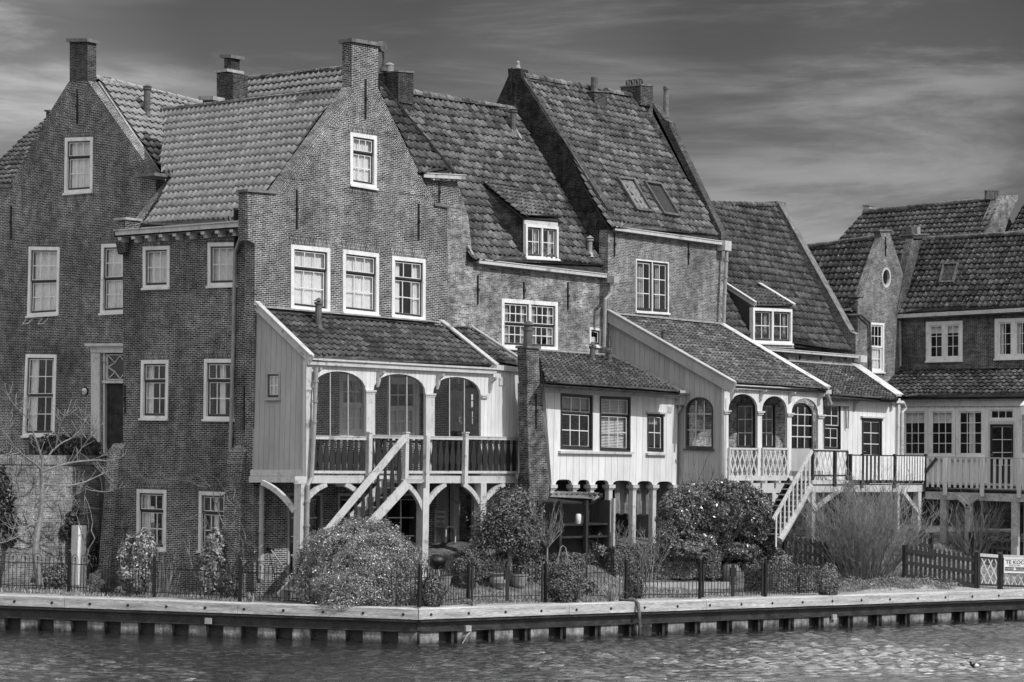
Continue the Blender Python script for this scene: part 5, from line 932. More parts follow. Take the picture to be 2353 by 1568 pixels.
mb = MB(); A, B = RC(1892, 932), RC(1948, 934); B[2] = A[2]; mb.prism([A, B, B + UP * .13, A + UP * .13], V(0, -.16, 0)); mb.build('awning_box', 'white_paint', an)
mb = MB(); mb.bar(RC(1940, 935) + V(0, -.06, 0), RC(1941, 985) + V(0, -.06, 0), .03, .05, side=V(1, 0, 0)); mb.bar(RC(1943, 985) + V(0, -.1, 0), RC(1944, 935) + V(0, -.1, 0), .03, .03, side=V(1, 0, 0)); mb.build('awning_arm', 'zinc', an)
mb = MB(); A, B = RC(1977, 960), RC(2030, 962); B[2] = A[2]; mb.prism([A, B, B + UP * .05, A + UP * .05], V(0, -.1, 0)); mb.build('door_hood', 'white_paint', an)
mb = MB(); a = RC(2060, 930); mb.box((a[0] - .05, -3.2, .6), (a[0] + .1, -3.105, zt)); mb.build('corner_post', 'white_paint', an)
pipe(an, [RC(2064, 925) + V(0, -.2, 0), RC(2070, 938) + V(0, -.2, 0), RC(2064, 948) + V(0, -.16, 0), RC(2063, 1112) + V(0, -.16, 0)], .05, 'white_paint')
# ================================================================== landing, balconies and second staircase
bal = thing('balcony', 'long raised balcony with dark top rail and white slats before the dark glazed door', 'balcony', (24, -5.3, 1)); Yb = -5.15; RB = R(Yb); dz_ = RB(1866, 1106)[2]
x0, x1 = RB(1862, 1100)[0], RB(2122, 1100)[0]
mb = MB(); mb.box((x0, Yb + .03, dz_ - .07), (x1, -3.12, dz_)); mb.build('deck', 'timber_dark', bal)
mb = MB(); zb = RB(1990, 1131)[2]; mb.box((x0, Yb, zb), (x1, Yb + .16, zb + .22)); mb.build('front_beam', 'white_paint', bal)
mb = MB(); a, b = RB(1860, 1113), RB(1950, 1113); mb.box((a[0], Yb - .06, a[2]), (b[0], Yb - .002, a[2] + .12)); mb.build('landing_edge', 'white_paint', bal)
a, b = RB(1867, 1093), RB(1946, 1095); zt = RB(1867, 1036)[2]; mb = MB(); mb.bar(pz(a, zt), pz(b, zt), .08, .05); mb.bar(pz(a, a[2]), pz(b, a[2]), .05, .05); mb.bar(pz(a, a[2] - .2), pz(a, zt), .07, .07, side=V(1, 0, 0)); mb.bar(pz(b, a[2] - .2), pz(b, zt), .07, .07, side=V(1, 0, 0)); r_ = mb.build('lattice_rail', 'baluster_paint', bal)
lattice(r_, [pz(a, a[2] + .02), pz(b, a[2] + .02), pz(b, zt - .03), pz(a, zt - .03)], NR, .25, 2.3, .055)
mb = MB(); mb.bar(pz(a, zt + .04), pz(b, zt + .04), .1, .03); mb.build('cap_rail', 'white_paint', r_)
def slats(parent, pl, xa, xb, yt, yb, k, n, w=.095, rails='baluster_paint', smat='frame_white', nm='railing', top=True):
    a, b = pl(xa, yb), pl(xb, yb); zt = pl(xa, yt)[2]; b[2] = a[2] = (a[2] + b[2]) / 2; mb = MB(); mb.bar(pz(a, zt), pz(b, zt), .09, .04); mb.bar(a + UP * .03, b + UP * .03, .05, .06); o = mb.build(nm, rails, parent); t = unit(b - a)
    for i in range(k):
        p = a + (b - a) * (i + .5) / k + n * .06 + UP * .05; mb = MB(); mb.prism([p - t * w / 2, p + t * w / 2, pz(p + t * w / 2, zt - .02), pz(p - t * w / 2, zt - .02)], n * .02); mb.build('slat', smat, o)
slats(bal, RB, 1950, 2050, 1046, 1107, 11, NR); slats(bal, RB, 2054, 2121, 1047, 1108, 11, NR)
for x in (1950, 1977, 2051, 2123): mb = MB(); a, b = RB(x, 1122), RB(x, 1045); mb.box((a[0] - .045, Yb - .10, a[2]), (a[0] + .045, Yb - .02, b[2] + .02)); mb.build('rail_post', 'baluster_paint', bal)
for x in (1869, 2113): a, b = RB(x, 1240), RB(x, 1131); mb = MB(); mb.box((a[0] - .1, Yb + .0, .7), (a[0] + .1, Yb + .2, b[2] - .003)); mb.build('post', 'white_paint', bal)
brace(bal, RB(1870, 1172), RB(1845, 1130), .02, .12); brace(bal, RB(1870, 1172), RB(1925, 1130), .02, .12); brace(bal, RB(2110, 1178), RB(2074, 1131), .0, .13)
s2 = thing('staircase', 'white slatted garden staircase with one rough pole stringer, down from the lattice landing', 'stairs', (19.5, -5.6, 1)); RS2 = R(-5.25); RS3 = R(-5.95)
mb = MB(); mb.tube([RS3(1862, 1116), RS3(1835, 1168), RS3(1800, 1226), RS3(1790, 1242)], [.10, .105, .12, .12], 10); mb.build('stringer', 'timber_raw', s2)
mb = MB(); A, B = RS2(1815, 1103), RS2(1768, 1192); mb.bar(A, B, .05, .2, side=NR); mb.build('stringer', 'timber_dark', s2)
HA, HB = RS3(1866, 1036), RS3(1777, 1194); mb = MB(); mb.bar(HA, HB, .06, .10, side=NR); mb.build('handrail', 'white_paint', s2)
SA, SB = RS3(1862, 1112), RS3(1790, 1240)
for i in range(9):
    s = .09 + i * .108; p = HA * (1 - s) + HB * s; k = (p[0] - SA[0]) / (SB[0] - SA[0]); q = SA + (SB - SA) * k; mb = MB(); mb.box((p[0] - .035, -6.0, max(.9, q[2])), (p[0] + .035, -5.975, p[2])); mb.build('slat', 'white_paint', s2)
for i in range(10): s = (i + .3) / 10; p = SA * (1 - s) + SB * s; mb = MB(); mb.box((p[0] - .30, -5.95, p[2] + .02), (p[0] + .02, -5.25, p[2] + .055)); mb.build('tread', 'grey_paint', s2)
mb = MB(); a = RB(1864, 1110); mb.box((a[0] - .06, -6.05, a[2] - .1), (a[0] + .03, -5.96, HA[2])); mb.build('newel_post', 'baluster_paint', s2)
# right-hand balcony (turns with house G)
XB2 = RB(2124, 1100)[0]; LB = L(XB2)
b3 = thing('balcony', 'weathered timber balcony at far right with pale slats and rough beams on posts', 'balcony', (XB2, -8, 1)); zd = LB(2130, 1122)[2]
ye = LB(2440, 1120)[1]; ys = LB(2126, 1120)[1]
mb = MB(); mb.box((XB2 + .02, ye, zd - .06), (X12 - .01, ys, zd)); mb.build('deck', 'timber_dark', b3)
mb = MB(); mb.box((XB2 + .02, ye, zd - .36), (XB2 + .2, ys, zd - .11)); mb.build('front_beam', 'timber_raw', b3)
a = LB(2126, 1114); b = pz(LB(2440, 1114), a[2]); zt = LB(2126, 1050)[2]; mb = MB(); mb.bar(pz(a, zt), pz(b, zt), .10, .045); mb.bar(a + UP * .06, b + UP * .06, .04, .08); o = mb.build('railing', 'grey_paint', b3); k = 24
for i in range(k): p = a + (b - a) * (i + .5) / k; mb = MB(); mb.box((XB2 - .05, p[1] - .045, p[2] - .07), (XB2 - .022, p[1] + .045, zt - .03)); mb.build('slat', 'board_paint', o)
for x in (2174, 2259, 2344): p = LB(x, 1120); mb = MB(); mb.box((XB2 - .09, p[1] - .07, zd - .22), (XB2 - .052, p[1] + .07, zt - .022)); mb.build('rail_post', 'board_paint', b3)
for x in (2166, 2223, 2330): p = LB(x, 1150); mb = MB(); mb.box((XB2 + .03, p[1] - .11, .7), (XB2 + .2, p[1] + .11, zd - .362)); mb.build('post', 'timber_raw', b3)
p = LB(2223, 1165); brace(b3, p, LB(2195, 1140), .05, side=NL, mat='timber_raw'); brace(b3, p, LB(2250, 1142), .05, side=NL, mat='timber_raw')
mb = MB(); mb.bar(LB(2128, 1088) + V(-.1, 0, 0), LB(2156, 1053) + V(-.1, 0, 0), .05, .09, side=NL); mb.build('diagonal_stay', 'baluster_paint', b3)
# ================================================================== ground, quay, water
QC, QL, QR = V(-.45, -6.19, 0), V(-5.42, 3.6, 0), V(20.59, -11.38, 0)
dl, dr = unit(QL - QC), unit(QR - QC); nl_ = V(-dl[1], dl[0], 0); nl_ = nl_ if nl_[0] > 0 else -nl_; nr_ = V(-dr[1], dr[0], 0); nr_ = nr_ if nr_[1] > 0 else -nr_
def inward(x, y): p = V(x, y, 0); return (p - QC) @ nl_, (p - QC) @ nr_
def smooth(a, b, x): t = min(1, max(0, (x - a) / (b - a))); return t * t * (3 - 2 * t)
def gz_(x, y):
    a, b = inward(x, y); d = min(a, b); h = smooth(3.0, 7.6, d) * smooth(1, 8, x) * 1.32
    h += .45 * math.exp(-(((x - 20.0) / 2.6) ** 2 + ((y + 8.2) / 1.3) ** 2))
    return .82 + h
def gp(x, y):
    d = ray(x, y); t0, t1 = 45., 90.      # first crossing of the ray with the ground
    t = t0
    while t < t1:
        p = CAM + d * t
        if p[2] <= gz_(p[0], p[1]) and min(inward(p[0], p[1])) > 0: break
        t += .05
    return pz(p, gz_(p[0], p[1]))
cap = 30.
u_ = (nl_ + nr_); cdir = u_ / (u_ @ nl_) * 1.0     # corner of the offset lines moves along this
def qpt(s, t): # s<0 along the left side, s>0 along the right side, t inward
    c = QC + cdir * t
    return c + (dl * -s if s < 0 else dr * s)
ss = list(np.arange(-40, 50.1, .5)); ts = [0, .05, .5, 1, 1.5, 2, 2.5, 3, 3.5, 4, 4.5, 5, 5.5, 6, 6.5, 7, 7.5, 8, 9, 10, 12, 14, 18]
vv = []; rs = random.Random(3)
for t in ts:
    for s in ss: p = qpt(s, t); vv.append((p[0], p[1], gz_(p[0], p[1]) + (rs.uniform(-.02, .02) if t > .5 else 0)))
ff = []
ns_ = len(ss)
for i in range(len(ts) - 1):
    for j in range(ns_ - 1): ff.append((i * ns_ + j, i * ns_ + j + 1, (i + 1) * ns_ + j + 1, (i + 1) * ns_ + j))
def sheet(name, idx, mat):
    f = np.array([ff[i] for i in idx]); o = bigmesh(name, np.array(vv), f, None, mat); o['kind'] = 'structure'; return o
nrow = ns_ - 1
sheet('towpath', [i for i in range(len(ff)) if i // nrow < 4], 'gravel'); sheet('garden_ground', [i for i in range(len(ff)) if i // nrow >= 4], 'garden_soil')
mb = MB(); a = QC + dl * 200; b = QC + dr * 400; mb.prism([p for p in (pz(QC + cdir * .02, .70), pz(b + cdir * .02, .70), V(700, 900, .70), V(-500, 900, .70), pz(a + cdir * .02, .70))], V(0, 0, -.3)); tag(mb.build('ground', 'garden_soil'), None, None, None, 'structure')
# water: a field of real wavelets where the picture looks, flat sheets round it
fw, rt = unit(CF * V(1, 1, 0)), unit(CR * V(1, 1, 0)); rw = np.random.RandomState(12); D_ = np.arange(44., 82., .065); L2 = np.arange(-19., 21., .12); DD, LL = np.meshgrid(D_, L2, indexing='ij')
PX_ = CAM[0] + fw[0] * DD + rt[0] * LL; PY_ = CAM[1] + fw[1] * DD + rt[1] * LL; HZ = np.zeros_like(PX_); patch = np.zeros_like(PX_)
for i in range(7): a_ = rw.uniform(0, 6.283); k_ = rw.uniform(.18, .7); patch += np.sin((PX_ * math.cos(a_) + PY_ * math.sin(a_)) * k_ + rw.uniform(0, 6.28))
patch = .75 + .16 * patch
wdir = math.atan2(fw[1], fw[0])
for i in range(60):
    lam = .15 * (4.2 ** rw.uniform()); a_ = wdir + rw.normal(0, .6); k_ = 2 * math.pi / lam; HZ += lam * .0078 * np.sin((PX_ * math.cos(a_) + PY_ * math.sin(a_)) * k_ + rw.uniform(0, 6.28) + .8 * np.sin((PX_ * math.sin(a_) - PY_ * math.cos(a_)) * k_ * .23 + i))
tap = np.minimum(1, np.minimum(DD - 44., 81.9 - DD) / 1.) * np.minimum(1, np.minimum(LL + 19, 20.9 - LL) / 1.); HZ = HZ * patch * np.clip(tap, 0, 1)
nl2, nd2 = len(L2), len(D_); I_, J_ = np.meshgrid(np.arange(nd2 - 1), np.arange(nl2 - 1), indexing='ij'); b0 = (I_ * nl2 + J_).ravel(); fc = np.stack([b0, b0 + 1, b0 + nl2 + 1, b0 + nl2], 1)
vc = np.stack([PX_.ravel(), PY_.ravel(), HZ.ravel()], 1); far = lambda d, l: V(CAM[0] + fw[0] * d + rt[0] * l, CAM[1] + fw[1] * d + rt[1] * l, 0)
nb = len(vc); ds, ls_ = (-500, 44., D_[-1], 900), (-600, -19., L2[-1], 600); extra = []; ef = []
for i in range(3):
    for j in range(3):
        if i == 1 and j == 1: continue
        b_ = nb + len(extra); extra += [far(ds[i], ls_[j]), far(ds[i], ls_[j + 1]), far(ds[i + 1], ls_[j + 1]), far(ds[i + 1], ls_[j])]; ef.append([b_, b_ + 1, b_ + 2, b_ + 3])
o = bigmesh('water', np.concatenate([vc, np.array(extra)]), np.concatenate([fc, np.array(ef)]), None, 'water'); o.data.polygons.foreach_set('use_smooth', [True] * len(o.data.polygons)); o['kind'] = 'structure'
# quay wall: timber cap, steel waling, sheet piling
qw_ = thing('quay_wall', 'timber capped quay wall with dark steel waling and corrugated sheet piles along the water', 'quay', pz(QC, 0))
LEFT, RIGHT = 34, 46
for (d, n, Ln, nm) in ((dl, nl_, LEFT, 'l'), (dr, nr_, 23.6, 'r')):
    out = -n; o0 = QC
    def Q(s, w, z): return pz(QC + d * s + out * w, z)
    k = 0; s = 0.0; seg = 4.6
    while s < Ln:
        e = min(Ln, s + seg - .012); mb = MB(); mb.prism([Q(s if s else -.06 if nm == 'l' else -.1, -.30, .60), Q(s if s else -.0, .06, .60), Q(s if s else 0, .06, .845), Q(s, .02, .865), Q(s, -.30, .865)], d * (e - s)); mb.build('timber_cap', 'timber_cap', qw_); s += seg; k += 1
    mb = MB(); mb.prism([Q(-.02, -.1, .30), Q(-.02, .0, .30), Q(-.02, .0, .58), Q(-.02, -.1, .58)], d * (Ln + .02)); mb.prism([Q(0, 0, .54), Q(0, .13, .54), Q(0, .13, .565), Q(0, 0, .565)], d * Ln); mb.prism([Q(0, 0, .30), Q(0, .15, .30), Q(0, .15, .325), Q(0, 0, .325)], d * Ln); mb.build('waling', 'steel_wet', qw_)
    per = .90 if nm == 'l' else 1.12; mb = MB(); s = 0; m2 = MB()
    while s < Ln:
        mb.prism([Q(s, .10, -.6), Q(s + per * .5, .10, -.6), Q(s + per * .5, .10, .29), Q(s, .10, .29)], n * .25)
        m2.prism([Q(s + per * .5 + .002, -.12, -.6), Q(s + per - .002, -.12, -.6), Q(s + per - .002, -.12, .29), Q(s + per * .5 + .002, -.12, .29)], n * .05)
        if nm == 'r': m2.prism([Q(s + per * .86, .06, -.6), Q(s + per * .93, .06, -.6), Q(s + per * .93, .06, .29), Q(s + per * .86, .06, .29)], n * .1)
        s += per
    mb.build('sheet_piling', 'concrete_wet', qw_); m2.build('sheet_piling', 'steel_wet', qw_)
    s = .35
    while s < min(Ln, 24):
        c = Q(s, .061, .715); mb = MB(); mb.tube([c, c - n * -.0 + out * .012], .035, 8); mb.build('bolt', 'iron', qw_); s += 1.02 if nm == 'l' else 1.12
fn = thing('mooring_fender', 'stacked timber fender beams on the quay at the right edge of the picture', 'fender', pz(QC + dr * 24, 0)); 
for z0, z1 in ((.55, .90), (.25, .48), (-.2, .16)):
    mb = MB(); mb.prism([pz(QC + dr * 23.75 - nr_ * w, z) for w, z in ((-.4, z0), (.35, z0), (.38, z1), (-.4, z1))], dr * 9); mb.build('beam', 'timber_cap' if z0 > .2 else 'concrete_wet', fn)
for z in (.52, .20):
    mb = MB(); p = pz(QC + dr * 24.6, z); mb.box(tuple(p - V(.12, .12, .06)), tuple(p + V(.12, .12, .05))); mb.build('block', 'stone', fn)
# small things on the quay face
def facept(x, y, d, n, w=.15):
    nn = n; return hit(x, y, QC - n * w, nn)
jb = [(480, 1427, dl, nl_, 'small pale junction box on the steel waling left of the quay corner'), (1073, 1444, dr, nr_, 'small pale junction box on the steel waling just right of the quay corner'), (1914, 1418, dr, nr_, 'small rusty junction box on the waling below the lattice rail garden')]
for x, y, d, n, lb in jb:
    p = facept(x, y, d, n, .13); mb = MB(); mb.prism([p + d * a + UP * b for a, b in ((-.08, -.07), (.08, -.07), (.08, .07), (-.08, .07))], -n * .08); b = mb.build('junction_box', 'stone'); tag(b, lb, 'junction box', 'junction boxes on the waling')
p = facept(1082, 1451, dr, nr_, .16); mb = MB(); mb.tube([p, p + V(-.15, 0, -.1), p + dr * -.25 + UP * -.3, p + dr * -.3 + UP * -.75], .018, 6); tag(mb.build('cable', 'stone'), 'pale cable hanging from the junction box into the water', 'cable')
p = [pz(facept(x, y, dr, nr_, w), None or facept(x, y, dr, nr_, w)[2]) for x, y, w in ((1466, 1396, .12), (1469, 1412, .22), (1470, 1440, .22), (1470, 1478, .2))]
h0 = gp(1440, 1386) + UP * .05; h1 = gp(1425, 1383) + UP * .04
mb = MB(); mb.tube([h1, h0, gp(1457, 1388) + UP * .1, p[0] + UP * .1, p[1], p[2], p[3]], .045, 8); tag(mb.build('hose', 'flue', smooth=True), 'thick dark hose running over the quay edge down into the water', 'hose')
p = facept(1479, 1448, dr, nr_, .02); mb = MB(); mb.tube([p + nr_ * .3, p - nr_ * .12], .17, 18, cap=False); mb.tube([p - nr_ * .12, p - nr_ * .12 + nr_ * .01], .175, 18); tag(mb.build('outfall_pipe', 'steel_wet'), 'round outfall pipe between the sheet piles beside the hanging hose', 'pipe')
# ================================================================== iron fence panels
def fpost(x, y, lab, h=1.0, w=.07):
    p = gp(x, y); mb = MB(); mb.box((p[0] - w / 2, p[1] - w / 2, p[2] - .1), (p[0] + w / 2, p[1] + w / 2, p[2] + h)); mb.lathe(p + UP * h, [(.03, 0), (.045, .02), (.02, .04), (.045, .075), (.03, .11), (.002, .13)], 8)
    o = mb.build('fence_post', 'iron'); tag(o, lab, 'fence post', 'posts of the iron fence'); return p
def ironpanel(a, b, lab, gate=False, h=.98):
    d = b - a; Ln = np.linalg.norm(V(d[0], d[1], 0)); e = unit(V(d[0], d[1], 0)); zoff = .04 if gate else 0; t = thing('iron_gate' if gate else 'iron_fence', lab, 'gate' if gate else 'fence', (a + b) / 2 * V(1, 1, 0) + V(0, 0, min(a[2], b[2])), 'panels of the low iron fence with hoops' if not gate else 'gate leaves in the iron fence')
    at = lambda s, z: V(a[0] + d[0] * s / Ln, a[1] + d[1] * s / Ln, a[2] + d[2] * s / Ln + z)
    k = max(3, int(round((Ln - .1) / .112 / 3)) * 3); sp = (Ln - .08) / k
    mb = MB()
    for z in (.14 + zoff, .74): mb.bar(at(.03, z), at(Ln - .03, z), .022, .02)
    mb.build('rail', 'iron', t); r = MB(); fi = 0
    for i in range(k // 3 if not gate else k // 3):
        s0 = .04 + sp * (3 * i + .5); s1 = s0 + sp; s2 = s0 + 2 * sp
        m2 = MB(); rad = sp; top = .74 + .17
        m2.tube([at(s0, .06 + zoff), at(s0, top - .03)] + [at(s1 - rad * math.cos(q), top + rad * math.sin(q) * .95 - .03) for q in np.linspace(0.2, math.pi - .2, 9)] + [at(s2, top - .03), at(s2, .06 + zoff)], .009, 5, cap=False); m2.build('hoop', 'iron', t)
        m3 = MB(); m3.tube([at(s1, .06 + zoff), at(s1, .86)], .009, 5); c = at(s1, .86)
        for q in (0, 1, 2): m3.bar(c + UP * (.0 + .0 * q) - e * .035 + UP * (-.03 + .03 * q) * (q != 1) , c + e * .035 + UP * (-.03 + .03 * q) * (q != 1), .012, .014) if q != 1 else m3.tube([c - UP * .02, c + UP * .035, c + UP * .08], [.008, .022, .002], 6)
        m3.build('finial_rod', 'iron', t)
    if gate:
        for s in (.0, Ln): mb = MB(); mb.bar(at(s, .06), at(s, .95), .045, .045, side=e); mb.build('stile', 'iron', t)
        mb = MB(); c = at(Ln * .97, .72); mb.bar(c - UP * .12, c + UP * .12, .07, .06, side=e); mb.build('lock', 'iron', t)
    return t
FP = [(-45, 1355), (158, 1361), (353, 1374), (551, 1383), (757, 1392), (963, 1397), (1076, 1388), (1253, 1385), (1438, 1380), (1608, 1378), (1758, 1375), (1888, 1367)]
plabs = ['off', 'iron fence post below the bare tree, leftmost of the fence', 'iron fence post beside the tall glossy laurel bush', 'iron fence post in front of the leafless climber by the right buttress', 'iron fence post swallowed by the big round flowering bush', 'iron fence post at the quay corner by the clipped round box bush', 'iron post on the left side of the gate by the urn', 'iron post right of the gate by the urn', 'iron post between the clipped box bushes near the hose', 'iron post on the left side of the gate by the stone ball', 'iron post on the right side of the gate by the stone ball', 'last iron fence post on the right, inside the dark hedge']
P_ = [fpost(x, y, l) if l != 'off' else gp(x, y) for (x, y), l in zip(FP, plabs)]
flabs = {0: 'hooped iron fence panel at the left edge in front of the brick garden wall', 1: 'hooped iron fence panel in front of the white leaning board', 2: 'hooped iron fence panel in front of the tall laurel bush', 3: 'hooped iron fence panel in front of the right buttress and leaning spade', 4: 'hooped iron fence panel mostly hidden in the big round bush', 5: 'short hooped iron fence panel just right of the quay corner', 7: 'hooped iron fence panel behind the clipped bush left of the hose', 8: 'hooped iron fence panel in front of the paved terrace', 10: 'hooped iron fence panel at the right end before the dark hedge'}
for i, l in flabs.items():
    ironpanel(P_[i], P_[i + 1], l)
def gatepair(a, b, l1, l2):
    m_ = (a + b) / 2; e = unit(b - a); ironpanel(a + e * .1, m_ - e * .02, l1, True); ironpanel(b - e * .1, m_ + e * .02, l2, True)
gatepair(P_[6], P_[7], 'left leaf of the iron gate in front of the terracotta urn', 'right leaf of the iron gate near the hoop trellis')
gatepair(P_[9], P_[10], 'left leaf of the iron gate in front of the round stone pot', 'right leaf of the iron gate beside the dark hedge')
# ================================================================== garden wall and terrace
gw = thing('garden_wall', 'high sunlit brick garden wall with upright brick coping behind the bare tree', 'wall', (-3, 6.6, .6)); GW = R(6.6)
a = GW(-60, 1048); b = V(.3, 6.6, GW(250, 1048)[2]); a[2] = b[2]
mb = MB(); mb.prism([pz(a, .4), pz(b, .4), b - UP * .26, a - UP * .26], V(0, .4, 0)); mb.build('wall', 'brick_garden', gw)
mb = MB(); mb.prism([a - UP * .258 + V(0, -.03, 0), b - UP * .258 + V(0, -.03, 0), b + V(0, -.03, 0), a + V(0, -.03, 0)], V(0, .46, 0)); L_ = b[0] - a[0]
mb.uv[0] = [(0, 0), (0, L_), (.25, L_), (.25, 0)]; mb.build('coping', 'brick_garden', gw)
mb = MB(); mb.box((-30, 7.01, .5), (2.15, 30, b[2] - .35)); tag(mb.build('terrace', 'paver'), None, None, None, 'structure')
# white board leaning on the wall
mb = MB(); p0, p1 = R(6.1)(178, 1282), R(6.1)(199, 1208); mb.box((p0[0], 6.1, .8), (p1[0], 6.38, p1[2])); wb = mb.build('white_box', 'white_board'); tag(wb, 'tall plain white box standing against the brick garden wall', 'box')
for x, y in ((70, 1046),):
    mb = MB(); p = R(7.6)(x, 1052); mb.lathe(pz(p, b[2] - .35), [(.10, 0), (.10, .1), (.055, .14), (.055, .62), (.09, .66), (.09, .70), (.05, .74), (.08, .82), (.05, .90), (.0, .92)], 12); tag(mb.build('bollard', 'iron', smooth=True), 'black turned iron bollard on the terrace in front of the lower left window', 'bollard')
# ================================================================== leaves and twigs
def leafcloud(name, mat, parent, blobs, size, seed=0, base=None, aspect=.5, up=.3, shell=.55, lump=1.):
    r = np.random.RandomState(seed); cs, ns = [], []
    for (c, rad, n) in blobs:
        d = r.normal(size=(n, 3)); d /= np.linalg.norm(d, axis=1)[:, None]
        q = 1 + lump * (.16 * np.sin(d[:, 0] * 7 + seed) * np.cos(d[:, 2] * 6 + seed * 2) + .10 * np.sin(d[:, 1] * 13 + d[:, 0] * 9) + .05 * np.sin(d[:, 0] * 31 + seed) * np.sin(d[:, 2] * 27))
        q = q + (r.uniform(size=n) < .04) * r.uniform(0, .16, n) * lump
        rr_ = (shell + (1 - shell) * r.uniform(size=n) ** .5) * q; cs.append(np.asarray(c) + d * rr_[:, None] * np.asarray(rad)); ns.append(d)
    c = np.concatenate(cs); d = np.concatenate(ns); n = len(c)
    if base is not None: k = c[:, 2] > base; c, d = c[k], d[k]; n = len(c)
    nn = d + r.normal(size=(n, 3)) * .7 + V(0, 0, up); nn /= np.linalg.norm(nn, axis=1)[:, None]
    t = np.cross(nn, r.normal(size=(n, 3))); t /= np.linalg.norm(t, axis=1)[:, None]; b = np.cross(nn, t)
    s = size * r.uniform(.6, 1.35, size=n)[:, None]
    v = np.stack([c - t * s, c + b * s * aspect + nn * s * .12, c + t * s, c - b * s * aspect + nn * s * .12], 1).reshape(-1, 3); f = np.arange(4 * n).reshape(n, 4)
    u = np.repeat(r.uniform(size=n), 4); uv = np.stack([u, u], 1)
    return bigmesh(name, v, f, uv, mat, parent, base=None if parent else V(c[:, 0].mean(), c[:, 1].mean(), c[:, 2].min()))
def boxcloud(name, mat, parent, a, e, Ln, wd, h, n, size, seed=0):
    """clipped hedge: leaves on the faces of a long box, from a along e"""
    r = np.random.RandomState(seed); w_ = np.cross(UP, e); s = r.uniform(0, Ln, n); f = r.uniform(size=n); T = np.where(f < .42, r.uniform(0, wd, n), np.where(f < .8, 0 + np.abs(r.normal(0, .05, n)), wd)); Z = np.where(f < .42, h + r.normal(0, .03, n), r.uniform(0, h, n)); en = r.uniform(size=n) < .08; s = np.where(en, r.choice([0, Ln], n), s); T = np.where(en, r.uniform(0, wd, n), T); Z = np.where(en, r.uniform(0, h, n), Z)
    wob = .05 * np.sin(s * 3 + seed) + .04 * np.sin(s * 7.3)
    c = a + np.outer(s, e) + np.outer(T + wob, w_) + np.outer(Z + wob * .6, UP); d = np.where((f < .42)[:, None], UP, -w_)
    nn = d + r.normal(size=(n, 3)) * .6; nn /= np.linalg.norm(nn, axis=1)[:, None]; t = np.cross(nn, r.normal(size=(n, 3))); t /= np.linalg.norm(t, axis=1)[:, None]; b = np.cross(nn, t); sz = size * r.uniform(.6, 1.4, n)[:, None]
    v = np.stack([c - t * sz, c + b * sz * .6, c + t * sz, c - b * sz * .6], 1).reshape(-1, 3); u = np.repeat(r.uniform(size=n), 4); return bigmesh(name, v, np.arange(4 * n).reshape(n, 4), np.stack([u, u], 1), mat, parent, base=None if parent else a)
def twigs(name, mat, parent, base, stems, h, spread, seed=0, r0=.02, sub=3, lean=.3, kink=.12, base_r=.25, sides=4, splay=1., fork=.3):
    r = random.Random(seed); mb = MB(); base = np.asarray(base, float)
    def grow(p, d, ln, rad, lev):
        pts = [p]; n = 5
        for i in range(n): d = unit(d + V(r.gauss(0, kink), r.gauss(0, kink), r.gauss(0, kink * .5) + .05)); p = p + d * ln / n; pts.append(p)
        mb.tube(pts, [rad * (1 - .7 * i / n) for i in range(n + 1)], sides, cap=False)
        if lev > 0:
            for j in range(sub): i = r.randint(1, n); q = pts[i]; e = unit(d + V(r.gauss(0, fork), r.gauss(0, fork), abs(r.gauss(0, .3)))); grow(q, e, ln * r.uniform(.3, .55), rad * .55, lev - 1)
    for i in range(stems):
        an = r.uniform(0, 6.283); k = math.sqrt(r.random()); d = unit(V(math.cos(an) * spread * k, math.sin(an) * spread * k, 1)); grow(base + V(math.cos(an), math.sin(an), 0) * base_r * k, d, h * r.uniform(.75, 1.05) * (1 - .25 * k * splay), r0 * r.uniform(.6, 1.2), 2)
    return mb.build(name, mat, parent)
def plant(name, label, cat, p, group=None): return thing(name, label, cat, p, group)
def at(x, y): return gp(x, y)
def sz(p): return np.dot(np.asarray(p) - CAM, CF) / FPX     # metres per reference pixel at p
# big round flowering bush
c = gp(830, 1392) + V(.28, -.3, -.08); k = sz(c); t = plant('round_bush', 'huge dome shaped bush with tiny pale flowers spilling over the fence at quay corner', 'bush', c)
leafcloud('foliage', 'leaf_bright', t, [(c + V(.35, 1.0, .9), (1.72, 1.4, 1.28), 80000), (c + V(-.3, .2, .35), (1.25, .75, .65), 20000), (c + V(.95, .1, .2), (1.0, .7, .5), 16000)], .027, 1, base=.8, aspect=.36, shell=.85, lump=.8)
twigs('stems', 'bark_dark', t, c + V(.35, .9, 0), 24, 1.7, .9, 2, .02, 2)
def ball(x, y, w, h, lab, mat='leaf_mid', n=9000, size=.028, seed=0, dy=0, nm='box_bush', cat='bush', grp=None, px=None):
    c = gp(x, y); k = sz(c); R_ = w * k / 2; Hh = h * k; t = plant(nm, lab, cat, c, grp); o = V(.45, .5, 0) * R_
    leafcloud('foliage', mat, t, [(c + o + UP * Hh * .47, (R_, R_, Hh * .53), n)], size, seed, base=c[2] - .05, aspect=.55); twigs('stems', 'bark_dark', t, c + o, 8, Hh * .7, .6, seed, .015, 2); return t
ball(995, 1396, 62, 70, 'small clipped round box bush against the fence post at the quay corner', n=8000, seed=3)
ball(1073, 1356, 66, 92, 'tall clipped box ball behind the short fence panel beside the kettle barbecue', n=9000, seed=4)
ball(1303, 1386, 82, 88, 'clipped box bush with sunny right side between the gate and the hose', n=12000, seed=5)
ball(1459, 1376, 38, 66, 'narrow clipped box block behind the fence post next to the hose', n=6000, seed=6)
ball(1907, 1372, 52, 72, 'sunlit rounded end bush closing the dark hedge on the right', n=8000, seed=7, mat='leaf_pale')
ball(1375, 1303, 100, 82, 'loose bush with small white flowers in front of the open tool shelter', mat='leaf_bright', n=9000, seed=8, nm='flowering_bush', size=.04)
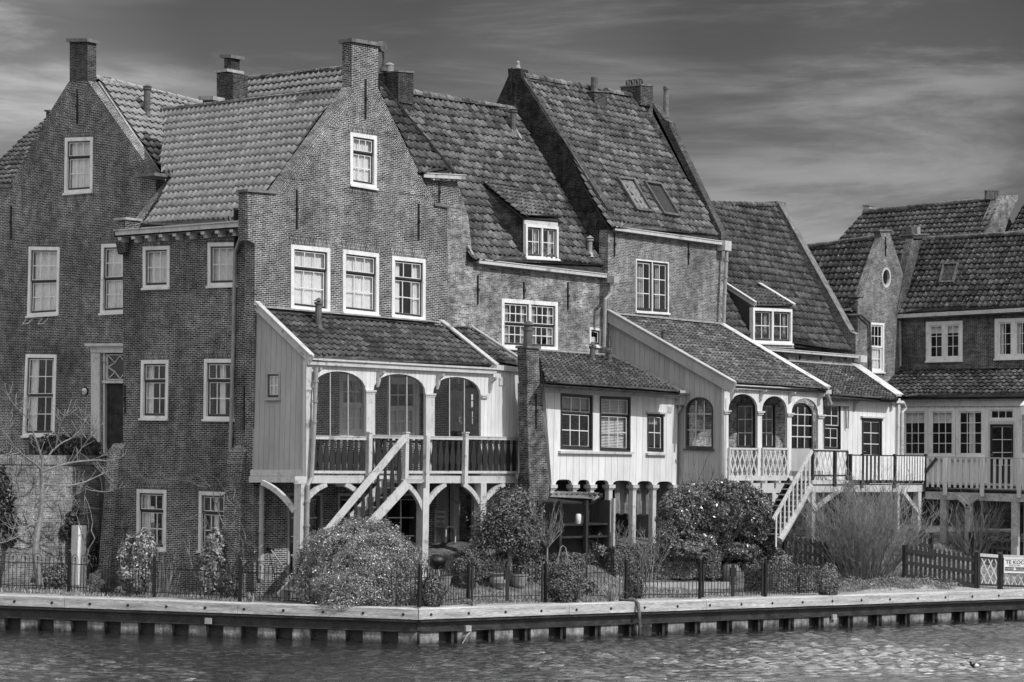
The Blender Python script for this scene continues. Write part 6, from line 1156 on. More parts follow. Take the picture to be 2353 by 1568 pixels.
ball(1165, 1300, 30, 24, 'low leafy plant at the foot of the evergreen standard tree', n=1500, seed=9, nm='low_plant', cat='plant')
for x, y, w_, h_, m_, sd, lb in ((1132, 1332, 46, 40, 'leaf_mid', 201, 'low rounded shrub at the left end of the box hedge near the gallery post'), (1228, 1330, 52, 44, 'leaf_pale', 202, 'pale feathery low shrub between the evergreen tree and the little bare tree'), (1418, 1322, 54, 62, 'leaf_mid', 203, 'loose shrub at the foot of the fourth white arcade column'), (1500, 1318, 60, 56, 'leaf_pale', 204, 'pale shrub behind the long dark hedge by the arcade'), (1725, 1318, 70, 58, 'leaf_mid', 205, 'leafy shrub behind the right hedge below the staircase'), (1795, 1322, 60, 50, 'leaf_pale', 206, 'pale bushy shrub behind the right hedge near the picket fence'), (1352, 1368, 46, 34, 'leaf_pale', 207, 'small pale shrub beside the clipped bush with the sunny right side'), (655, 1372, 40, 26, 'leaf_mid', 208, 'small leafy plant at the left foot of the huge dome bush')):
    ball(x, y, w_, h_, lb, mat=m_, n=5000, seed=sd, nm='garden_shrub', size=.04)
# laurels and shrubs at the left
def shrub(x, y, blobs, lab, mat, n, size, seed, nm='shrub', cat='shrub', aspect=.45, tw=('bark_mid', 10, .6)):
    c = gp(x, y); k = sz(c); t = plant(nm, lab, cat, c); bl = [(c + V(.64, -.766, 0) * dx * k * 1.0 * 0 + V(dx * k * .643, -dx * k * .766, 0) * 0 + (CR * dx * k) * V(1, 1, 0) + UP * dy * k + V(.3, .35, 0), (rx * k, rx * k * .8, ry * k), int(n * f)) for dx, dy, rx, ry, f in blobs]
    leafcloud('foliage', mat, t, bl, size, seed, base=c[2] - .05, aspect=aspect); H_ = max(b[1] + b[3] for b in blobs) * k; twigs('stems', tw[0], t, c + V(.3, .35, 0), tw[1], H_ * .85, tw[2], seed, .018, 2); return t
shrub(312, 1371, [(0, 50, 40, 50, .5), (15, 105, 30, 45, .3), (-20, 90, 22, 40, .2)], 'tall glossy laurel bush below the lower left window of the side wall', 'leaf_laurel', 9000, .055, 11, 'laurel_bush', 'bush')
shrub(488, 1371, [(0, 60, 38, 60, .7), (5, 115, 24, 38, .3)], 'tall glossy laurel bush below the lower right window of the side wall', 'leaf_laurel', 8000, .055, 12, 'laurel_bush', 'bush')
shrub(112, 1356, [(0, 24, 42, 26, .6), (25, 36, 24, 24, .4)], 'low dark shrub at the foot of the bare tree', 'leaf_mid', 5000, .04, 13)
shrub(236, 1367, [(0, 26, 36, 28, 1)], 'feathery lavender mound below the laurel, spilling through the fence', 'leaf_pale', 5000, .035, 14, 'lavender', 'plant', .14)
shrub(530, 1378, [(0, 26, 30, 30, 1)], 'small dark leafy plant between laurel bush and right buttress', 'leaf_dark', 2500, .04, 15, 'low_shrub')
# ivy plants on the garden wall
def ivy(pl, pts, lab, seed, n=600, mat='leaf_dark', size=.06):
    r = np.random.RandomState(seed); bl = []
    for (x, y, rx, ry, f) in pts: c = pl(x, y) + V(0, -.08, 0); k = sz(c); bl.append((c, (rx * k, .10, ry * k), int(n * f)))
    o = leafcloud('ivy', mat, None, bl, size, seed, shell=.05); tag(o, lab, 'climber'); return o
ivy(GW, [(10, 1180, 22, 90, 1.3), (0, 1110, 16, 40, .5), (28, 1215, 10, 40, .3)], 'dark leafy climber on the garden wall at the left edge', 21, 900)
ivy(GW, [(160, 1200, 14, 24, .6), (145, 1225, 12, 20, .3), (172, 1175, 8, 18, .2)], 'small dark climber on the garden wall above the white box', 22, 500)
ivy(GW, [(210, 1270, 14, 45, .8)], 'leafy climber on the garden wall right of the white box', 23, 500)
# bushes on the terrace
for x, y, lab, s_ in ((152, 1046, 'dark low bush on the terrace between lower left window and the white door', 31), (112, 1046, 'bushy plant in front of the lower left window sill', 32), (200, 1046, 'dark bush on the terrace just left of the white door surround', 33)):
    c = pz(R(7.8)(x, 1052), b[2] - .35); t = plant('terrace_bush', lab, 'bush', c); leafcloud('foliage', 'leaf_dark', t, [(c + UP * .42, (.42, .4, .48), 2600)], .045, s_)
# bare tree with explicit limbs
def pxtube(mb, pts, Y0, r0, r1, n=6, dy=0.):
    P3 = []
    for i, (x, y) in enumerate(pts): P3.append(R(Y0 - dy * i / max(1, len(pts) - 1))(x, y))
    # smooth once
    Q3 = [P3[0]]
    for i in range(len(P3) - 1): Q3 += [P3[i] * .75 + P3[i + 1] * .25, P3[i] * .25 + P3[i + 1] * .75]
    Q3.append(P3[-1]); k = len(Q3); mb.tube(Q3, [r0 + (r1 - r0) * i / (k - 1) for i in range(k)], n); return Q3
tr = plant('bare_tree', 'leafless pale fig tree spreading crooked limbs before the brick garden wall', 'tree', R(5.0)(90, 1350)); mb = MB()
pxtube(mb, [(92, 1352), (88, 1318), (80, 1285), (84, 1230), (92, 1195), (96, 1150), (97, 1112)], 5.2, .105, .055, 8); mb.build('trunk', 'bark_light', tr)
rr_ = random.Random(8)
LIMB = [([(97, 1115), (94, 1085), (90, 1072), (44, 1041), (16, 1003), (-4, 980)], .06, .5), ([(96, 1085), (97, 1055), (80, 1005), (64, 961), (66, 940)], .055, .3), ([(97, 1085), (123, 1074), (165, 1062), (220, 1057), (253, 1060), (281, 1050)], .05, 1.2), ([(98, 1112), (146, 1118), (187, 1112), (228, 1093), (257, 1080)], .05, 1.0), ([(137, 1071), (165, 1107), (198, 1126), (247, 1132), (271, 1124)], .03, .8),
    ([(96, 1070), (129, 1024), (176, 1002), (203, 956)], .04, .6), ([(129, 1024), (137, 975), (155, 950)], .03, .5), ([(44, 1041), (10, 1048), (-20, 1052)], .025, .2), ([(91, 1195), (60, 1212), (25, 1215)], .022, .4), ([(88, 1165), (58, 1163)], .02, .3), ([(70, 1215), (30, 1240), (-10, 1252)], .02, .7), ([(100, 1150), (128, 1180), (158, 1170)], .02, -.5), ([(220, 1057), (240, 1085), (262, 1110)], .018, .3), ([(165, 1062), (195, 1020), (222, 985)], .02, .6), ([(64, 961), (40, 940), (20, 915)], .018, .2), ([(16, 1003), (22, 965)], .015, .1), ([(176, 1002), (215, 988)], .016, .4), ([(187, 1112), (180, 1135), (165, 1142)], .014, .2)]
for pts, r0, dy in LIMB:
    mb = MB(); Q3 = pxtube(mb, pts, 5.2, r0 * .72, .010, 6, dy)
    for j in range(14):     # side twigs with buds
        i = rr_.randint(len(Q3) // 3, len(Q3) - 1); p = Q3[i]; d = unit(V(rr_.gauss(0, .6), rr_.gauss(0, .4), rr_.uniform(.1, 1))); q = [p]
        for s in range(4): d = unit(d + V(rr_.gauss(0, .2), rr_.gauss(0, .2), .12)); q.append(q[-1] + d * rr_.uniform(.06, .15))
        mb.tube(q, [.009, .007, .006, .006, .008], 4)
    mb.build('branch', 'bark_light', tr)
# leafless climbers on the side wall and buttress
def climber(pl, strands, lab, n, off, seed, mat='bark_mid', r0=.022):
    r = random.Random(seed); mb = MB()
    for pts in strands:
        P3 = [pl(x, y) + n * off for x, y in pts]; Q3 = [P3[0]]
        for i in range(len(P3) - 1):
            for s in (.33, .66, 1): Q3.append(P3[i] * (1 - s) + P3[i + 1] * s + V(r.gauss(0, .03), r.gauss(0, .03), r.gauss(0, .03)))
        mb.tube(Q3, [r0 * (1 - .75 * i / len(Q3)) for i in range(len(Q3))], 5)
        for j in range(6):
            i = r.randint(1, len(Q3) - 1); p = Q3[i]; d = V(r.gauss(0, 1), r.gauss(0, 1), r.gauss(0, .6)); d = unit(d - n * (d @ n) * .8); q = [p]
            for s in range(4): d = unit(d + V(r.gauss(0, .3), r.gauss(0, .3), r.gauss(0, .3))); q.append(q[-1] + d * r.uniform(.08, .2))
            mb.tube(q, [.010, .008, .006, .005, .004], 4)
    return tag(mb.build('leafless_climber', mat), lab, 'climber')
climber(W2, [[(548, 1370), (560, 1290), (540, 1210), (520, 1160), (505, 1120), (470, 1105), (420, 1090)], [(575, 1360), (585, 1280), (572, 1220), (560, 1170), (530, 1110), (500, 1088)], [(545, 1350), (515, 1290), (510, 1230), (495, 1180)], [(560, 1290), (590, 1245), (575, 1200)], [(505, 1120), (470, 1090), (450, 1108)], [(520, 1160), (545, 1130), (560, 1120)], [(500, 1120), (440, 1105), (360, 1100), (340, 1082)]], 'leafless twisting climber on the dark side wall by the right buttress', NL, .35, 3)
climber(W2, [[(262, 1350), (262, 1290), (258, 1240), (268, 1200), (262, 1150)], [(262, 1290), (280, 1240), (275, 1180), (258, 1120)], [(258, 1240), (240, 1190), (242, 1150)]], 'leafless climber clinging to the left buttress', NL, 1.0, 4)
t = plant('reed_clump', 'clump of thin pale dry stems between the two laurel bushes', 'plant', gp(375, 1368)); twigs('stems', 'bark_light', t, gp(375, 1368) + V(.2, .2, 0), 42, 1.05, .35, 5, .010, 1, fork=.15)
# spade
t = thing('spade', 'long handled tool leaning on the brick wall under the boarded gallery', 'tool', W3(640, 1335) + V(0, -.4, 0)); mb = MB(); mb.tube([W3(618, 1262) + V(0, -.06, 0), W3(645, 1335) + V(0, -.5, 0)], .022, 6); mb.build('shaft', 'timber_raw', t); mb = MB(); a = W3(618, 1262) + V(0, -.06, 0); mb.bar(a - V(.12, 0, -.02), a + V(.12, 0, -.03), .05, .06); mb.build('head', 'iron', t)
# steps at the garden door
mb = MB(); mb.box((.75, -.95, .5), (2.4, -.02, .98)); mb.box((.6, -1.35, .5), (2.5, -.96, .88)); tag(mb.build('door_steps', 'stone_dark'), 'two low brick steps in front of the garden door under the gallery', 'steps')
# ================================================================== middle of the garden
ov = gp(1170, 1344); k = sz(ov); t = plant('standard_tree', 'small evergreen tree with dense rounded crown before the boarded gallery post', 'tree', ov)
ov = gp(1170, 1344) + V(0, 0, 0)
mb = MB(); top = ov + UP * .95; mb.tube([ov, ov + V(.02, 0, .5), top, top + V(.05, 0, .7)], [.075, .065, .06, .03], 8); mb.build('trunk', 'bark_light', t)
leafcloud('crown', 'leaf_mid', t, [(top + V(.0, .0, .75), (.72, .7, .82), 6000), (top + V(.25, -.3, .3), (.55, .5, .5), 2600), (top + V(-.35, .4, .55), (.55, .5, .6), 2600), (top + V(.2, -.1, 1.3), (.42, .4, .4), 1500), (top + V(-.55, .6, .2), (.4, .3, .3), 900), (top + V(.75, -.2, .75), (.3, .3, .5), 900), (top + V(-.2, .2, 1.35), (.2, .2, .4), 500)], .045, 41, aspect=.35, shell=.12, lump=2.0)
twigs('limbs', 'bark_dark', t, top, 16, 1.3, .6, 42, .02, 2, base_r=.05)
b2 = gp(1256, 1350); t = plant('standard_tree', 'little bare standard tree with fine grey twigs left of the tool shelter', 'tree', b2); mb = MB(); mb.tube([b2, b2 + UP * 1.15], [.035, .03], 6); mb.build('trunk', 'bark_mid', t); twigs('crown', 'bark_mid', t, b2 + UP * 1.1, 26, 1.15, .85, 43, .013, 3, base_r=.04)
# hoop trellis, hose reel, barbecue, pots, chair
t = thing('obelisk_trellis', 'thin wire hoop trellis standing behind the right gate leaf', 'trellis', gp(1300, 1345)); c = gp(1292, 1352)
mb = MB()
for a_ in (0, math.pi / 2):
    e = V(math.cos(a_), math.sin(a_), 0) * .2; mb.tube([c - e, c - e * .95 + UP * .8, c - e * .5 + UP * 1.1, c + UP * 1.16, c + e * .5 + UP * 1.1, c + e * .95 + UP * .8, c + e], .009, 5)
for z in (.3, .65): mb.tube([c + V(math.cos(q) * .2, math.sin(q) * .2, z) for q in np.linspace(0, 6.283, 13)], .007, 4)
mb.build('frame', 'zinc', t)
c = gp(1222, 1300) + V(0, 0, 0); z0 = c[2]; t = thing('hose_reel', 'garden hose wound on a wire reel on the raised bed left of the shelter', 'hose reel', c); mb = MB()
for i in range(5): cc_ = c + V(.1, .03 + i * .05, .42); mb.tube([cc_ + V(math.cos(q), 0, math.sin(q)) * (.24 - .0 * i) for q in np.linspace(0, 6.283, 19)], .02, 6)
mb.build('hose', 'stone', t); mb = MB(); mb.tube([c + V(-.1, 0, 0), c + V(.1, 0, .42), c + V(.32, 0, 0)], .012, 5); mb.tube([c + V(-.1, .3, 0), c + V(.1, .3, .42), c + V(.32, .3, 0)], .012, 5); mb.build('stand', 'zinc', t)
c = gp(1003, 1338); t = thing('kettle_barbecue', 'black round kettle barbecue on legs beside the right gallery post', 'barbecue', c); mb = MB(); mb.lathe(c + UP * .55, [(.02, -.22), (.2, -.16), (.25, 0), (.26, .02), (.22, .12), (.10, .19), (.0, .2)], 18); mb.build('bowl', 'iron', t, smooth=True)
for q in (0, 2.1, 4.2): mb = MB(); mb.tube([c + V(math.cos(q) * .3, math.sin(q) * .3, 0), c + V(math.cos(q) * .12, math.sin(q) * .12, .42)], .015, 6); mb.build('leg', 'zinc', t)
def pot(x, y, r, h, lab, mat='clay_pot', urn=False, plant_=True):
    c = gp(x, y); t = thing('plant_pot', lab, 'pot', c, 'pots in the garden'); mb = MB(); pr = [(r * .6, 0), (r * .75, h * .15), (r * 1.0, h * .75), (r * .95, h * .86), (r * 1.12, h * .9), (r * 1.12, h), (r * .95, h), (r * .9, h * .9)] if not urn else [(r * .55, 0), (r * .6, h * .08), (r * .95, h * .35), (r * 1.0, h * .6), (r * .85, h * .8), (r * 1.1, h * .92), (r * 1.1, h), (r * .9, h)]
    mb.lathe(c, pr, 18); mb.build('pot', mat, t, smooth=False)
    if plant_: o = twigs('stems', 'leaf_mid', None, c + UP * h * .9, 20, h * 1.3, .5, int(x), .012, 2, base_r=r * .5); tag(o, 'sprouting stems growing in the ' + lab.split(' standing')[0], 'plant')
    return t
pot(1146, 1352, .27, .42, 'wide terracotta urn standing behind the left gate leaf', urn=True); pot(1192, 1350, .24, .36, 'terracotta pot standing beside the trunk of the evergreen tree', plant_=False); pot(1020, 1350, .2, .3, 'small clay pot standing right of the barbecue', plant_=False); pot(1003, 1372, .2, .28, 'pale clay pot standing behind the clipped round bush', plant_=False, mat='stone')
c = gp(1679, 1341); t = thing('stone_ball_pot', 'big rounded weathered stone jar behind the second iron gate', 'jar', c); mb = MB(); mb.lathe(c, [(.18, 0), (.27, .10), (.31, .28), (.28, .44), (.2, .53), (.17, .55), (.16, .5)], 20); mb.build('body', 'stone_dark', t, smooth=True)
# white garden chair in the alley by the pier
c = W3(1007, 1262) + V(0, -.25, 0); zc = gz_(c[0], c[1]); t = thing('garden_chair', 'white slatted garden chair in shade beside the brick pier under the gallery', 'chair', pz(c, zc)); c = pz(c, zc)
for dx in (-.2, .2):
    for dy in (-.2, .2): mb = MB(); mb.box((c[0] + dx - .02, c[1] + dy - .02, zc), (c[0] + dx + .02, c[1] + dy + .02, zc + (.95 if dy > 0 else .45))); mb.build('leg', 'white_paint', t)
mb = MB(); mb.box((c[0] - .24, c[1] - .24, zc + .43), (c[0] + .24, c[1] + .18, zc + .46)); mb.build('seat', 'white_paint', t); mb = MB()
for z in (.55, .68, .82): mb.box((c[0] - .18, c[1] + .19, zc + z), (c[0] + .18, c[1] + .21, zc + z + .07))
mb.build('backrest', 'white_paint', t)
# white jamb and grey gate closing the alley
t = thing('alley_gate', 'tall grey boarded gate with white jamb between the lit gable and the old brick wall', 'gate', pz(W3(1020, 1250), 1)); mb = MB(); px_box(mb, W3, 1034, 1047, 1112, 1262, 0, .14, NR); mb.build('jamb', 'white_paint', t); mb = MB(); px_box(mb, W3, 1004, 1033.5, 1116, 1262, -.1, -.05, NR); mb.build('door_leaf', 'plank_grey', t)
# brick stack with stovepipe in front of the white house
SK = R(-2.75); t = thing('chimney_stack', 'free rising brick stack with dark stovepipe between the gallery and the white boarded house', 'chimney', pz(SK(1220, 1200), .8))
def skq(x0a, x1a, y0, x0b, x1b, y1): return [SK(x0b, y1), SK(x1b, y1), SK(x1a, y0), SK(x0a, y0)]
mb = MB(); mb.prism(skq(1210, 1237, 800, 1213, 1241, 880), V(0, .34, 0)); mb.build('upper_stack', 'brick_pier', t)
mb = MB(); q = skq(1211, 1243, 880.5, 1216, 1262, 1110); mb.prism([pz(q[0], .6), pz(q[1], .6) + V(.1, 0, 0), q[1], q[2], q[3], q[0]], V(0, .34, 0)); mb.build('lower_stack', 'brick_pier', t)
mb = MB(); a = SK(1210, 800); b_ = SK(1239, 800); mb.box((a[0] - .03, -2.80, a[2]), (b_[0] + .03, -2.36, a[2] + .07)); mb.build('cap', 'stone_dark', t)
mb = MB(); c = (a + b_) / 2 + V(-.02, .17, .07); mb.tube([c, c + UP * .42], .13, 12); mb.tube([c + UP * .42, c + UP * .46], .16, 12); mb.tube([c + UP * .46, c + UP * .58], [.12, .12], 12); mb.tube([c + UP * .58, c + UP * .66, c + UP * .70], [.17, .10, .03], 12); mb.build('stovepipe', 'flue', t)
anchor(t, SK(1231, 985), SK(1231, 905), NR, 'iron_strap')
# little lean-to roof beside the stack
t = thing('lean_to_shed', 'tiny tiled lean-to roof tucked between gallery rail and brick stack', 'shed', pz(SK(1213, 1150), .8)); p0 = R(-2.3)(1214, 1073); n_ = pitch_n(32); rq = lambda x, y: hit(x, y, p0, n_)
tiles('roof', 'tile_worn', t, p0, n_, [rq(1198, 1072), rq(1231, 1074), rq(1222, 1045), rq(1199, 1043)], seed=51, slab=.06); mb = MB(); A, B = R(-2.35)(1197, 1089), R(-2.35)(1231, 1089); mb.prism([A, B, B + UP * .16, A + UP * .16], V(0, .04, 0)); mb.build('fascia', 'white_paint', t); mb = MB(); mb.box((A[0], -2.25, .8), (B[0], -2.15, A[2])); mb.build('wall', 'brick_old', t)
# tool shelter
SH = R(-3.45); a, b_ = SH(1262, 1150), SH(1384, 1152); zt = a[2]; zg = gz_(a[0], -3.7); t = thing('tool_shelter', 'open dark timber tool shelter with a pantile roof before the white arcade', 'shelter', V((a[0] + b_[0]) / 2, -3.6, zg))
p0 = SH(1250, 1150) + V(0, -.25, 0); n_ = pitch_n(27); rs_ = lambda x, y: hit(x, y, p0, n_)
tiles('roof', 'tile_shed', t, p0, n_, [rs_(1249, 1148), rs_(1361, 1152), rs_(1388, 1135), rs_(1270, 1131)], seed=52, tw=.24, th=.33, amp=.045, slab=.05, step=.05)
mb = MB(); mb.box((a[0], -3.05, zg - .1), (b_[0], -3.0, zt)); mb.build('back_wall', 'plank_dark', t); mb = MB(); mb.box((b_[0] - .05, -3.75, zg - .1), (b_[0], -3.06, zt)); mb.build('side_wall', 'plank_dark', t)
for x in (a[0] + .03, (a[0] + b_[0]) / 2, ): mb = MB(); mb.box((x, -3.82, zg - .1), (x + .1, -3.72, zt)); mb.build('post', 'timber_dark', t)
mb = MB(); mb.box((b_[0] + .01, -3.86, zg - .1), (b_[0] + .09, -3.76, zt + .05)); mb.build('post', 'grey_paint', t)
zs = SH(1320, 1203)[2]
for z in (zs, zs - .35): mb = MB(); mb.box((a[0] + .05, -3.7, z - .05), (b_[0] - .06, -3.1, z)); mb.build('shelf', 'timber_dark', t)
mb = MB(); mb.lathe(V(SH(1323, 1200)[0], -3.55, zs), [(.07, 0), (.09, .02), (.095, .22), (.08, .25), (.08, .27)], 14); tag(mb.build('white_tub', 'white_board', smooth=True), 'small white tub standing on the shelf of the tool shelter', 'tub')
# cloths hung in the arcade
for x0, x1, y0, y1, lab, m_ in ((1413, 1441, 1106, 1170, 'dark cloth hung to dry in the fourth arch of the arcade', 'cloth'), (1443, 1452, 1107, 1180, 'checked cloth hanging beside the dark cloth in the arcade', 'cloth_check'), (1464, 1490, 1108, 1172, 'grey shirt shaped cloth hung in the fifth arch of the arcade', 'cloth')):
    PLc = R(-2.3); mb = MB(); k = 12
    for i in range(k):
        xa, xb = x0 + (x1 - x0) * i / k, x0 + (x1 - x0) * (i + 1) / k; ya = y1 + 14 - 5 * abs(math.sin(i * .5)); f1 = V(0, .06 * math.sin(i * 1.4), 0); f2 = V(0, .06 * math.sin((i + 1) * 1.4), 0); mb.prism([PLc(xa, ya) + f1, PLc(xb, ya) + f2, PLc(xb, y0) + f2 * .3, PLc(xa, y0) + f1 * .3], V(0, .008, 0))
    tag(mb.build('hanging_cloth', m_), lab, 'cloth')
# hedges
def hedge(x0, y0, x1, y1, wd, h, lab, n, seed, mat='leaf_hedge', core=True):
    a, b = gp(x0, y0), gp(x1, y1); e = unit((b - a) * V(1, 1, 0)); L_ = np.linalg.norm((b - a)[:2]); a = a - UP * .05; t = plant('clipped_hedge', lab, 'hedge', a); boxcloud('foliage', mat, t, a, e, L_, wd, h, n, .035, seed)
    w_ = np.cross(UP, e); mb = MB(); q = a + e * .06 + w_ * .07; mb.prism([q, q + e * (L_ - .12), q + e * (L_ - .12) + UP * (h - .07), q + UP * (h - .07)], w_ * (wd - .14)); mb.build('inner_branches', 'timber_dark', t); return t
hedge(1098, 1340, 1345, 1343, .6, .74, 'low clipped box hedge behind the gate and the evergreen tree', 16000, 61); hedge(1412, 1326, 1655, 1344, .8, .86, 'long dark clipped hedge behind the paved terrace', 26000, 62); hedge(1758, 1366, 1893, 1362, .9, .72, 'clipped hedge with dark face right of the second gate', 18000, 63)
# paved terrace with low brick kerb
a, b_, c_, d_ = gp(1480, 1345), gp(1672, 1352), gp(1640, 1330), gp(1478, 1322); mb = MB(); mb.prism([pz(p, 1.02) for p in (a, b_, c_, d_)], V(0, 0, -.25)); o = mb.build('terrace_paving', 'paver'); tag(o, None, None, None, 'structure')
mb = MB(); e = unit(b_ - a); 
for i in range(22): p = pz(a + (b_ - a) * (i + .05) / 22, .8) - V(.03, .05, 0); L__ = np.linalg.norm(b_ - a) / 22 * .92; mb.prism([p, p + e * L__, p + e * L__ + UP * .27, p + UP * .27], V(-.06, -.09, 0))
tag(mb.build('kerb', 'stone'), 'row of upright pale bricks edging the paved terrace', 'kerb')
# big shrub in front of gallery 2
c = gp(1640, 1330); k = sz(c); t = plant('evergreen_shrub', 'massive dark evergreen shrub hiding the foot of the grey boarded gallery', 'shrub', c)
cc_ = R(-5.1)(1640, 1180); bl = []
for (x, y, rx, ry, n) in ((1560, 1185, 55, 60, 5500), (1640, 1170, 75, 62, 8000), (1725, 1190, 60, 62, 6500), (1610, 1235, 80, 42, 6000), (1730, 1235, 60, 42, 4500), (1650, 1125, 40, 22, 1500), (1535, 1240, 30, 40, 2000), (1580, 1262, 70, 22, 3500), (1680, 1264, 80, 22, 3500), (1770, 1230, 30, 50, 2500), (1700, 1140, 45, 30, 2500), (1590, 1135, 35, 25, 1800)):
    p = R(-5.1 + .4 * math.sin(x))(x, y); k = sz(p); bl.append((p, (rx * k, rx * k * .8, ry * k), n))
bl = [(a_, b_, int(c_ * 1.9)) for a_, b_, c_ in bl]; leafcloud('foliage', 'leaf_gloss', t, bl, .046, 71, base=1.4, aspect=.42, shell=.5); twigs('stems', 'bark_dark', t, pz(cc_, 1.6), 20, 2.6, .6, 72, .03, 2); twigs('top_twigs', 'bark_mid', t, R(-5.2)(1590, 1170), 10, 1.3, .4, 73, .012, 2)
# twiggy shrubs
def bare(x, y, w, h, stems, lab, seed, mat='bark_pale', sub=5, r0=.017, fork=.3, base_r=.3):
    c = gp(x, y); k = sz(c); t = plant('bare_shrub', lab, 'shrub', c); twigs('stems', mat, t, c, stems, h * k, w / h / 2 * 1.15, seed, r0, sub, base_r=base_r, kink=.17, fork=fork); return t
bare(1985, 1325, 240, 205, 165, 'huge leafless shrub of fine pale upright twigs in front of the balcony', 81, sub=5, base_r=.8, fork=.5)
bare(2237, 1275, 150, 122, 62, 'smaller pale leafless shrub behind the dark picket fence', 82, sub=4, r0=.015, base_r=.35)
bare(1490, 1335, 60, 130, 16, 'thin dark bare stems in front of the white arcade columns', 83, 'bark_light', 3); bare(1425, 1312, 50, 120, 12, 'spindly bare bush before the drying cloths', 84, 'bark_mid', 3)
bare(1690, 1300, 90, 60, 24, 'tangle of low bare twigs over the stone jar', 85, 'bark_light', 3, .01); bare(1815, 1290, 70, 80, 26, 'small bare bush behind the right hedge at the stair foot', 86, 'bark_light', 3, .010)
shrub(1960, 1300, [(0, 150, 22, 60, .6), (0, 60, 25, 60, .4)], 'slim upright conifer rising behind the huge leafless shrub', 'leaf_pale', 4500, .04, 87, 'conifer', 'tree', .25, ('bark_dark', 3, .1))
c = gp(2348, 1285); t = plant('conifer', 'dark cone shaped conifer cut by the right edge of the picture', 'tree', c); k = sz(c); leafcloud('foliage', 'leaf_dark', t, [(c + UP * 18 * k, (26 * k, 24 * k, 22 * k), 3000), (c + UP * 55 * k, (19 * k, 18 * k, 28 * k), 2600), (c + UP * 95 * k, (10 * k, 10 * k, 28 * k), 1600)], .04, 88, aspect=.25); mb = MB(); mb.tube([c, c + UP * 110 * k], [.05, .01], 6); mb.build('trunk', 'bark_dark', t)
# yuccas / grasses by the fence and in the border
def tuft(x, y, n, h, lab, seed, spread=.9, w=.012):
    c = gp(x, y); r = random.Random(seed); vs_, fs = [], []; mb = MB()
    for i in range(n):
        an = r.uniform(0, 6.283); d = V(math.cos(an), math.sin(an), 0); hh = h * r.uniform(.5, 1.1); sp = spread * r.uniform(.2, 1) * h; p = c + d * r.uniform(0, .12); s_ = V(-d[1], d[0], 0) * w; m_ = p + d * sp * .4 + UP * hh * .75; e_ = p + d * sp + UP * hh * r.uniform(.4, 1)
        mb.poly([p - s_, p + s_, m_ + s_ * .8, m_ - s_ * .8], uv=[(r.random(), 0)] * 4); mb.poly([m_ - s_ * .8, m_ + s_ * .8, e_], uv=[(r.random(), 0)] * 3)
    return tag(mb.build('grass_tuft', 'grass_blade'), lab, 'grass tuft')
tuft(1405, 1384, 90, .5, 'dry pale grass tuft flopping against the fence left of the hose', 91, 1.1); tuft(1085, 1394, 60, .22, 'short grass tuft at the quay corner fence post', 92); tuft(1740, 1345, 50, .3, 'leafy tuft right of the stone jar', 93); tuft(1570, 1330, 40, .25, 'strappy plant at the back of the paved terrace', 94); tuft(1350, 1388, 50, .25, 'low grass tuft below the clipped bush with sunny side', 95); tuft(575, 1385, 40, .3, 'young daffodil leaves at the foot of the right buttress', 96, .5); tuft(640, 1380, 30, .25, 'young leaves below the leaning spade', 97, .5)
# ground cover: short grass and litter
r = np.random.RandomState(5); cs = []
while len(cs) < 26000:
    x, y = r.uniform(-8, 26), r.uniform(-13, 6); a_, b_ = inward(x, y); d = min(a_, b_)
    if 1.15 < d < 6.5 and (r.uniform() < .25 + .75 * (math.sin(x * 1.7) * math.sin(y * 1.3 + x) > -.1)): cs.append((x, y, gz_(x, y) - .01))
cs = np.array(cs); n = len(cs); an = r.uniform(0, 6.283, n); hh = r.uniform(.03, .11, n); wv = np.stack([np.cos(an), np.sin(an), 0 * an], 1) * .012; ln = np.stack([r.normal(0, .03, n), r.normal(0, .03, n), hh], 1)
v = np.stack([cs - wv, cs + wv, cs + ln + wv * .2, cs + ln - wv * .2], 1).reshape(-1, 3); u = np.repeat(r.uniform(size=n), 4)
o = bigmesh('grass', v, np.arange(4 * n).reshape(n, 4), np.stack([u, u], 1), 'grass_blade', None, base=V(5, -4, .8)); tag(o, 'short rough grass and weeds covering the garden strip behind the iron fence', 'grass', None, 'stuff')
c = gp(2040, 1335); bl = []
for i in range(26): x = 1900 + i * 13; p = gp(x, 1345 + 8 * math.sin(i)); bl.append((p + UP * .02, (.35, .3, .16), 260))
o = leafcloud('ground_cover', 'leaf_pale', None, bl, .04, 99, aspect=.3, shell=.2); tag(o, 'low leafy ground cover on the bank below the huge leafless shrub', 'ground cover', None, 'stuff')
# ================================================================== dark picket fence, lattice panels, sign
def picket(a, b, lab, h=.72, k=None, w=.085, grp='dark picket fences'):
    d = (b - a); e = unit(d * V(1, 1, 0)); n_ = V(e[1], -e[0], 0); n_ = n_ if n_[1] < 0 else -n_; L_ = np.linalg.norm(d[:2]); k = k or int(L_ / .17); t = thing('picket_fence', lab, 'fence', (a + b) / 2, grp)
    for z in (.06, h * .48, h * .86): mb = MB(); mb.bar(a + UP * z + n_ * .03, b + UP * z + n_ * .03, .03, .11); mb.build('rail', 'dark_paint', t)
    for i in range(k):
        p = a + d * (i + .5) / k; mb = MB(); mb.prism([p - e * w / 2, p + e * w / 2, p + e * w / 2 + UP * h, p + UP * (h + .07), p - e * w / 2 + UP * h], -n_ * .02); mb.build('picket', 'dark_paint', t)
    for p in (a, b): mb = MB(); mb.box((p[0] - .05, p[1] - .05, p[2] - .1), (p[0] + .05, p[1] + .05, p[2] + h + .02)); mb.build('post', 'dark_paint', t)
    return t
picket(gp(2078, 1328), gp(2240, 1352), 'dark stained picket fence running from the huge shrub to the lattice panel', .95, 15)
picket(gp(1800, 1290), gp(1935, 1318), 'dark stained picket fence partly hidden behind the huge leafless shrub', .8, 12)
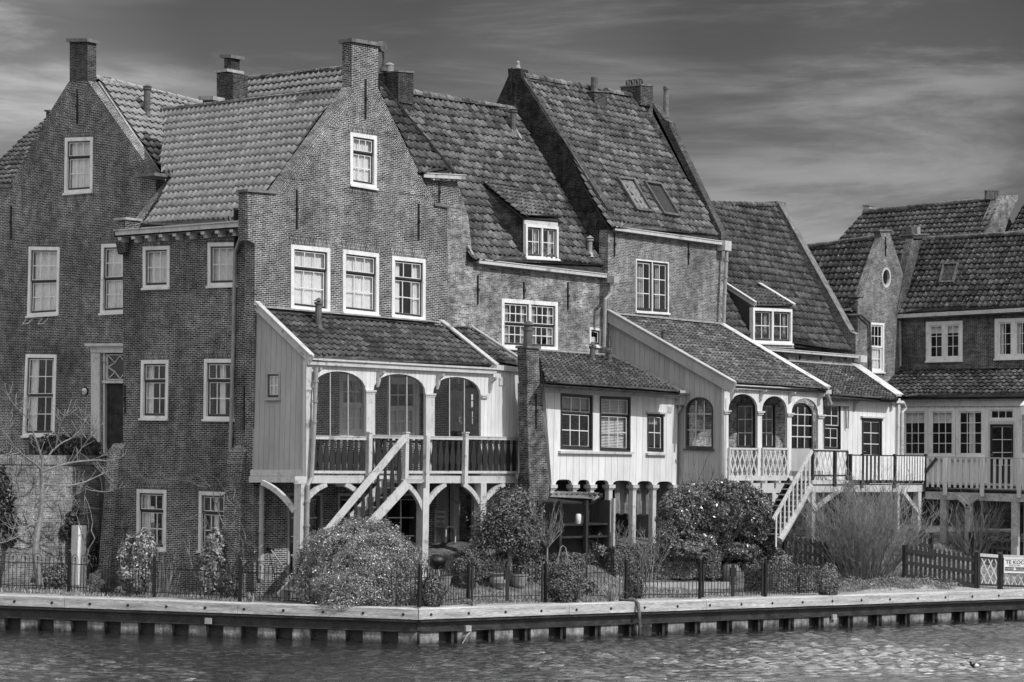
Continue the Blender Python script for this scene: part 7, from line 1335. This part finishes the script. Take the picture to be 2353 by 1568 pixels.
picket(gp(2090, 1275), gp(2140, 1285), 'short dark picket fence further back beneath the balcony', .8, 5); picket(gp(2230, 1278), gp(2330, 1290), 'dark picket fence under the ivy behind the for sale sign', .75, 9)
o = leafcloud('ivy_hedge', 'leaf_pale', None, [(gp(2300, 1288) + UP * .75, (.7, .3, .16), 900), (gp(2345, 1290) + UP * .78, (.5, .3, .16), 500)], .045, 101); tag(o, 'pale ivy spilling over the back picket fence by the right edge', 'climber')
pa, pb, pc = gp(2245, 1352), gp(2298, 1355), gp(2356, 1357); H_ = 1.02
for p, l in ((pa, 'dark square fence post at the left end of the lattice panels'), (pb, 'dark square fence post between the two lattice panels')): mb = MB(); mb.box((p[0] - .06, p[1] - .06, p[2] - .1), (p[0] + .06, p[1] + .06, p[2] + H_ + .05)); mb.prism([p + V(-.06, -.06, H_ + .051), p + V(.06, -.06, H_ + .051), p + V(0, -.06, H_ + .1)], V(0, .12, 0)); tag(mb.build('lattice_post', 'dark_paint'), l, 'fence post')
for a, b, l in ((pa, pb, 'narrow white lattice panel between dark posts on the quay'), (pb, pc + (pc - pb) * .6, 'white lattice panel carrying the for sale sign')):
    e = unit((b - a) * V(1, 1, 0)); n_ = V(e[1], -e[0], 0); n_ = n_ if n_[1] < 0 else -n_; a_, b_ = a + e * .08 + UP * .12, b - e * .08 + UP * .12; t = thing('lattice_fence', l, 'fence', (a + b) / 2)
    mb = MB(); mb.bar(a_, b_, .05, .05); mb.bar(a_ + UP * (H_ - .22), b_ + UP * (H_ - .22), .05, .05); mb.bar(a_ + UP * .0, a_ + UP * (H_ - .2), .04, .04, side=e); mb.bar(b_, b_ + UP * (H_ - .2), .04, .04, side=e); mb.build('frame', 'dark_paint', t); mb = MB(); mb.bar(a_ + UP * (H_ - .15), b_ + UP * (H_ - .15), .07, .09); mb.build('top_rail', 'white_paint', t)
    lattice(t, [a_ + UP * .03, b_ + UP * .03, b_ + UP * (H_ - .24), a_ + UP * (H_ - .24)], n_, .205, 2.1, .034)
# sign "TE KOOP"
e = unit((pc - pb) * V(1, 1, 0)); n_ = V(e[1], -e[0], 0); n_ = n_ if n_[1] < 0 else -n_; k = sz(pb); s0 = pb + e * .10 + n_ * .06 + UP * .50; Wd_, Hd_ = 1.24, .46
t = thing('for_sale_sign', 'white TE KOOP for sale sign with telephone numbers fixed on the lattice panel', 'sign', s0)
mb = MB(); mb.prism([s0, s0 + e * Wd_, s0 + e * Wd_ + UP * Hd_, s0 + UP * Hd_], n_ * .015); mb.build('board', 'sign_white', t)
def text(s, p, size, mat, parent, nm='lettering', bold=0.):
    cu = bpy.data.curves.new('txt', 'FONT'); cu.body = s; cu.size = size; cu.extrude = .001; cu.offset = bold; o = bpy.data.objects.new('txt', cu); COL.objects.link(o); bpy.context.view_layer.update()
    me = bpy.data.meshes.new_from_object(o.evaluated_get(bpy.context.evaluated_depsgraph_get())); bpy.data.objects.remove(o)
    M4 = Matrix(((e[0], 0, n_[0], 0), (e[1], 0, n_[1], 0), (0, 1, 0, 0), (0, 0, 0, 1))); me.transform(M4); off = p - OFF[parent.name]; me.transform(Matrix.Translation(Vector(off))); me.materials.clear(); me.materials.append(M[mat]); me.name = nm
    ob = bpy.data.objects.new(nm, me); COL.objects.link(ob); ob.parent = parent; OFF[ob.name] = OFF[parent.name]; return ob
for i in (0, 1):
    x = .03 + i * .615; f_ = s0 + n_ * .018 + e * x
    text('TE KOOP', f_ + UP * .27 + e * .02, .155, 'ink', t, bold=.002); text('0228 516 964', f_ + UP * .205 + e * .12, .058, 'ink', t)
    mb = MB(); mb.prism([f_ + UP * .085, f_ + e * .57 + UP * .085, f_ + e * .57 + UP * .175, f_ + UP * .175], n_ * .002); mb.build('name_band', 'flue', t); text('HOEKSTRA', f_ + UP * .105 + e * .01 + n_ * .004, .055, 'sign_white', t); text('VAN EEKEL', f_ + UP * .105 + e * .325 + n_ * .004, .046, 'sign_white', t)
    mb = MB(); c = f_ + e * .285 + UP * .09 + n_ * .004; mb.prism([c - e * .045, c + e * .045, c + UP * .10], n_ * .002); mb.build('roof_emblem', 'sign_white', t)
    mb = MB(); mb.prism([f_ + UP * .06, f_ + e * .57 + UP * .06, f_ + e * .57 + UP * .072, f_ + UP * .072], n_ * .002); mb.prism([f_ + UP * .405, f_ + e * .57 + UP * .405, f_ + e * .57 + UP * .411, f_ + UP * .411], n_ * .002); mb.build('rule_line', 'ink', t)
mb = MB(); f_ = s0 + n_ * .018; mb.prism([f_ + e * .618 + UP * .02, f_ + e * .624 + UP * .02, f_ + e * .624 + UP * .44, f_ + e * .618 + UP * .44], n_ * .002); mb.build('divider', 'flue', t)
# lantern at the right edge
c = L(XB2 - 2.5)(2358, 955); t = thing('street_lamp', 'pale lantern head of a lamp post cut by the right edge before the garden room', 'lamp', pz(c, gz_(c[0], c[1]))); mb = MB(); mb.lathe(c, [(.13, 0), (.18, .02), (.20, .28), (.24, .30), (.12, .42), (.02, .50), (.0, .52)], 6); mb.build('lantern', 'curtain_white', t); mb = MB(); mb.tube([pz(c, gz_(c[0], c[1])), c], [.06, .04], 8); mb.build('pole', 'grey_paint', t)
# duck
c = hit(2241, 1533, (0, 0, 0), (0, 0, 1)); t = thing('duck', 'small dark duck with white flank swimming at the lower right', 'duck', c); e_ = unit(CR * V(1, 1, 0)); f_ = unit(np.cross(UP, e_))
k_ = sz(c); mb = MB(); a_ = c - e_ * -.0
mb.tube([c + e_ * 0.138 + UP * 0.060, c + e_ * 0.102 + UP * 0.042, c + e_ * 0.030 + UP * 0.036, c - e_ * 0.048 + UP * 0.036, c - e_ * 0.096 + UP * 0.054, c - e_ * 0.099 + UP * 0.090, c - e_ * 0.114 + UP * 0.114, c - e_ * 0.150 + UP * 0.105], [.006, .036, .057, .051, .03, .027, .03, .008], 12); mb.build('body', 'fur_dark', t, smooth=True)
mb = MB(); mb.tube([c + e_ * 0.090 + UP * 0.030 - f_ * 0.027, c + e_ * 0.024 + UP * 0.033 - f_ * 0.039, c - e_ * 0.036 + UP * 0.024 - f_ * 0.027], [.015, .056, .02], 10); mb.build('flank', 'fur_white', t, smooth=True)
